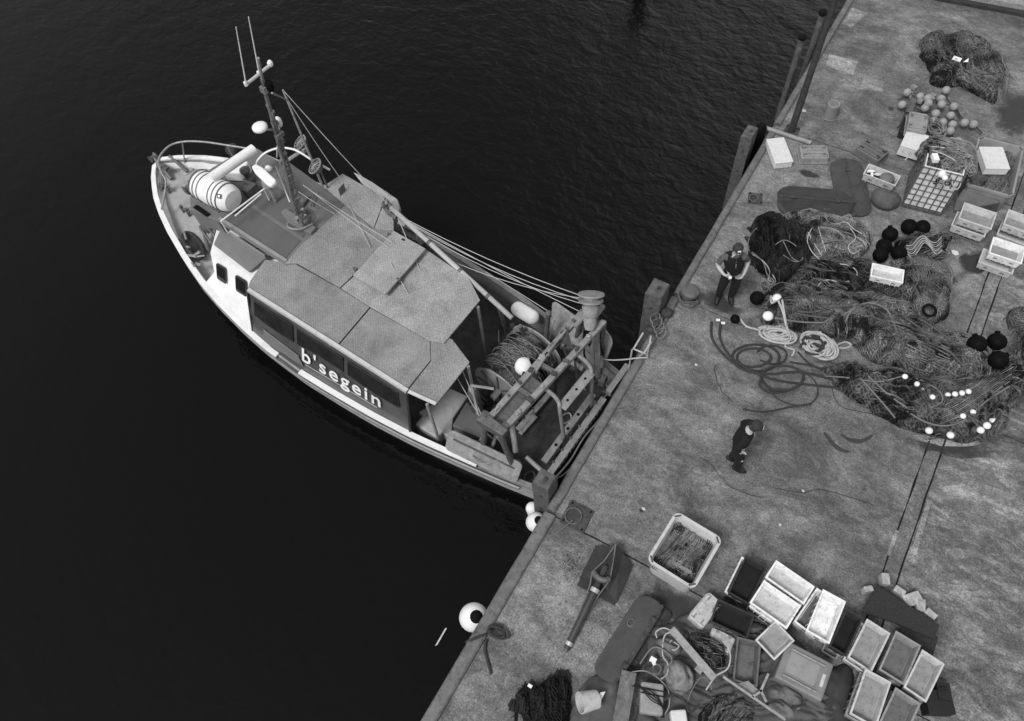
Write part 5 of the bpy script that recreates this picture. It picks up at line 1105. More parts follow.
    while made < strands_n and tries < strands * 6:          # bundles of twine lying side by side along the folds
        tries += 1; x, y = rr_.uniform(x0, x1), rr_.uniform(y0, y1)
        if not hz(x, y)[0]: continue
        dv = rr_.choice((0, 0, math.pi, rr_.uniform(0, 6.28))); a = dirn + dv; ln = int(rr_.uniform(.5, 1.3) * sl / .05); nb = rr_.choice((1, 2, 4, 7)); sp_ = rr_.uniform(.012, .03); T_ = [[] for _ in range(nb)]; rd = rr_.uniform(*sr)
        for q in range(ln):
            if not hz(x, y)[0]: break
            px_, py_ = -math.sin(a), math.cos(a)
            for b_ in range(nb):
                o_ = (b_ - nb / 2) * sp_ * (1 + .5 * math.sin(q * .35 + b_)); z, _ = hz(x + px_ * o_, y + py_ * o_)
                if z: T_[b_].append(V((x + px_ * o_, y + py_ * o_, z0 + z + .006 + .006 * (b_ % 3))))
            ta = dirn + noise.noise(V((x * .9, y * .9, seed))) * 1.9 + dv; a += .35 * math.sin(ta - a) + (rr_.random() - .5) * curl; x += math.cos(a) * .05; y += math.sin(a) * .05
        for P_ in T_:
            if len(P_) > 3: b.tube(P_, rd, 3, mi=0 if nb > 1 else 2); made += 1
    if strands:                  # head ropes running along the folds
        for k in range(int(strands / 26)):
            x, y = rr_.uniform(x0, x1), rr_.uniform(y0, y1); a = dirn + rr_.choice((0, math.pi)); dv = a - dirn; P_ = []
            for q in range(int(rr_.uniform(14, 40))):
                z, _ = hz(x, y)
                if not z: break
                P_.append(V((x, y, z0 + z + .018))); ta = dirn + dv + 2.2 * noise.noise(V((x * .8, y * .8, seed + k * .13)))
                a += .35 * math.sin(ta - a); x += math.cos(a) * .06; y += math.sin(a) * .06
            if len(P_) > 5: b.tube(smoothpath(P_, 2), rr_.uniform(.009, .016), 5, mi=rr_.choice((0, 1, 1)))
    if grid and strands:         # the meshes themselves: two crossed families of twine lying over the folds
        for fam in (.62, -.62):
            ca, sa = math.cos(dirn + fam), math.sin(dirn + fam); ext = (V((x1, y1, 0)) - V((x0, y0, 0))).length; cx, cy = (x0 + x1) / 2, (y0 + y1) / 2; k = -int(ext / 2 / grid)
            while k * grid < ext / 2:
                P_ = []; n_ = int(ext / .045)
                for q in range(n_):
                    s_ = -ext / 2 + q * .045; X_, Y_ = cx + ca * s_ - sa * k * grid, cy + sa * s_ + ca * k * grid
                    w_ = V((X_ * .8, Y_ * .8, seed + 4)); X_ += noise.noise(w_) * .5; Y_ += noise.noise(w_ + V((7, 7, 0))) * .5
                    z, _ = hz(X_, Y_)
                    if z and noise.noise(V((X_ * 1.7, Y_ * 1.7, seed + 2))) > -.22: P_.append(V((X_, Y_, z0 + z + .008)))
                    else:
                        if len(P_) > 4: b.tube(P_, sr[0] * .7, 3)
                        P_ = []
                if len(P_) > 4: b.tube(P_, sr[0] * .7, 3)
                k += 1
    if b.f: b.build('twine', [sm or ropegrey, MATS['rope_fold'], MATS['twine_light'] if sm is not MATS['twine_dark'] else sm], t)
    def top(x, y, add=.02):
        z, _ = hz(x, y); return V((x, y, z0 + (z or 0) + add))
    return t, top
def drape(name, lab, pxs, z, top, r, m, parent=None, cat='rope', k=5, grp=None, zmin=.02):
    """a rope drawn along image points lying over a heap: each point takes the heap's height there"""
    pts = []
    for sp_ in smoothpath([V((x, y, 0)) for x, y in pxs], k + 1):
        x, y = sp_.x, sp_.y; p = Q(x, y, z)
        if top:
            for _ in range(4): q = top(p.x, p.y, .0); p = Q(x, y, max(zmin, q.z) + r + .012)
        pts.append(p)
    for _ in range(2): pts = [pts[0]] + [pts[i] * .5 + (pts[i - 1] + pts[i + 1]) * .25 + V((0, 0, .002)) for i in range(1, len(pts) - 1)] + [pts[-1]]
    b = MB(); b.tube(pts, r, 6); o = b.build(name, m, parent, smooth=True)
    return o if parent else tag(center(o), lab, cat, grp)
nm_dark = net_mat('net_dark', .012, .09, .055, 1); nm_mid = net_mat('net_mid', .035, .25, .05, 1); nm_light = net_mat('net_light', .05, .32, .05, 1); nm_brown = net_mat('net_coarse', .018, .16, .07, 1.0)
tw_l = mat('twine_light', .2, .9, .75, 2.4, .2); tw_m = mat('twine_mid', .11, .9, .85, 2.2, .2); mat('rope_fold', .045, .9, .6, 6, .3); tw_d = mat('twine_dark', .012, .9, .5, 9, .2)

t, fr = tub('big white fish tub full of tangled grey netting on the open quay', [(676.2, 510.6), (646, 560), (725, 536)], .66, .66, mat('tub_plastic', .5, .5, .1, 3, .06, dirt=.25), grp='large tubs')
O, u, v, n, L, W = fr
ins = [O + u * a * L + v * b_ * W for a, b_ in ((.1, .1), (.5, .08), (.9, .1), (.92, .5), (.9, .9), (.5, .92), (.1, .9), (.08, .5))]
for p in ins: p.z = .33
tn, tt = mound('net_heap', 'pale tangled netting filling the big white tub', ins, .14, net_mat('tub_net', .07, .3, .03, 1), seed=3, cell=.03, prof=.08, strands=260, ragged=False, sm=tw_l, z0=.33, sr=(.004, .007), frq=2, sl=.4, grp='net heaps')
b = MB()
for cx, cy, an in ((.15, .15, 1), (.86, .2, .2), (.88, .85, 1.2), (.15, .85, 0)):
    for k in range(5):
        c = O + u * L * cx + v * W * cy; c.z = .47; d = u * math.cos(an) + v * math.sin(an); q = d.cross(n); b.tube([c + q * (.04 * k - .08) - d * .12 * (1 - .1 * k), c + q * (.03 * k - .06) + V((0, 0, .02)), c + q * (.035 * k - .07) + d * .13], .007, 4)
b.build('twine_bundle', tw_d, tn)
# tub with net at the top right
t, fr = tub('big grey tub heaped with netting at the right edge behind the net tank', [(979, 135.5), (966, 184), (1024, 149.5)], .7, .68, mat('tub_grey', .25, .55, .15, 3, .06, dirt=.25), grp='large tubs', rimw=.04)
O, u, v, n, L, W = fr
ins = [O + u * a * L + v * b_ * W for a, b_ in ((.08, .1), (.5, .06), (.93, .1), (.94, .5), (.93, .9), (.5, .94), (.08, .9), (.06, .5))]
for p in ins: p.z = .38
tn, tp_ = mound('net_heap', 'dark netting heaped in the grey tub under a white foam box', ins, .42, nm_mid, seed=8, cell=.035, prof=.3, strands=260, ragged=False, sm=tw_m, z0=.38, frq=1.4, fold=.25, grp='net heaps')
# side cover hanging on the tub
b = MB(); b.prism([Q(963, 190, .5), Q(1000, 203, .5), Q(996, 212, .1), Q(953, 212, .05), Q(956, 200, .3)], (0, 0, .03)); tag(center(b.build('cardboard_sheet', mat('card_grey', .13, .85, .2, 4, .1, dirt=.2), bevel=.01)), 'dull grey sheet propped between the net tank and the stacked boxes', 'sheet')
# caged tank
b0, b1 = Q(901.5, 205.5, .05), Q(941, 215.5, .05); u = (b1 - b0); u.z = 0; L = u.length; u /= L; v = V((-u.y, u.x, 0)); n = V((0, 0, 1)); W = .98; Hh = 1.22
t = thing('caged_tank', 'cut open white tank in a metal cage, heaped with netting and numbered on its face', 'tank', b0 + u * L / 2 + v * W / 2 - V((0, 0, .05)))
b = MB(); th = .03; i_ = .03
O = b0 + u * i_ + v * i_ + n * .06; L2, W2 = L - 2 * i_, W - 2 * i_
b.obox(O, u * L2, v * W2, n * .03); b.obox(O + n * .03, u * L2, v * th, n * (Hh - .1)); b.obox(O + n * .03 + v * (W2 - th), u * L2, v * th, n * (Hh - .1)); b.obox(O + n * .03 + v * th, u * th, v * (W2 - 2 * th), n * (Hh - .1)); b.obox(O + n * .03 + v * th + u * (L2 - th), u * th, v * (W2 - 2 * th), n * (Hh - .1)); b.build('liner', mat('tank_plastic', .68, .5, .15, 3, .06, dirt=.3), t, bevel=.01)
b = MB()
for k in range(8):
    z = n * (.08 + (Hh - .1) * k / 7); c = [b0 + z, b0 + u * L + z, b0 + u * L + v * W + z, b0 + v * W + z]; b.tube(c, .014, 5, closed=True)
for k in range(7):
    for o_ in (V((0, 0, 0)), v * W): b.tube([b0 + o_ + u * L * k / 6 + n * .05, b0 + o_ + u * L * k / 6 + n * Hh], .014, 5)
for k in range(1, 6):
    for o_ in (V((0, 0, 0)), u * L): b.tube([b0 + o_ + v * W * k / 6 + n * .05, b0 + o_ + v * W * k / 6 + n * Hh], .014, 5)
b.build('cage', steeldk, t); b = MB()
for k in (0, .45, .9): b.obox(b0 + v * W * k - n * .05, u * L, v * .1, n * .1)
b.build('pallet_foot', steeldk, t, bevel=.01)
me = text_mesh('5  3', .2, .01); 
for q in me.vertices: q.co = (b0 + u * (L * .42 + q.co.x * .9) + v * (i_ - .006) + n * (.8 + q.co.y)) - (b0 + u * L / 2 + v * W / 2 - V((0, 0, .05)))
me.materials.clear(); me.materials.append(darkp); o = bpy.data.objects.new('number', me); col.objects.link(o); o.parent = t
pl = [b0 + u * a + v * b_ for a, b_ in ((-.05, .35), (.2, .05), (.6, .0), (.95, .12), (1.02, .5), (.95, 1.0), (.55, 1.12), (.1, 1.1), (-.15, .8))]
for p in pl: p.z = 1.05
tn, tp2 = mound('net_heap', 'pale netting with a rope heaped over the caged tank', pl, .5, nm_light, seed=12, cell=.035, prof=.4, strands=420, ragged=False, sm=tw_l, z0=1.02, frq=1.5, fold=.35, grp='net heaps')
for a in ([(931, 150), (945, 155), (957, 163), (962, 178), (957, 190), (952, 182), (957, 168), (948, 160)], [(934, 156), (928, 170), (937, 178), (947, 170), (943, 184), (950, 190)], [(905, 160), (915, 152), (930, 147), (945, 148)]): drape('draped_rope', '', a, 1.1, tp2, .014, ropewhite, tn)
b = MB(); c = Q(935, 158, 1.5); b.box(c, (.12, .2, .1), Matrix.Rotation(.5, 3, 'Z')); b.build('foam_scrap', whitep, tn, bevel=.01)
for q, r_ in (((942, 174, 1.45), .08), ((945, 178, 1.42), .06)): b = MB(); b.ball(Q(*q), r_, 12); b.build('white_float', whitep, tn, smooth=True)
# grey stone
b = MB(); c = Q(886, 199, .2); b.ball(c, .28, 18, (1, 1, .75)); o = b.build('stone', mat('stone', .085, .85, .3, 5, .5, dirt=.3), smooth=True)
for q in o.data.vertices: d = q.co - c; k_ = 1 + .38 * noise.noise(d * 2.4 + V((3, 1, 0))) + .12 * noise.noise(d * 8); q.co = c + V((d.x * 1.05 * k_, d.y * k_, max(-.19, d.z * k_)))
tag(center(o), 'rough grey stone between the flat dark trawl door and the caged tank', 'stone')
# flat trawl doors on the quay
def quay_door(lab, O, u, v, L, W, dark, band=.5, th=.07, lie=0):
    n = V((0, 0, 1)); t = thing('trawl_door', lab, 'trawl door', O + u * L / 2 + v * W / 2, 'dark trawl doors lying on the quay'); rr = W * .4; pts = []
    for cx, cy, a0 in ((L - rr, W - rr, 0), (rr, W - rr, 90), (rr, rr, 180), (L - rr, rr, 270)):
        for k in range(6): a = math.radians(a0 + k * 18); pts.append((cx + rr * math.cos(a), cy + rr * math.sin(a)))
    # two panels meeting in a ridge along the middle
    ridge = lambda y: lie + .14 - abs(y - W * band) * .45
    up_ = [p for p in pts]; b = MB(); k = len(pts); top = [O + u * a + v * c + n * max(.05, ridge(c)) for a, c in pts]; bot = [p - n * .04 for p in top]
    ra, rb_ = min(p[0] for p in pts) + .01, max(p[0] for p in pts) - .01
    A = [q for q in pts if q[1] >= W * band - 1e-6]; Bq = [q for q in pts if q[1] <= W * band + 1e-6]
    for S_ in (A, Bq):
        x0_, x1_ = 0.0, L; S2 = sorted(S_, key=lambda q: math.atan2(q[1] - W * band, q[0] - L / 2)) 
        S2 = [q for q in S2]; S2 = S2 + [(x0_, W * band), (x1_, W * band)]; S2 = sorted(set(S2), key=lambda q: math.atan2(q[1] - (W * (band + (.12 if S_ is A else -.12))), q[0] - L / 2))
        b.prism([O + u * a + v * c + n * max(.05, ridge(c)) for a, c in S2], (0, 0, -.035))
    b.build('board', dark, t, bevel=.008)
    b = MB(); b.obox(O + u * .03 + v * (W * band - .025) + n * (ridge(W * band) - .004), u * (L - .06), v * .05, n * .012); 
    for f in (.22, .78): b.obox(O + u * (L * f - .06) + v * (W * band - .06) + n * (ridge(W * band) + .002), u * .12, v * .1, n * .03)
    b.build('keel_bar', rust, t, bevel=.005)
    b = MB(); b.tube([O + u * (L * .65 + .07 * math.cos(a)) + v * (W * .3 + .05 * math.sin(a)) + n * (ridge(W * .3) + .02) for a in [k * math.pi / 6 for k in range(12)]], .014, 5, closed=True); b.build('shackle', steeldk, t); return t
ddoor = mat('painted_door', .03, .55, .3, 5, .15, dirt=.3, fine=.1); ddoor2 = mat('painted_door_light', .05, .55, .25, 5, .15, dirt=.3, fine=.1)
a, c, d = Q(776, 216, .02), Q(853, 223, .02), Q(778, 186, .02); O, u, v, n, L, W = frame3(a, c, d); quay_door('dark rounded trawl door lying lengthwise in front of the pale netting', O, u, v, L, W, ddoor, .5, lie=.03)
a, c, d = Q(838, 217, .02), Q(828, 160, .02), Q(873, 218, .02); O, u, v, n, L, W = frame3(a, c, d); quay_door('dark trawl door lying crosswise under the end of the lengthwise one', O, u, v, L, W, ddoor2, .5, lie=-.06)
a, c, d = Q(590, 671, .12), Q(640, 592, .12), Q(618, 677, .12); O, u, v, n, L, W = frame3(a, c, d); quay_door('long dark rounded trawl door on the near quay beside the tarpaulin', O, u, v, L, W * 1.15, mat('door_slate', .06, .6, .2, 4, .1, fine=.12), .9, lie=.08)
a, c, d = Q(618, 675, .02), Q(660, 605, .02), Q(630, 680, .02); O, u, v, n, L, W = frame3(a, c, d); quay_door('second dark trawl door peeping out from under the long one', O, u, v, L * 1.0, W * 1.3, ddoor, .5, lie=-.09)
# black mat on boxes near the pile
t = thing('rubber_mat', 'black speckled board resting on white blocks at the channel end', 'board', Q(905, 612)); mtt = mat('speckled_mat', .022, .75, .5, 30, .3, fine=.5)
b = MB(); b.prism([Q(877.7, 585.5, .3), Q(939.8, 625, .3), Q(934, 639, .3), Q(893, 622, .3), Q(862, 612, .3)], (0, 0, -.04)); b.prism([Q(905, 618, .25), Q(938.5, 637, .25), Q(933, 655, .25), Q(898, 635, .25)], (0, 0, -.03)); b.build('board_sheet', mtt, t)
for k, (x, y, s) in enumerate(((884, 580, .13), (898, 592, .12), (911, 600, .2), (919, 606, .14), (929, 615, .12), (867, 590, .1))):
    p = Q(x, y, .1); o = MB(); o.box(p, (s, s * 1.5, .2), Matrix.Rotation(.4 + k, 3, 'Z')); tag(center(o.build('foam_block', mat('dirty_foam', .42, .85, .3, 7, .4, dirt=.5), bevel=.015)), ('pale foam block at the far tip of the black board', 'small foam block second along the board edge', 'largest white foam block halfway along the board edge', 'foam block next after the largest one', 'last small foam block toward the board corner', 'foam block on the left side of the black board')[k], 'foam block', 'foam blocks around the black board')
# ------------------------------------------------------------------ nets on the quay
def Qs(l, z=0): return [Q(x, y, z) for x, y in l]
# 1. far net
tn, tp = mound('net_heap', 'loose dark net heap at the far end of the quay with a white tag', Qs([(919, 44), (935, 38), (955, 38), (972, 41), (988, 50), (998, 62), (1006, 76), (1004, 92), (992, 105), (977, 98), (962, 88), (945, 88), (932, 82), (926, 66)]), .42, nm_brown, seed=21, strands=260, sm=tw_m, prof=.3, frq=1.1, grp='net heaps')
drape('loose_cord', '', [(998, 68), (1010, 74), (1019, 84), (1012, 80), (1003, 74)], .1, None, .008, tw_l, tn); drape('loose_cord', '', [(923, 62), (918, 70), (922, 80), (930, 76)], .05, None, .008, tw_l, tn)
c = Q(957, 59, .36); b = MB(); b.box(c, (.2, .14, .03), Matrix.Rotation(-.1, 3, 'Z')); b.add([Q(963, 62, .36), Q(969, 58, .38), Q(968, 62, .36)], [(0, 1, 2)]); b.build('white_tag', whitep, tn)
# 2. black rope heap and pale net near the standing man
tn, tb = mound('rope_heap', 'black tangled rope and net heap right behind the standing man', Qs([(748, 232), (757, 223), (772, 221), (790, 226), (806, 238), (810, 256), (806, 272), (790, 281), (770, 280), (756, 272), (750, 258), (746, 244)]), .55, net_mat('net_black', .006, .04, .05), seed=31, strands=250, sm=tw_d, sr=(.008, .016), prof=.25, fold=.7, cat='rope heap', frq=1.6)
for a in ([(752, 254), (764, 262), (770, 272), (768, 280), (776, 282), (772, 274)], [(778, 230), (785, 245), (792, 258), (800, 262)], [(757, 228), (750, 236), (748, 248), (754, 256)], [(775, 245), (785, 240), (797, 247), (803, 258), (795, 262), (783, 255)]): drape('draped_rope', '', a, .4, tb, .012, ropegrey if a[0][0] != 752 else ropewhite, tn)
tn, ta = mound('net_heap', 'pale bundled net with white cord loops beside the lengthwise trawl door', Qs([(780, 220), (800, 218), (825, 222), (848, 222), (863, 231), (868, 246), (858, 258), (848, 262), (836, 262), (818, 268), (803, 256), (797, 240), (785, 232)]), .6, nm_light, seed=33, strands=320, sm=tw_l, prof=.3, fold=.4, grp='net heaps')
for a in ([(812, 228), (807, 240), (812, 252), (820, 260)], [(808, 232), (815, 245), (822, 256)], [(818, 226), (822, 240), (826, 252)], [(850, 228), (856, 238), (848, 246), (852, 254), (860, 250)], [(838, 224), (846, 222), (852, 228), (862, 234)]): drape('draped_cord', '', a, .4, ta, .011, ropewhite, tn)
tn, tc_ = mound('net_heap', 'dark netting spread between the pale bundle and the white empty box', Qs([(808, 262), (830, 262), (850, 256), (868, 262), (880, 280), (905, 290), (900, 300), (880, 303), (855, 300), (825, 298), (805, 298), (790, 292), (788, 280)]), .48, nm_dark, seed=35, strands=210, sm=tw_m, prof=.25, fold=.55, grp='net heaps')
for a in ([(820, 296), (818, 286), (826, 280), (840, 282), (854, 280), (857, 272), (850, 266), (840, 264)], [(858, 300), (864, 290), (876, 288), (888, 296), (895, 302)], [(826, 264), (836, 272), (850, 280)]): drape('draped_cord', '', a, .3, tc_, .012, ropewhite if a[0][0] == 820 else ropedark, tn)
tn, td = mound('net_heap', 'rounded fine meshed grey net bag right of the white empty box', Qs([(893, 262), (915, 258), (935, 266), (949, 276), (951, 296), (946, 318), (934, 326), (915, 322), (903, 308), (897, 290), (890, 276)]), .62, nm_mid, seed=37, strands=240, sm=tw_m, prof=.45, fold=.22, frq=.8, grp='net heaps')
b = MB(); b.tube([Q(929, 311, .5) + V((math.cos(a) * .12, math.sin(a) * .14, .02)) for a in [k * .449 for k in range(14)]], .03, 6, closed=True); b.build('net_ring', blackr, tn)
# corded footrope ruffles by the black floats
tn, te = mound('net_heap', 'small net with pale corded ruffles beside the black floats', Qs([(896, 243), (910, 235), (925, 236), (938, 232), (948, 238), (948, 250), (940, 262), (925, 264), (908, 262), (898, 256)]), .3, nm_dark, seed=39, strands=160, sm=tw_m, prof=.25, fold=.5, grp='net heaps')
for k in range(7):
    a = [(906 + i * 6 , 252 - k * 1.6 + (7 - k * .4) * math.sin(i * 1.5 + k * .12) - i * .8) for i in range(7)]; drape('draped_cord', '', a, .25, te, .010, ropewhite if k % 2 == 0 else ropegrey, tn)
# 3. the main long net: upper roll
tn, tf = mound('net_heap', 'long rolled trawl net running from the white rope coil to the black floats', Qs([(757, 300), (775, 292), (800, 291), (822, 298), (845, 301), (870, 302), (893, 312), (915, 325), (940, 335), (962, 345), (985, 352), (994, 366), (985, 380), (960, 380), (935, 378), (905, 372), (880, 364), (862, 356), (845, 345), (820, 338), (795, 332), (770, 326), (757, 315)]), .75, nm_mid, seed=41, strands=550, sm=tw_m, prof=.4, fold=.6, frq=1.0, sl=1.1, grp='net heaps')
for a in ([(760, 296), (790, 300), (820, 306), (850, 306), (880, 306), (905, 318), (930, 336), (950, 352), (965, 368)], [(750, 306), (780, 310), (810, 316), (840, 318), (862, 308), (885, 304), (905, 312), (930, 325), (955, 345)],
          [(775, 318), (800, 322), (830, 322), (848, 312), (862, 304), (880, 302)], [(845, 325), (850, 312), (866, 303), (885, 308), (893, 322), (898, 336)], [(902, 345), (905, 360), (915, 368), (928, 372)], [(880, 312), (892, 322), (900, 340), (914, 348)], [(770, 304), (800, 312), (835, 312), (870, 316), (900, 330), (925, 345)]):
    drape('draped_rope', '', a, .4, tf, .02, ropegrey if a[0][0] % 2 else mat('rope_mid', .09, .9, .3, 30, .4), tn)
for k in range(10): drape('draped_cord', '', [(905 + i * 9, 332 + k * 2.6 + i * 3.6 + 1.5 * math.sin(i + k)) for i in range(6)], .5, tf, .009, tw_l, tn)
b = MB()
b.ball(Q(777, 298.5, .55), .1, 14); b.ball(Q(768, 316, .5), .11, 14, (1, 1, .8)); b.build('float', [whitep], tn, smooth=True); 
for q, r_ in (((757, 298, .4), .15), ((735, 319, .1), .1)): b = MB(); b.ball(Q(*q), r_, 12); b.build('dark_float', mat('black_float', .005, .6, .3, 5, .05, spec=.06), tn, smooth=True)
# lower net with floatline
tn, tg = mound('net_heap', 'dark lower net with a string of white floats along its curved hem', Qs([(822, 370), (845, 368), (862, 374), (885, 372), (905, 378), (930, 382), (960, 386), (985, 382), (1005, 372), (1024, 378), (1022, 395), (1008, 415), (998, 432), (978, 441), (955, 443), (935, 437), (912, 432), (890, 424), (870, 412), (855, 398), (835, 388)]), .62, nm_brown, seed=43, strands=550, sm=tw_m, prof=.35, fold=.65, frq=1.1, sl=.9, grp='net heaps')
fl = MB()
def onheap(top, x, y, lift):
    p = Q(x, y, .2)
    for _ in range(4): q = top(p.x, p.y, 0); p = Q(x, y, max(.03, q.z) + lift)
    return p
for x, y in ((950.5, 435), (962, 435), (971, 431.5), (980.5, 430), (987, 425.5), (993, 420), (929, 430.5)): fl.ball(onheap(tg, x, y, .085), .072, 12, (1, 1, .8))
for x, y in ((948, 395), (955, 394), (962, 393), (968.5, 391.5), (921.5, 390), (917, 384), (932.5, 397), (973, 412), (963, 416), (905, 376.5)): fl.ball(onheap(tg, x, y, .075), .055, 12, (1, 1, .8))
fl.build('float', whitep, tn, smooth=True)
for a in ([(824, 376), (850, 378), (880, 382), (905, 376), (925, 382), (940, 392), (942, 402), (930, 408)], [(940, 382), (955, 380), (970, 378), (975, 386), (960, 392)], [(928, 435), (950, 439), (975, 436), (992, 426), (1003, 410), (1015, 392)], [(905, 410), (925, 422), (945, 426), (965, 420), (985, 402), (1010, 386)], [(860, 378), (880, 400), (895, 418)], [(868, 376), (890, 396), (910, 410)]):
    drape('draped_rope', '', a, .4, tg, .017, ropegrey if a[0][0] != 928 else ropedark, tn)
for k in range(14): drape('draped_cord', '', [(940 + i * 14 + k * .6, 424 - i * 8 - k * 2.4 + 3 * math.sin(i * .9 + k * .1)) for i in range(6)], .5, tg, .009, tw_m if k % 3 else tw_l, tn)
# right edge net
tn, th_ = mound('net_heap', 'net curtain rising along the right frame edge past the black floats', Qs([(1004, 318), (1016, 313), (1040, 320), (1060, 350), (1040, 372), (1015, 384), (1004, 382), (1006, 366), (1014, 350), (1012, 336)]), .55, nm_mid, seed=45, strands=300, sm=tw_m, prof=.3, fold=.5, grp='net heaps')
# green crates of cord piece on the net
tn, ti = mound('net_heap', 'small knotted pale net lump just left of the black floats', Qs([(946, 342), (958, 338), (975, 344), (986, 352), (991, 366), (985, 378), (970, 374), (955, 362)]), .5, nm_light, seed=47, strands=200, sm=tw_l, prof=.3, fold=.35, grp='net heaps')
# black floats
fb = mat('black_float', .005, .6, .3, 5, .05, spec=.06)
def floats(lst, z, r, lab, grp):
    for k, (x, y) in enumerate(lst):
        c = Q(x, y, z); t = thing('black_float', lab[k] if isinstance(lab, list) else lab, 'float', c - V((0, 0, r)), grp)
        b = MB(); b.ball(c, r, 18, (1, 1, .94), ax=(rnd.uniform(-1, 1), rnd.uniform(-1, 1), 1)); b.build('ball', fb, t, smooth=True); b = MB(); ax = V((rnd.uniform(-1, 1), rnd.uniform(-1, 1), .3)).normalized(); b.lathe([(.05, 0), (.05, .03), (.02, .04)], c + ax * r * .97, ax, 10); b.build('eye', fb, t)
floats([(890, 234.5), (909, 226.5), (922.5, 227.5), (880.5, 255), (899, 253), (884, 246)], .2, .17, ['black float at the left of the six beside the corded ruffle net', 'black float at the top of the six beside the ruffle net', 'black float on the right of the six, toward the box stacks', 'black float nearest the white empty box', 'black float tucked under the ruffle net hem', 'black float in the middle of the left three'], 'black floats in a cluster of six')
floats([(977, 344), (997, 341.5), (998.5, 360)], .5, .18, ['black float left of the three by the right edge nets', 'black float at the top of the three by the right edge nets', 'black float at the bottom of the three by the right edge nets'], 'three black floats at the right edge')
# rope coils: pale ones
def coil(lab, cx, cy, z, rx, ry, n, r, m, seed, cat='rope coil', name='rope_coil', tl=None, jit=.25, grp=None):
    rr_ = random.Random(seed); t = thing(name, lab, cat, Q(cx, cy, 0), grp); b = MB()
    for k in range(n):
        a0 = rr_.uniform(0, 6.28); s = rr_.uniform(.45, 1); ox, oy = rr_.uniform(-1, 1) * rx * jit, rr_.uniform(-1, 1) * ry * jit; st = rr_.uniform(.6, 1.3)
        pts = [Q(cx + ox + rx * s * math.cos(a), cy + oy + ry * s * st * math.sin(a + .4), .02 + z * rr_.uniform(.5, 1)) for a in [a0 + i * .7 for i in range(9)]]
        b.tube(smoothpath(pts, 4), r, 6)
    b.build('coil', m, t, smooth=True)
    for l in (tl or []):
        b = MB(); b.tube(smoothpath([Q(*q) for q in l], 5), r, 6); b.build('tail', m, t, smooth=True)
    return t
coil('dense coil of pale rope beneath the dark rope turn', 818, 345, .25, 17, 13, 22, .024, ropewhite, 3, tl=[[(835, 346, .1), (845, 342, .05), (851, 345, .03), (846, 348, .03), (836, 348, .05)]])
coil('loose chain of pale rope loops left of the dense coil', 777, 333, .2, 19, 9, 13, .024, ropewhite, 5, tl=[[(771, 296, .5), (772, 303, .55), (781, 298, .6), (784, 312, .6), (787, 328, .4), (791, 338, .2), (785, 346, .1), (794, 350, .05), (792, 356, .03)], [(778, 300, .62), (783, 312, .6), (786, 326, .45)], [(740, 318, .05), (746, 326, .05), (758, 330, .05), (768, 336, .06)]])
coil('thin knotted cord tangle hanging over the black heap edge', 766, 288, .3, 8, 7, 7, .012, ropegrey, 7, tl=[[(752, 252, .4), (763, 262, .42), (767, 274, .42), (772, 282, .45)], [(768, 276, .5), (774, 281, .5), (770, 285, .5), (767, 280, .5)]])
coil('dark rope turns crossing over the dense pale coil', 816, 346, .32, 19, 15, 4, .026, ropedark, 9)
t = thing('hose_coil', 'long black hose looped loosely over the bare concrete between the two men', 'hose coil', Q(770, 370, 0)); b = MB()
def hs_(l, r=.026): b.tube(smoothpath([Q(*(q if len(q) == 3 else (q[0], q[1], .035))) for q in l], 6), r, 6)
hs_([(711.5, 322), (712, 338), (723, 354), (740, 367), (760, 371), (775, 366), (779, 355), (768, 346), (748, 345), (734, 352), (734, 363), (748, 371, .09), (770, 374, .09), (800, 372, .09), (835, 380), (862, 386)])
hs_([(721, 323), (720, 338), (730, 356), (745, 366, .08), (762, 365, .09), (771, 357, .09), (760, 349, .08), (743, 350), (737, 358), (746, 368, .1), (772, 379, .1), (803, 384), (840, 388), (870, 392)])
hs_([(762, 376, .08), (760, 386), (770, 392), (786, 391), (800, 384, .09), (803, 374, .09), (792, 367, .1), (775, 366, .1), (763, 372, .1), (762, 380), (772, 389, .09), (790, 390, .09)])
hs_([(757, 352, .1), (764, 346, .1), (776, 346, .1), (786, 352), (784, 361), (772, 364, .1), (760, 360, .1)], .02)
hs_([(769, 388), (778, 399), (795, 405), (811, 403), (818, 393), (814, 380), (800, 370, .1), (790, 366)], .014)
hs_([(743, 409), (757, 411.5), (771, 411), (790, 407), (811, 404)], .02)
hs_([(790, 362), (812, 366), (840, 374), (872, 380)], .022); hs_([(798, 352), (810, 364), (830, 372), (855, 378)], .02)
b.build('hose', ropedark, t, smooth=True)
b = MB(); 
for q in ((716, 320), (721, 323)): b.lathe([(.03, 0), (.03, .08)], Q(*q, .05), (1, .5, 0), 8)
b.build('coupling', whitep, t)
# float string: two rows of grey balls
gfm = mat('grey_float', .3, .5, .1, 5, .04, dirt=.12)
FP = [(907.3, 92.5), (902.1, 104.8), (920, 96.7), (928, 98.3), (928.4, 103.4), (941.6, 104.4), (941, 99), (946, 90.3), (953.8, 106.6), (935.6, 113.6), (950.6, 115.6), (933.5, 121), (942.8, 122.3), (952.4, 124.6), (950.2, 131), (957.8, 141.2), (964.5, 122.8), (973.5, 124.4), (925, 108)]
WH = ['leftmost upper', 'leftmost lower', 'third from the left on the upper row', 'pale upper of a touching pair', 'lower of the touching pair', 'large central', 'half hidden behind the central one', 'highest, nearest the far net', 'right hand one below the highest', 'left one of the middle row', 'one by the cord knot in the middle', 'left one above the white foam box', 'one just right of it in the lower row', 'one on the lower row by the knot', 'second to last down the string', 'lowest, touching the net tank heap', 'one of the outlying right hand pair, nearer the string', 'rightmost outlying', 'smallest one beside the upturned box']
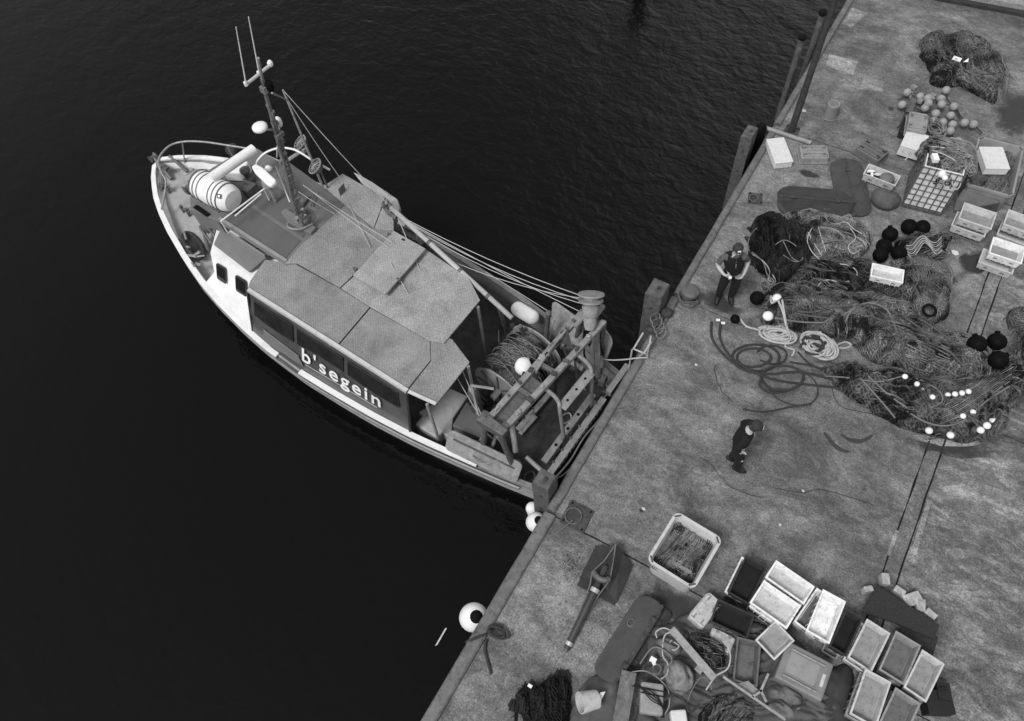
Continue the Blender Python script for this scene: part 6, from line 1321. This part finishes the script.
for k, (x, y) in enumerate(FP):
    c = Q(x, y, .2 + .1 * (k in (3, 4, 5, 9))); t = thing('net_float', 'grey ball float, ' + WH[k], 'float', c - V((0, 0, .1)), 'grey ball floats strung on a cord')
    b = MB(); b.ball(c, .098, 16); b.build('ball', gfm, t, smooth=True); b = MB(); b.lathe([(.1, -.012), (.104, 0), (.1, .012)], c, (rnd.uniform(-1, 1), rnd.uniform(-1, 1), .4), 18, caps=False); b.build('seam', mat('float_seam', .25, .6, .1, 5, 0), t)
b = MB()
def zz(x, y, z=.14): return Q(x, y, z)
for l in ([(898, 100), (902, 98), (907, 92), (916, 92), (930, 97), (941, 104), (954, 106), (960, 115), (965, 122), (973, 124), (982, 133)], [(902, 105), (912, 106), (920, 110), (935, 114), (943, 122), (952, 125), (950, 131), (957, 141), (965, 145), (972, 144)], [(946, 92), (948, 100), (954, 107), (960, 118)], [(900, 104), (906, 112), (903, 122), (897, 128)]): b.tube(smoothpath([zz(*q) for q in l], 4), .016, 5)
tag(center(b.build('float_cord', ropedark, smooth=True)), 'black cord threading the grey ball floats together', 'cord')
coil('tangle of pale and grey cord among the grey floats', 937, 128, .3, 9, 9, 12, .011, tw_l, 17); b = MB()
for k in range(9): b.box(Q(912 + rnd.uniform(-2, 22), 90 + rnd.uniform(-3, 14), .18), (rnd.uniform(.08, .2), rnd.uniform(.06, .14), .08), Matrix.Rotation(rnd.random() * 3, 3, 'Z'))
tag(center(b.build('cork_bundle', mat('cork_grey', .22, .8, .3, 8, .3, dirt=.3), bevel=.01)), 'bundle of small pale cork blocks tied in with the grey floats', 'cork floats')
b = MB(); b.obox(Q(912, 92, .16), Q(903, 118, .16) - Q(912, 92, .16), (.16, .05, 0), (0, 0, .06)); tag(center(b.build('timber_board', wood, bevel=.01)), 'short weathered board under the left end of the float string', 'board')

# ------------------------------------------------------------------ near left
coil('small loop of black rope hanging off the quay edge by the big white fender', 497, 633, .12, 11, 7, 3, .024, ropedark, 23, tl=[[(486, 640, .05), (485, 650, .03), (488, 662, .03), (491, 674, .03)], [(487, 634, .1), (478, 637, .12), (471, 640, .1), (466, 642, -.2)]])
tn, tk = mound('rope_heap', 'black knotted net heap at the bottom edge near the bucket ring', Qs([(517, 692), (524, 683), (538, 684), (552, 679), (564, 686), (566, 700), (566, 725), (560, 760), (530, 760), (522, 725), (524, 705)]), .4, net_mat('net_black_coarse', .004, .03, .09), seed=51, strands=210, sm=tw_d, sr=(.012, .024), prof=.2, fold=.75, sl=.35, cat='rope heap', frq=2)
b = MB(); b.box(Q(530, 686, .4), (.07, .05, .03)); b.build('clip', whitep, tn)
rope('thin_rope', 'thin pale line running from the ring plate down along the quay edge', [Q(573, 520, .06), Q(560, 530, .01), Q(545, 539, .01), Q(530, 550, .04), Q(516, 563, .02)], .009, ropegrey)
rope('thin_rope', 'thin pale bowed line lying on the open concrete left of the walking man', [Q(668, 449, .01), Q(690, 455, .01), Q(712, 468, .01), Q(728, 484, .01), Q(745, 492, .01), Q(758, 496, .01)], .0045, ropegrey)
# dark folded plates and a pole with its bridle
t = thing('folded_tarpaulin', 'dark square folded sheet lying under the boathook like pole', 'tarpaulin', Q(603, 572)); tarp = mat('dark_tarp', .03, .7, .4, 4, .3, dirt=.2, fine=.1)
b = MB(); b.prism([Q(597, 545, .05), Q(632, 566, .05), Q(617, 602, .05), Q(614, 605, .05), Q(577, 585, .05)], (0, 0, -.035)); b.build('lower_sheet', tarp, t, bevel=.01)
b = MB()
g0 = [[Q(596, 546, .06), Q(608, 547, .2), Q(617, 545, .28), Q(622, 553, .16), Q(632, 566, .06)], [Q(590, 558, .07), Q(601, 562, .12), Q(611, 566, .3), Q(618, 572, .14), Q(627, 578, .06)], [Q(580, 578, .06), Q(592, 580, .1), Q(601, 583, .22), Q(608, 592, .1), Q(616, 603, .06)]]
vs = [p for r in g0 for p in r]; b.add(vs, [(i * 5 + j, i * 5 + j + 1, (i + 1) * 5 + j + 1, (i + 1) * 5 + j) for i in range(2) for j in range(4)]); o = b.build('upper_fold', tarp, t); so = o.modifiers.new('thickness', 'SOLIDIFY'); so.thickness = .02
t = thing('pole_gear', 'dark steel pole with bright ferrules and a rope bridle lying on the folded sheet', 'pole gear', Q(590, 600))
P0, P1, P2 = Q(566.5, 649, .08), Q(595, 590, .26), Q(616, 545, .3); b = MB(); b.tube([P0, P1], .055, 10, r2=.075); b.tube([P1, Q(606, 566, .3)], .05, 8); b.build('pole', mat('pole_slate', .04, .5, .3, 5, .1), t, smooth='auto')
b = MB(); b.tube([P0.lerp(P1, .06), P0.lerp(P1, .12)], .064, 12); b.tube([P1.lerp(P0, -.03), P1.lerp(P0, .04)], .08, 12); b.build('ferrule', mat('bright_metal', .6, .35, .2, 8, .1, metal=.6), t, smooth='auto')
b = MB(); b.tube([P0, P0 + (P0 - P1) * .04], .04, 6); b.build('pole_tip', steeldk, t); b = MB(); b.tube(smoothpath([Q(593, 572, .33), Q(598, 578, .36), Q(604, 580, .36), Q(609, 579, .33)], 3), .05, 8); b.build('yoke', steeldk, t)
b = MB(); b.tube([Q(616, 544, .3), Q(604, 561, .3), Q(592, 572, .3), Q(590, 585, .2), Q(582, 606, .08), Q(572, 636, .06)], .012, 5); b.tube([Q(616, 544, .3), Q(613, 562, .3), Q(610, 580, .3), Q(598, 596, .2), Q(584, 620, .05), Q(572, 645, .06)], .012, 5); b.build('bridle', mat('bridle_grey', .15, .8, .2, 20, .2), t)
# tarpaulins and debris under the near pile
tm = mat('grey_canvas', .085, .8, .3, 4, .4, fine=.08); tm2 = mat('dark_canvas', .04, .8, .3, 4, .4, fine=.08)
tn, tl_ = mound('canvas_heap', 'crumpled grey tarpaulin spread under the near pile of boxes', Qs([(650, 630), (670, 622), (700, 612), (740, 618), (790, 636), (815, 660), (830, 690), (850, 720), (870, 770), (640, 790), (640, 700), (645, 660)]), .3, tm, seed=61, strands=0, prof=.35, fold=.75, cat='tarpaulin', cell=.03, frq=1.3)
tn, _ = mound('canvas_heap', 'crumpled tarpaulin lump beside the ring bucket at the bottom edge', Qs([(580, 690), (590, 678), (610, 673), (622, 676), (622, 700), (618, 760), (575, 760), (570, 715)]), .34, tm, seed=63, strands=0, prof=.2, fold=.4, cat='tarpaulin', cell=.05)
tn, _ = mound('canvas_heap', 'dark sheet draped behind the grey lid between the two box piles', Qs([(800, 690), (835, 665), (852, 668), (850, 700), (842, 760), (790, 760)]), .28, tm2, seed=65, strands=0, prof=.2, fold=.4, cat='tarpaulin', cell=.05)
tn, to_ = mound('net_heap', 'fluffy pale blue grey net ball at the bottom edge below the bent frame', Qs([(698, 705), (708, 696), (722, 694), (738, 698), (748, 710), (752, 740), (720, 760), (696, 740)]), .55, net_mat('net_fluffy', .04, .2, .03, 1), seed=67, strands=600, sm=tw_m, sr=(.004, .008), prof=.3, fold=.3, frq=2, sl=.4, grp='net heaps')
def plank(lab, a, c, w_, th, m, z, z2=None, name='plank', cat='plank'):
    p, q = Q(*a, z), Q(*c, z if z2 is None else z2); d = q - p; s = d.cross(V((0, 0, 1))).normalized() * w_; b = MB(); n_ = s.cross(d).normalized(); n_ = n_ if n_.z > 0 else -n_
    b.obox(p - s / 2, d, s, n_ * th); return tag(center(b.build(name, m, bevel=.006)), lab, cat)
plank('pale narrow plank slanting across the tarpaulin toward the box pile', (671, 629), (714, 679), .12, .05, woodlt, .5, .42)
plank('weathered grey plank running off the bottom edge beside the wrapped packet', (629, 672), (618, 735), .24, .06, mat('grey_plank', .14, .85, .4, 10, .4, dirt=.5), .36)
plank('short upright timber post end behind the bent pale frame', (697, 672), (705, 662), .12, .05, woodlt, .3)
t = thing('wrapped_packet', 'pale square packet bound with cord on the tarpaulin', 'packet', Q(649, 700)); O, u, v, n, L, W = frame3(Q(641, 681, .5), Q(664, 684, .5), Q(634, 712, .5)); b = MB(); b.obox(O - n * .2, u * L, v * W, n * .2); b.build('packet_body', mat('packet_grey', .27, .7, .15, 6, .2, dirt=.25), t, bevel=.035)
b = MB(); 
for f in (.2, .36): b.tube([O + v * W * f + n * .01, O + u * L + v * W * (f + .05) + n * .012], .01, 5)
for k in range(4): b.tube(smoothpath([Q(632 + k * 2, 686 - k, .45), Q(650, 690 + k * 3, .55), Q(662, 704 + k, .5), Q(664 - k, 718, .4)], 4), .009, 5)
b.build('binding', tw_d, t)
b = MB(); O, u, v, n, L, W = frame3(Q(670, 710, .4), Q(686, 709, .4), Q(669, 728, .4)); b.obox(O - n * .2, u * L, v * W, n * .2); tag(center(b.build('foam_block', foam, bevel=.03)), 'white foam block cut by the bottom edge beside the fluffy net ball', 'foam block')
t = thing('bait_bucket', 'open pale ringed bucket lying on its side at the bottom left of the tarpaulins', 'bucket', Q(583, 703)); c = Q(580, 703, .5); ax = (Q(593, 700, .42) - c).normalized()
b = MB(); b.lathe([(.12, .3), (.15, 0), (.165, 0), (.165, .03), (.14, .3)], c, ax, 22, caps=False); b.build('pail', bx['pale'], t, smooth='auto'); b = MB(); b.lathe([(.02, .29), (.12, .29)], c, ax, 16, caps=False); b.build('base', bx['pale'], t); b = MB(); b.obox(c + ax * .3 + V((0, -.1, -.06)), ax * .1, (0, .2, 0), (0, 0, .14)); b.build('bracket', whitep, t, bevel=.01)
t = thing('bent_frame', 'forked frame of pale laths lying over the net below the slate box', 'frame', Q(750, 700))
for a, c in (((723, 677), (752, 697)), ((752, 697), (785, 720)), ((768, 674), (760, 692)), ((760, 692), (752, 697)), ((760, 690), (766, 702))):
    p, q = Q(*a, .5), Q(*c, .5); d = q - p; s = d.cross(V((0, 0, 1))).normalized() * .035; b = MB(); b.obox(p - s / 2, d, s, (0, 0, .03)); b.build('lath', woodlt, t)
b = MB(); b.prism([Q(737, 684, .42), Q(748, 681, .42), Q(758, 690, .42), Q(752, 696, .42)], (0, 0, .02)); b.build('web_plate', bx['grey'], t)
for k, (lab, l, r, m) in enumerate((('pale hooked cord loop at the plank top end', [(657, 638, .35), (656, 632, .4), (663, 628, .45), (670, 630, .45)], .012, ropewhite), ('pale cord trailing down from the plank top onto the tarpaulin', [(673, 632, .45), (666, 634, .42), (663, 642, .4), (663, 656, .38), (668, 664, .36), (667, 674, .35), (661, 679, .35)], .013, ropewhite), ('small curled pale cord beside the plank', [(672, 640, .4), (668, 646, .4), (674, 650, .4), (679, 646, .4), (674, 642, .42)], .012, ropewhite), ('dark ring cord around the small shackle', [(652, 668, .36), (656, 664, .36), (661, 668, .36), (658, 674, .36), (653, 673, .36)], .01, ropegrey), ('thin cord arching over the net ball', [(686, 706, .4), (692, 690, .4), (700, 678, .4), (708, 680, .4), (712, 690, .4)], .009, ropegrey), ('thin cord looping around the wrapped packet', [(632, 672, .4), (645, 671, .45), (658, 678, .5), (668, 690, .45), (669, 706, .4), (662, 718, .4)], .01, tw_l))):
    rope('cord', lab, [Q(*q) for q in l], r, m, 'cord', 5, 'cords over the tarpaulins')
b = MB(); b.tube([Q(652, 659, .38), Q(655, 665, .38)], .03, 6); b.box(Q(653, 660, .4), (.1, .08, .05)); tag(center(b.build('shackle', whitep)), 'small white shackle lying on the grey tarpaulin', 'shackle')
b = MB(); b.box(Q(941, 692, .25), (.2, .25, .25), Matrix.Rotation(.4, 3, 'Z')); b.box(Q(936, 703, .2), (.4, .35, .3), Matrix.Rotation(.5, 3, 'Z')); b.tube(smoothpath([Q(938, 689, .4), Q(945, 688, .4), Q(945, 697, .3), Q(940, 699, .4)], 3), .015, 5); tag(center(b.build('black_crate', mat('crate_black', .01, .6, .3, 6, .2), bevel=.02)), 'black strapped crate tucked behind the far right box stack', 'crate')
for k, (lab, c0, pl_, m_) in enumerate((('pale crumpled plastic sheet between the plank and the wrapped packet', 71, [(664, 664), (676, 660), (690, 668), (694, 684), (682, 694), (668, 686)], mat('pale_sheet', .22, .6, .3, 5, .3, dirt=.3)),
    ('light crumpled cloth wedged at the head of the long dark trawl door', 72, [(655, 640), (668, 636), (680, 645), (676, 656), (660, 656)], mat('pale_cloth', .14, .8, .3, 5, .3, dirt=.3)),
    ('grey crumpled sheet under the end of the bent frame', 73, [(765, 690), (785, 684), (802, 698), (796, 716), (775, 716)], mat('pale_cloth', .14, .8, .3, 5, .3, dirt=.3)),
    ('dark bunched net scrap tucked under the slanting plank', 74, [(690, 640), (705, 634), (722, 645), (725, 664), (708, 668), (695, 656)], nm_dark))):
    mound('crumpled_sheet', lab, [Q(x, y, .26) for x, y in pl_], .28, m_, seed=c0, strands=0 if k < 3 else 90, sm=tw_m, prof=.18, fold=.75, cat='sheet', cell=.025, frq=2.2, z0=.22)
for k, (lab, l, r, m) in enumerate((('black rope snaking between the packet and the fluffy net ball', [(664, 700, .45), (674, 694, .5), (684, 700, .48), (690, 712, .45), (700, 704, .45)], .018, ropedark), ('pale rope end lying across the slate box corner', [(722, 640, .45), (730, 652, .5), (728, 668, .5), (716, 676, .45), (706, 690, .42)], .013, ropewhite), ('dark rope trailing from the bent frame toward the grey lid', [(742, 700, .45), (758, 706, .45), (776, 702, .42), (790, 708, .4), (806, 704, .4)], .016, ropedark), ('loose grey rope over the tarpaulin beside the long trawl door', [(640, 664, .3), (652, 648, .38), (664, 650, .42), (672, 660, .42), (664, 672, .4)], .014, ropegrey))):
    rope('rope', lab, [Q(*q) for q in l], r, m, 'rope', 5, 'ropes among the debris')
# small litter on the concrete
lit = mat('litter_pale', .5, .8, .2, 9, .1)
for lab, x, y, s, m in (('pale scrap lying beside the corded ruffle net', 955, 253, .09, foam), ('tiny pale scrap on the open concrete above the white tub', 643.5, 509, .04, lit), ('dark scrap next to the pale one above the white tub', 641, 511, .04, darkp), ('white scrap at the foot of the lamp post', 804, 111, .07, lit), ('dark twig left of the float string', 891, 108.5, .07, darkp), ('tiny white scrap at the quay beam near the hose', 696, 365, .04, lit), ('white scrap right of the dark rope ring heap', 803, 491, .03, lit), ('white scrap in the middle of the near slab', 780, 525, .035, lit)):
    p = Q(x, y, .012); b = MB(); b.prism([p + V((s * math.cos(a) * (1 + .3 * math.sin(a * 3)), s * .8 * math.sin(a), 0)) for a in [k * 1.257 + x for k in range(5)]], (0, 0, .012)); tag(center(b.build('litter', m)), lab, 'litter', 'litter on the concrete')
# feather-like drift in the water
b = MB(); p = Q(435, 646, WZ + .01); b.prism([p + V((0, 0, 0)), p + V((.03, .04, 0)), p + V((.02, .4, 0)), p + V((-.01, .38, 0))], (0, 0, .01)); tag(center(b.build('floating_stick', lit)), 'small pale stick floating on the dark water below the round fender', 'stick')
# pebbles/grit as one mass
b = MB(); rg_ = random.Random(4)
for k in range(900):
    if k % 3 == 0: p = Q(571 + rg_.gauss(0, 6), 564 + rg_.gauss(0, 6), 0)
    elif k % 3 == 1: p = Q(600 + rg_.gauss(0, 25), 620 + rg_.gauss(0, 30), 0)
    else: p = V((rg_.uniform(.3, 5.5), rg_.uniform(-4, 6), 0))
    if p.x < .25: continue
    s = rg_.uniform(.004, .013); p.z = s * .6; b.add([p + V((s, 0, -s * .5)), p + V((-s * .5, s * .8, -s * .5)), p + V((-s * .6, -s * .8, -s * .5)), p + V((0, 0, s * .6))], [(0, 1, 2), (0, 3, 1), (1, 3, 2), (2, 3, 0)])
tag(b.build('grit', tyre), 'fine dark grit scattered over the concrete', 'grit', kind='stuff')

# ------------------------------------------------------------------ people
def skinned(edges, vs, rad, sub=2, root=0):
    me = bpy.data.meshes.new('skin'); me.from_pydata([V(v) for v in vs], edges, []); ob = bpy.data.objects.new('skin', me); col.objects.link(ob)
    ob.modifiers.new('skin', 'SKIN'); ss = ob.modifiers.new('sub', 'SUBSURF'); ss.levels = sub; ss.render_levels = sub
    for i, r in enumerate(rad): ob.data.skin_vertices[0].data[i].radius = r if isinstance(r, tuple) else (r, r)
    ob.data.skin_vertices[0].data[root].use_root = True
    bpy.context.view_layer.update(); m2 = bpy.data.meshes.new_from_object(ob.evaluated_get(bpy.context.evaluated_depsgraph_get())); bpy.data.objects.remove(ob); bpy.data.meshes.remove(me)
    return m2
skin_m = mat('skin', .42, .5, .08, 20, .02); cloth_b = mat('black_cloth', .006, .85, .3, 20, .3); cloth_t = mat('trouser_cloth', .008, .85, .35, 20, .3); cloth_g = mat('grey_shirt', .09, .85, .2, 20, .3); cap_m = mat('cap_cloth', .03, .8, .2, 30, .2); shoe_m = mat('shoe_leather', .014, .6, .3, 20, .1); hair_m = mat('hair', .03, .8, .3, 60, .5)
def person(lab, loc, face, J, sleeves, shirt, vest, hands, cap_fwd=.0, extras=None, headt=0):
    """J: joints in a local frame, x to the person's right... y forward, z up"""
    loc = V(loc); rot = math.atan2(face.y, face.x) - math.pi / 2
    t = thing('person', lab, 'person', loc, None, rot)
    names = list(J); ix = {k: i for i, k in enumerate(names)}
    R = dict(pelvis=(.15, .115), waist=(.145, .11), chest=(.175, .12), neckb=(.085, .08), neck=(.052, .055), jaw=(.068, .075), head=(.082, .098), crown=(.06, .07))
    for s in 'lr': R.update({s + 'sho': .075, s + 'elb': .052, s + 'wri': .033, s + 'palm': (.042, .024), s + 'hip': .125, s + 'knee': .095, s + 'ank': .07, s + 'heel': .045, s + 'toe': (.045, .03)})
    E_ = [('pelvis', 'waist'), ('waist', 'chest'), ('chest', 'neckb'), ('neckb', 'neck'), ('neck', 'jaw'), ('jaw', 'head'), ('head', 'crown')]
    for s in 'lr': E_ += [('chest', s + 'sho'), (s + 'sho', s + 'elb'), (s + 'elb', s + 'wri'), (s + 'wri', s + 'palm'), ('pelvis', s + 'hip'), (s + 'hip', s + 'knee'), (s + 'knee', s + 'ank'), (s + 'ank', s + 'toe')]
    names = [n for n in names if n in R]; ix = {k: i for i, k in enumerate(names)}
    me = skinned([(ix[a], ix[b]) for a, b in E_], [J[n] for n in names], [R[n] for n in names], 3, ix['pelvis'])
    bm = bmesh.new(); bm.from_mesh(me); bpy.data.meshes.remove(me)
    # fingers, nose, ears joined into the same body mesh
    def addm(m2, mi):
        n0 = len(bm.faces); bm.from_mesh(m2); bm.faces.ensure_lookup_table()
        for f in bm.faces[n0:]: f.material_index = mi
        bpy.data.meshes.remove(m2)
    def seg(a, b): return V(a), V(b)
    bm.faces.ensure_lookup_table()
    JV = {k: V(v) for k, v in J.items()}
    def near(c):
        best = None
        for a, b in E_:
            A, Bv = JV[a], JV[b]; d = Bv - A; tt = max(0, min(1, (c - A).dot(d) / d.length_squared)); dist = (c - (A + d * tt)).length
            if best is None or dist < best[0]: best = (dist, a, b, tt)
        return best
    for f in bm.faces:
        _, a, b, tt = near(f.calc_center_median()); mi = 1
        if b in ('jaw', 'head', 'crown', 'neck'): mi = 0
        elif b[1:] in ('wri', 'palm'): mi = 0 if not sleeves else (1 if b[1:] == 'wri' and tt < .92 else 0)
        elif b[1:] == 'elb': mi = 1 if (sleeves or tt < .75) else 0
        elif b[1:] in ('hip', 'knee', 'ank') or (a == 'pelvis' and tt < .25): mi = 2
        elif b[1:] == 'toe': mi = 3
        f.material_index = mi
    for s, sg in (('l', -1), ('r', 1)):
        if s not in hands: continue
        w_, p_ = JV[s + 'wri'], JV[s + 'palm']; d = (p_ - w_).normalized(); side = hands[s]; side = (V(side) - d * V(side).dot(d)).normalized(); pn = d.cross(side)
        for k in range(4):
            ln = (.075, .085, .08, .062)[k]; r0 = p_ + side * (.028 - k * .019) + d * .0; P_ = [r0 - d * .02, r0 + d * ln * .35, r0 + d * ln * .65 + pn * .02, r0 + d * ln * .75 + pn * .05]
            addm(skinned([(0, 1), (1, 2), (2, 3)], P_, [.0095, .009, .008, .0065], 1), 0)
        r0 = w_.lerp(p_, .55) + side * .025; addm(skinned([(0, 1), (1, 2)], [r0, r0 + side * .035 + d * .03 + pn * .01, r0 + side * .04 + d * .06 + pn * .03], [.012, .01, .008], 1), 0)
    hd = JV['head']; fw = (JV['head'] - JV['jaw']).cross(V((1, 0, 0))); fw = V(J.get('look', (0, 1, 0))).normalized(); rt = fw.cross(V((0, 0, 1))).normalized(); upv = rt.cross(fw).normalized()
    hc = JV['jaw'].lerp(hd, .5)
    addm(skinned([(0, 1), (1, 2)], [hc + fw * .07 + upv * .03, hc + fw * .098 + upv * .0, hc + fw * .085 - upv * .012], [.008, .014, .012], 1), 0)
    for sg in (-1, 1): addm(skinned([(0, 1)], [hc + rt * .08 * sg + upv * .02, hc + rt * .088 * sg - upv * .02], [.014, .01], 1), 0)
    bm.normal_update()
    for v_ in bm.verts:          # creases in sleeves and trousers
        if all(f.material_index in (1, 2) for f in v_.link_faces): v_.co += v_.normal * (.012 * noise.noise(V((v_.co.x * 10, v_.co.y * 10, v_.co.z * 24))))
    mm = bpy.data.meshes.new('body'); bm.to_mesh(mm); bm.free()
    for m in (skin_m, shirt, cloth_t, shoe_m): mm.materials.append(m)
    mm.polygons.foreach_set('use_smooth', [True] * len(mm.polygons)); body = bpy.data.objects.new('body', mm); col.objects.link(body); body.parent = t
    def ch(b, n_, m, par=t, smooth=True):
        me = bpy.data.meshes.new(n_); me.from_pydata(b.v, [], b.f); me.materials.append(m); me.polygons.foreach_set('use_smooth', [smooth] * len(me.polygons)); o = bpy.data.objects.new(n_, me); col.objects.link(o); o.parent = par; return o
    b = MB()
    for sg in (-1, 1): b.ball(hc + fw * .078 + rt * .03 * sg + upv * .032, .011, 8)
    ch(b, 'eyes', blackr, body); b = MB(); b.tube([hc + fw * .088 - rt * .022 - upv * .035, hc + fw * .093 - upv * .037, hc + fw * .088 + rt * .022 - upv * .035], .005, 5); ch(b, 'mouth', mat('lips', .14, .6, .1, 9, 0), body)
    # hair and cap
    b = MB(); c = hd + upv * .015 - fw * .012; b.lathe([(.1, -.01), (.102, .02), (.09, .06), (.06, .085), (.01, .094)], c, upv, 20, caps=False); cp = ch(b, 'cap', cap_m)
    b = MB(); pts = [c + upv * .0 + fw * .085 + rt * .075 * math.cos(a) + fw * .05 * math.sin(a) for a in [k * math.pi / 8 for k in range(9)]]; b.prism(pts, upv * .012); ch(b, 'peak', cap_m, cp, False)
    b = MB(); b.prism([c + fw * .116 + upv * .03 - rt * .035, c + fw * .116 + upv * .03 + rt * .035, c + fw * .105 + upv * .058 + rt * .03, c + fw * .105 + upv * .058 - rt * .03], fw * .006); ch(b, 'badge', whitep, cp, False)
    b = MB(); b.lathe([(.1, 0), (.104, -.04), (.09, -.07)], hd - fw * .02 + upv * .0, upv, 18, caps=False); hh_ = ch(b, 'hair', hair_m)
    for v_ in hh_.data.vertices:
        d = v_.co - hd
        if d.dot(fw) > .02: v_.co -= fw * (d.dot(fw) - .02) * .9
    # vest or jacket shell
    vr = dict(pelvis=(.205, .15), waist=(.21, .152), chest=(.235, .155), neckb=(.13, .105)); en = ['pelvis', 'waist', 'chest', 'neckb']; EE = [(0, 1), (1, 2), (2, 3)]; vsx = [JV[k] for k in en]; rr = [vr[k] for k in en]
    vsx[0] = vsx[0].lerp(vsx[1], .1); vsx[3] = vsx[3] - V((0, 0, .02))
    for s in 'lr':
        o = len(vsx); vsx.append(JV[s + 'sho'] * 1.0); rr.append(.078); EE.append((2, o))
        if sleeves: vsx += [JV[s + 'elb'], JV[s + 'wri'].lerp(JV[s + 'elb'], .12)]; rr += [.06, .048]; EE += [(o, o + 1), (o + 1, o + 2)]
    m2 = skinned(EE, vsx, rr, 3)
    nv_ = [v_.normal.copy() for v_ in m2.vertices]
    for v_, nn_ in zip(m2.vertices, nv_): v_.co += nn_ * (.016 * noise.noise(V((v_.co.x * 9, v_.co.y * 9, v_.co.z * 22))) + .008 * noise.noise(v_.co * 40))
    m2.name = 'vest'; m2.materials.clear(); m2.materials.append(vest); m2.polygons.foreach_set('use_smooth', [True] * len(m2.polygons)); o = bpy.data.objects.new('vest' if not sleeves else 'jacket', m2); col.objects.link(o); o.parent = t
    ctr = [JV['neckb'] + V((0, .1, -.03)), JV['chest'] + V((0, .175, 0)), JV['waist'] + V((0, .165, 0)), JV['pelvis'] + V((0, .165, .03))]; b = MB(); b.tube(ctr, .007, 5); ch(b, 'zip', mat('zip_metal', .25, .5, .1, 9, 0), o)
    for s in 'lr':
        a_, t_ = JV[s + 'ank'], JV[s + 'toe']; d = (t_ - a_); d.z = 0; d.normalize(); b = MB(); c = V((a_.x, a_.y, .035)) + d * .06; sd_ = V((-d.y, d.x, 0))
        ring = []
        for z_, sc in ((.0, .95), (.03, 1.02), (.06, .95), (.09, .7)):
            ring.append([c + d * (.14 * math.cos(q) * sc + (-.02 if z_ > .05 else 0)) + sd_ * (.052 * math.sin(q) * sc) + V((0, 0, z_ - .035)) for q in [k * math.pi / 7 for k in range(14)]])
        b.add([p for r in ring for p in r], [(i * 14 + j, i * 14 + (j + 1) % 14, (i + 1) * 14 + (j + 1) % 14, (i + 1) * 14 + j) for i in range(3) for j in range(14)] + [tuple(range(14))[::-1], tuple(42 + j for j in range(14))]); ch(b, 'shoe', shoe_m)
    for f_ in (extras or []): f_(JV, ch, t, body)
    return t
imr = V((CR.x, CR.y, 0)).normalized(); imd = V((imr.y, -imr.x, 0))      # picture right and picture down, on the ground
# man standing, facing the camera side, feet apart, one hand held at the belly, the other in the pocket
fl_, fr_ = Q(717.5, 297), Q(730.5, 300); c = (fl_ + fr_) / 2
# local frame: y forward (= imd), x = right-hand side of the local frame = -imr  (his right is picture left)
hw = (fr_ - fl_).length / 2
J1 = dict(pelvis=(-0.010, 0, .95), waist=(0.010, .01, 1.1), chest=(0.030, 0, 1.33), neckb=(0.040, 0, 1.5), neck=(0.040, .02, 1.57), jaw=(0.040, .05, 1.635), head=(0.040, .04, 1.71), crown=(0.040, .03, 1.76), look=(0, .98, -.12),
    rsho=(0.260, 0, 1.44), relb=(0.350, .0, 1.18), rwri=(0.230, .19, 1.1), rpalm=(0.150, .22, 1.08), lsho=(-0.140, 0, 1.44), lelb=(-0.280, -.06, 1.19), lwri=(-0.210, .1, 1.0), lpalm=(-0.170, .13, .93),
    rhip=(0.090, 0, .9), rknee=(0.130, .03, .5), rank=(hw, 0, .09), rtoe=(hw + .05, .15, .035), lhip=(-0.110, 0, .9), lknee=(-0.140, .04, .5), lank=(-hw + .02, .02, .09), ltoe=(-hw, .18, .035))
def held(JV, ch, t, body):
    b = MB(); b.ball(JV['rpalm'] + V((-.04, .05, .02)), .035, 10); ch(b, 'held_item', whitep)
person('man in dark cap and vest standing feet apart before the black rope heap', (c.x, c.y, 0), imd, J1, False, cloth_g, cloth_b, dict(r=(0, 0, 1), l=(0, 1, .3)), extras=[held])
# man walking, facing picture right, hands in jacket pockets
p = Q(731.5, 463.5); fdir = (imr * .92 + imd * .39).normalized()
J2 = dict(pelvis=(0, -.04, .93), waist=(0, -.03, 1.08), chest=(0, -.01, 1.3), neckb=(0, .02, 1.47), neck=(0, .05, 1.54), jaw=(0, .1, 1.6), head=(0, .105, 1.675), crown=(0, .1, 1.725), look=(0, .95, -.3),
    rsho=(.19, .03, 1.41), relb=(.27, -.08, 1.14), rwri=(.2, .02, .98), rpalm=(.16, .07, .93), lsho=(-.19, .03, 1.41), lelb=(-.27, -.08, 1.14), lwri=(-.2, .02, .98), lpalm=(-.16, .07, .93),
    rhip=(.1, -.03, .88), rknee=(.09, .08, .49), rank=(.08, .1, .09), rtoe=(.09, .25, .035), lhip=(-.1, -.03, .88), lknee=(-.09, .03, .5), lank=(-.08, -.05, .09), ltoe=(-.09, .1, .035))
def patch(JV, ch, t, body):
    b = MB(); c = JV['rknee']; b.tube([c + V((.068, .03 * k, .04 + .02 * abs(k))) for k in (-2, -1, 0, 1, 2)], .018, 5); ch(b, 'reflective_band', mat('reflective', .5, .5, .1, 9, 0))
person('man in black jacket and cap alone on open concrete, hands in pockets', (p.x, p.y, 0), fdir, J2, True, cloth_b, cloth_b, dict(r=(0, 1, .2), l=(0, 1, .2)), extras=[patch])
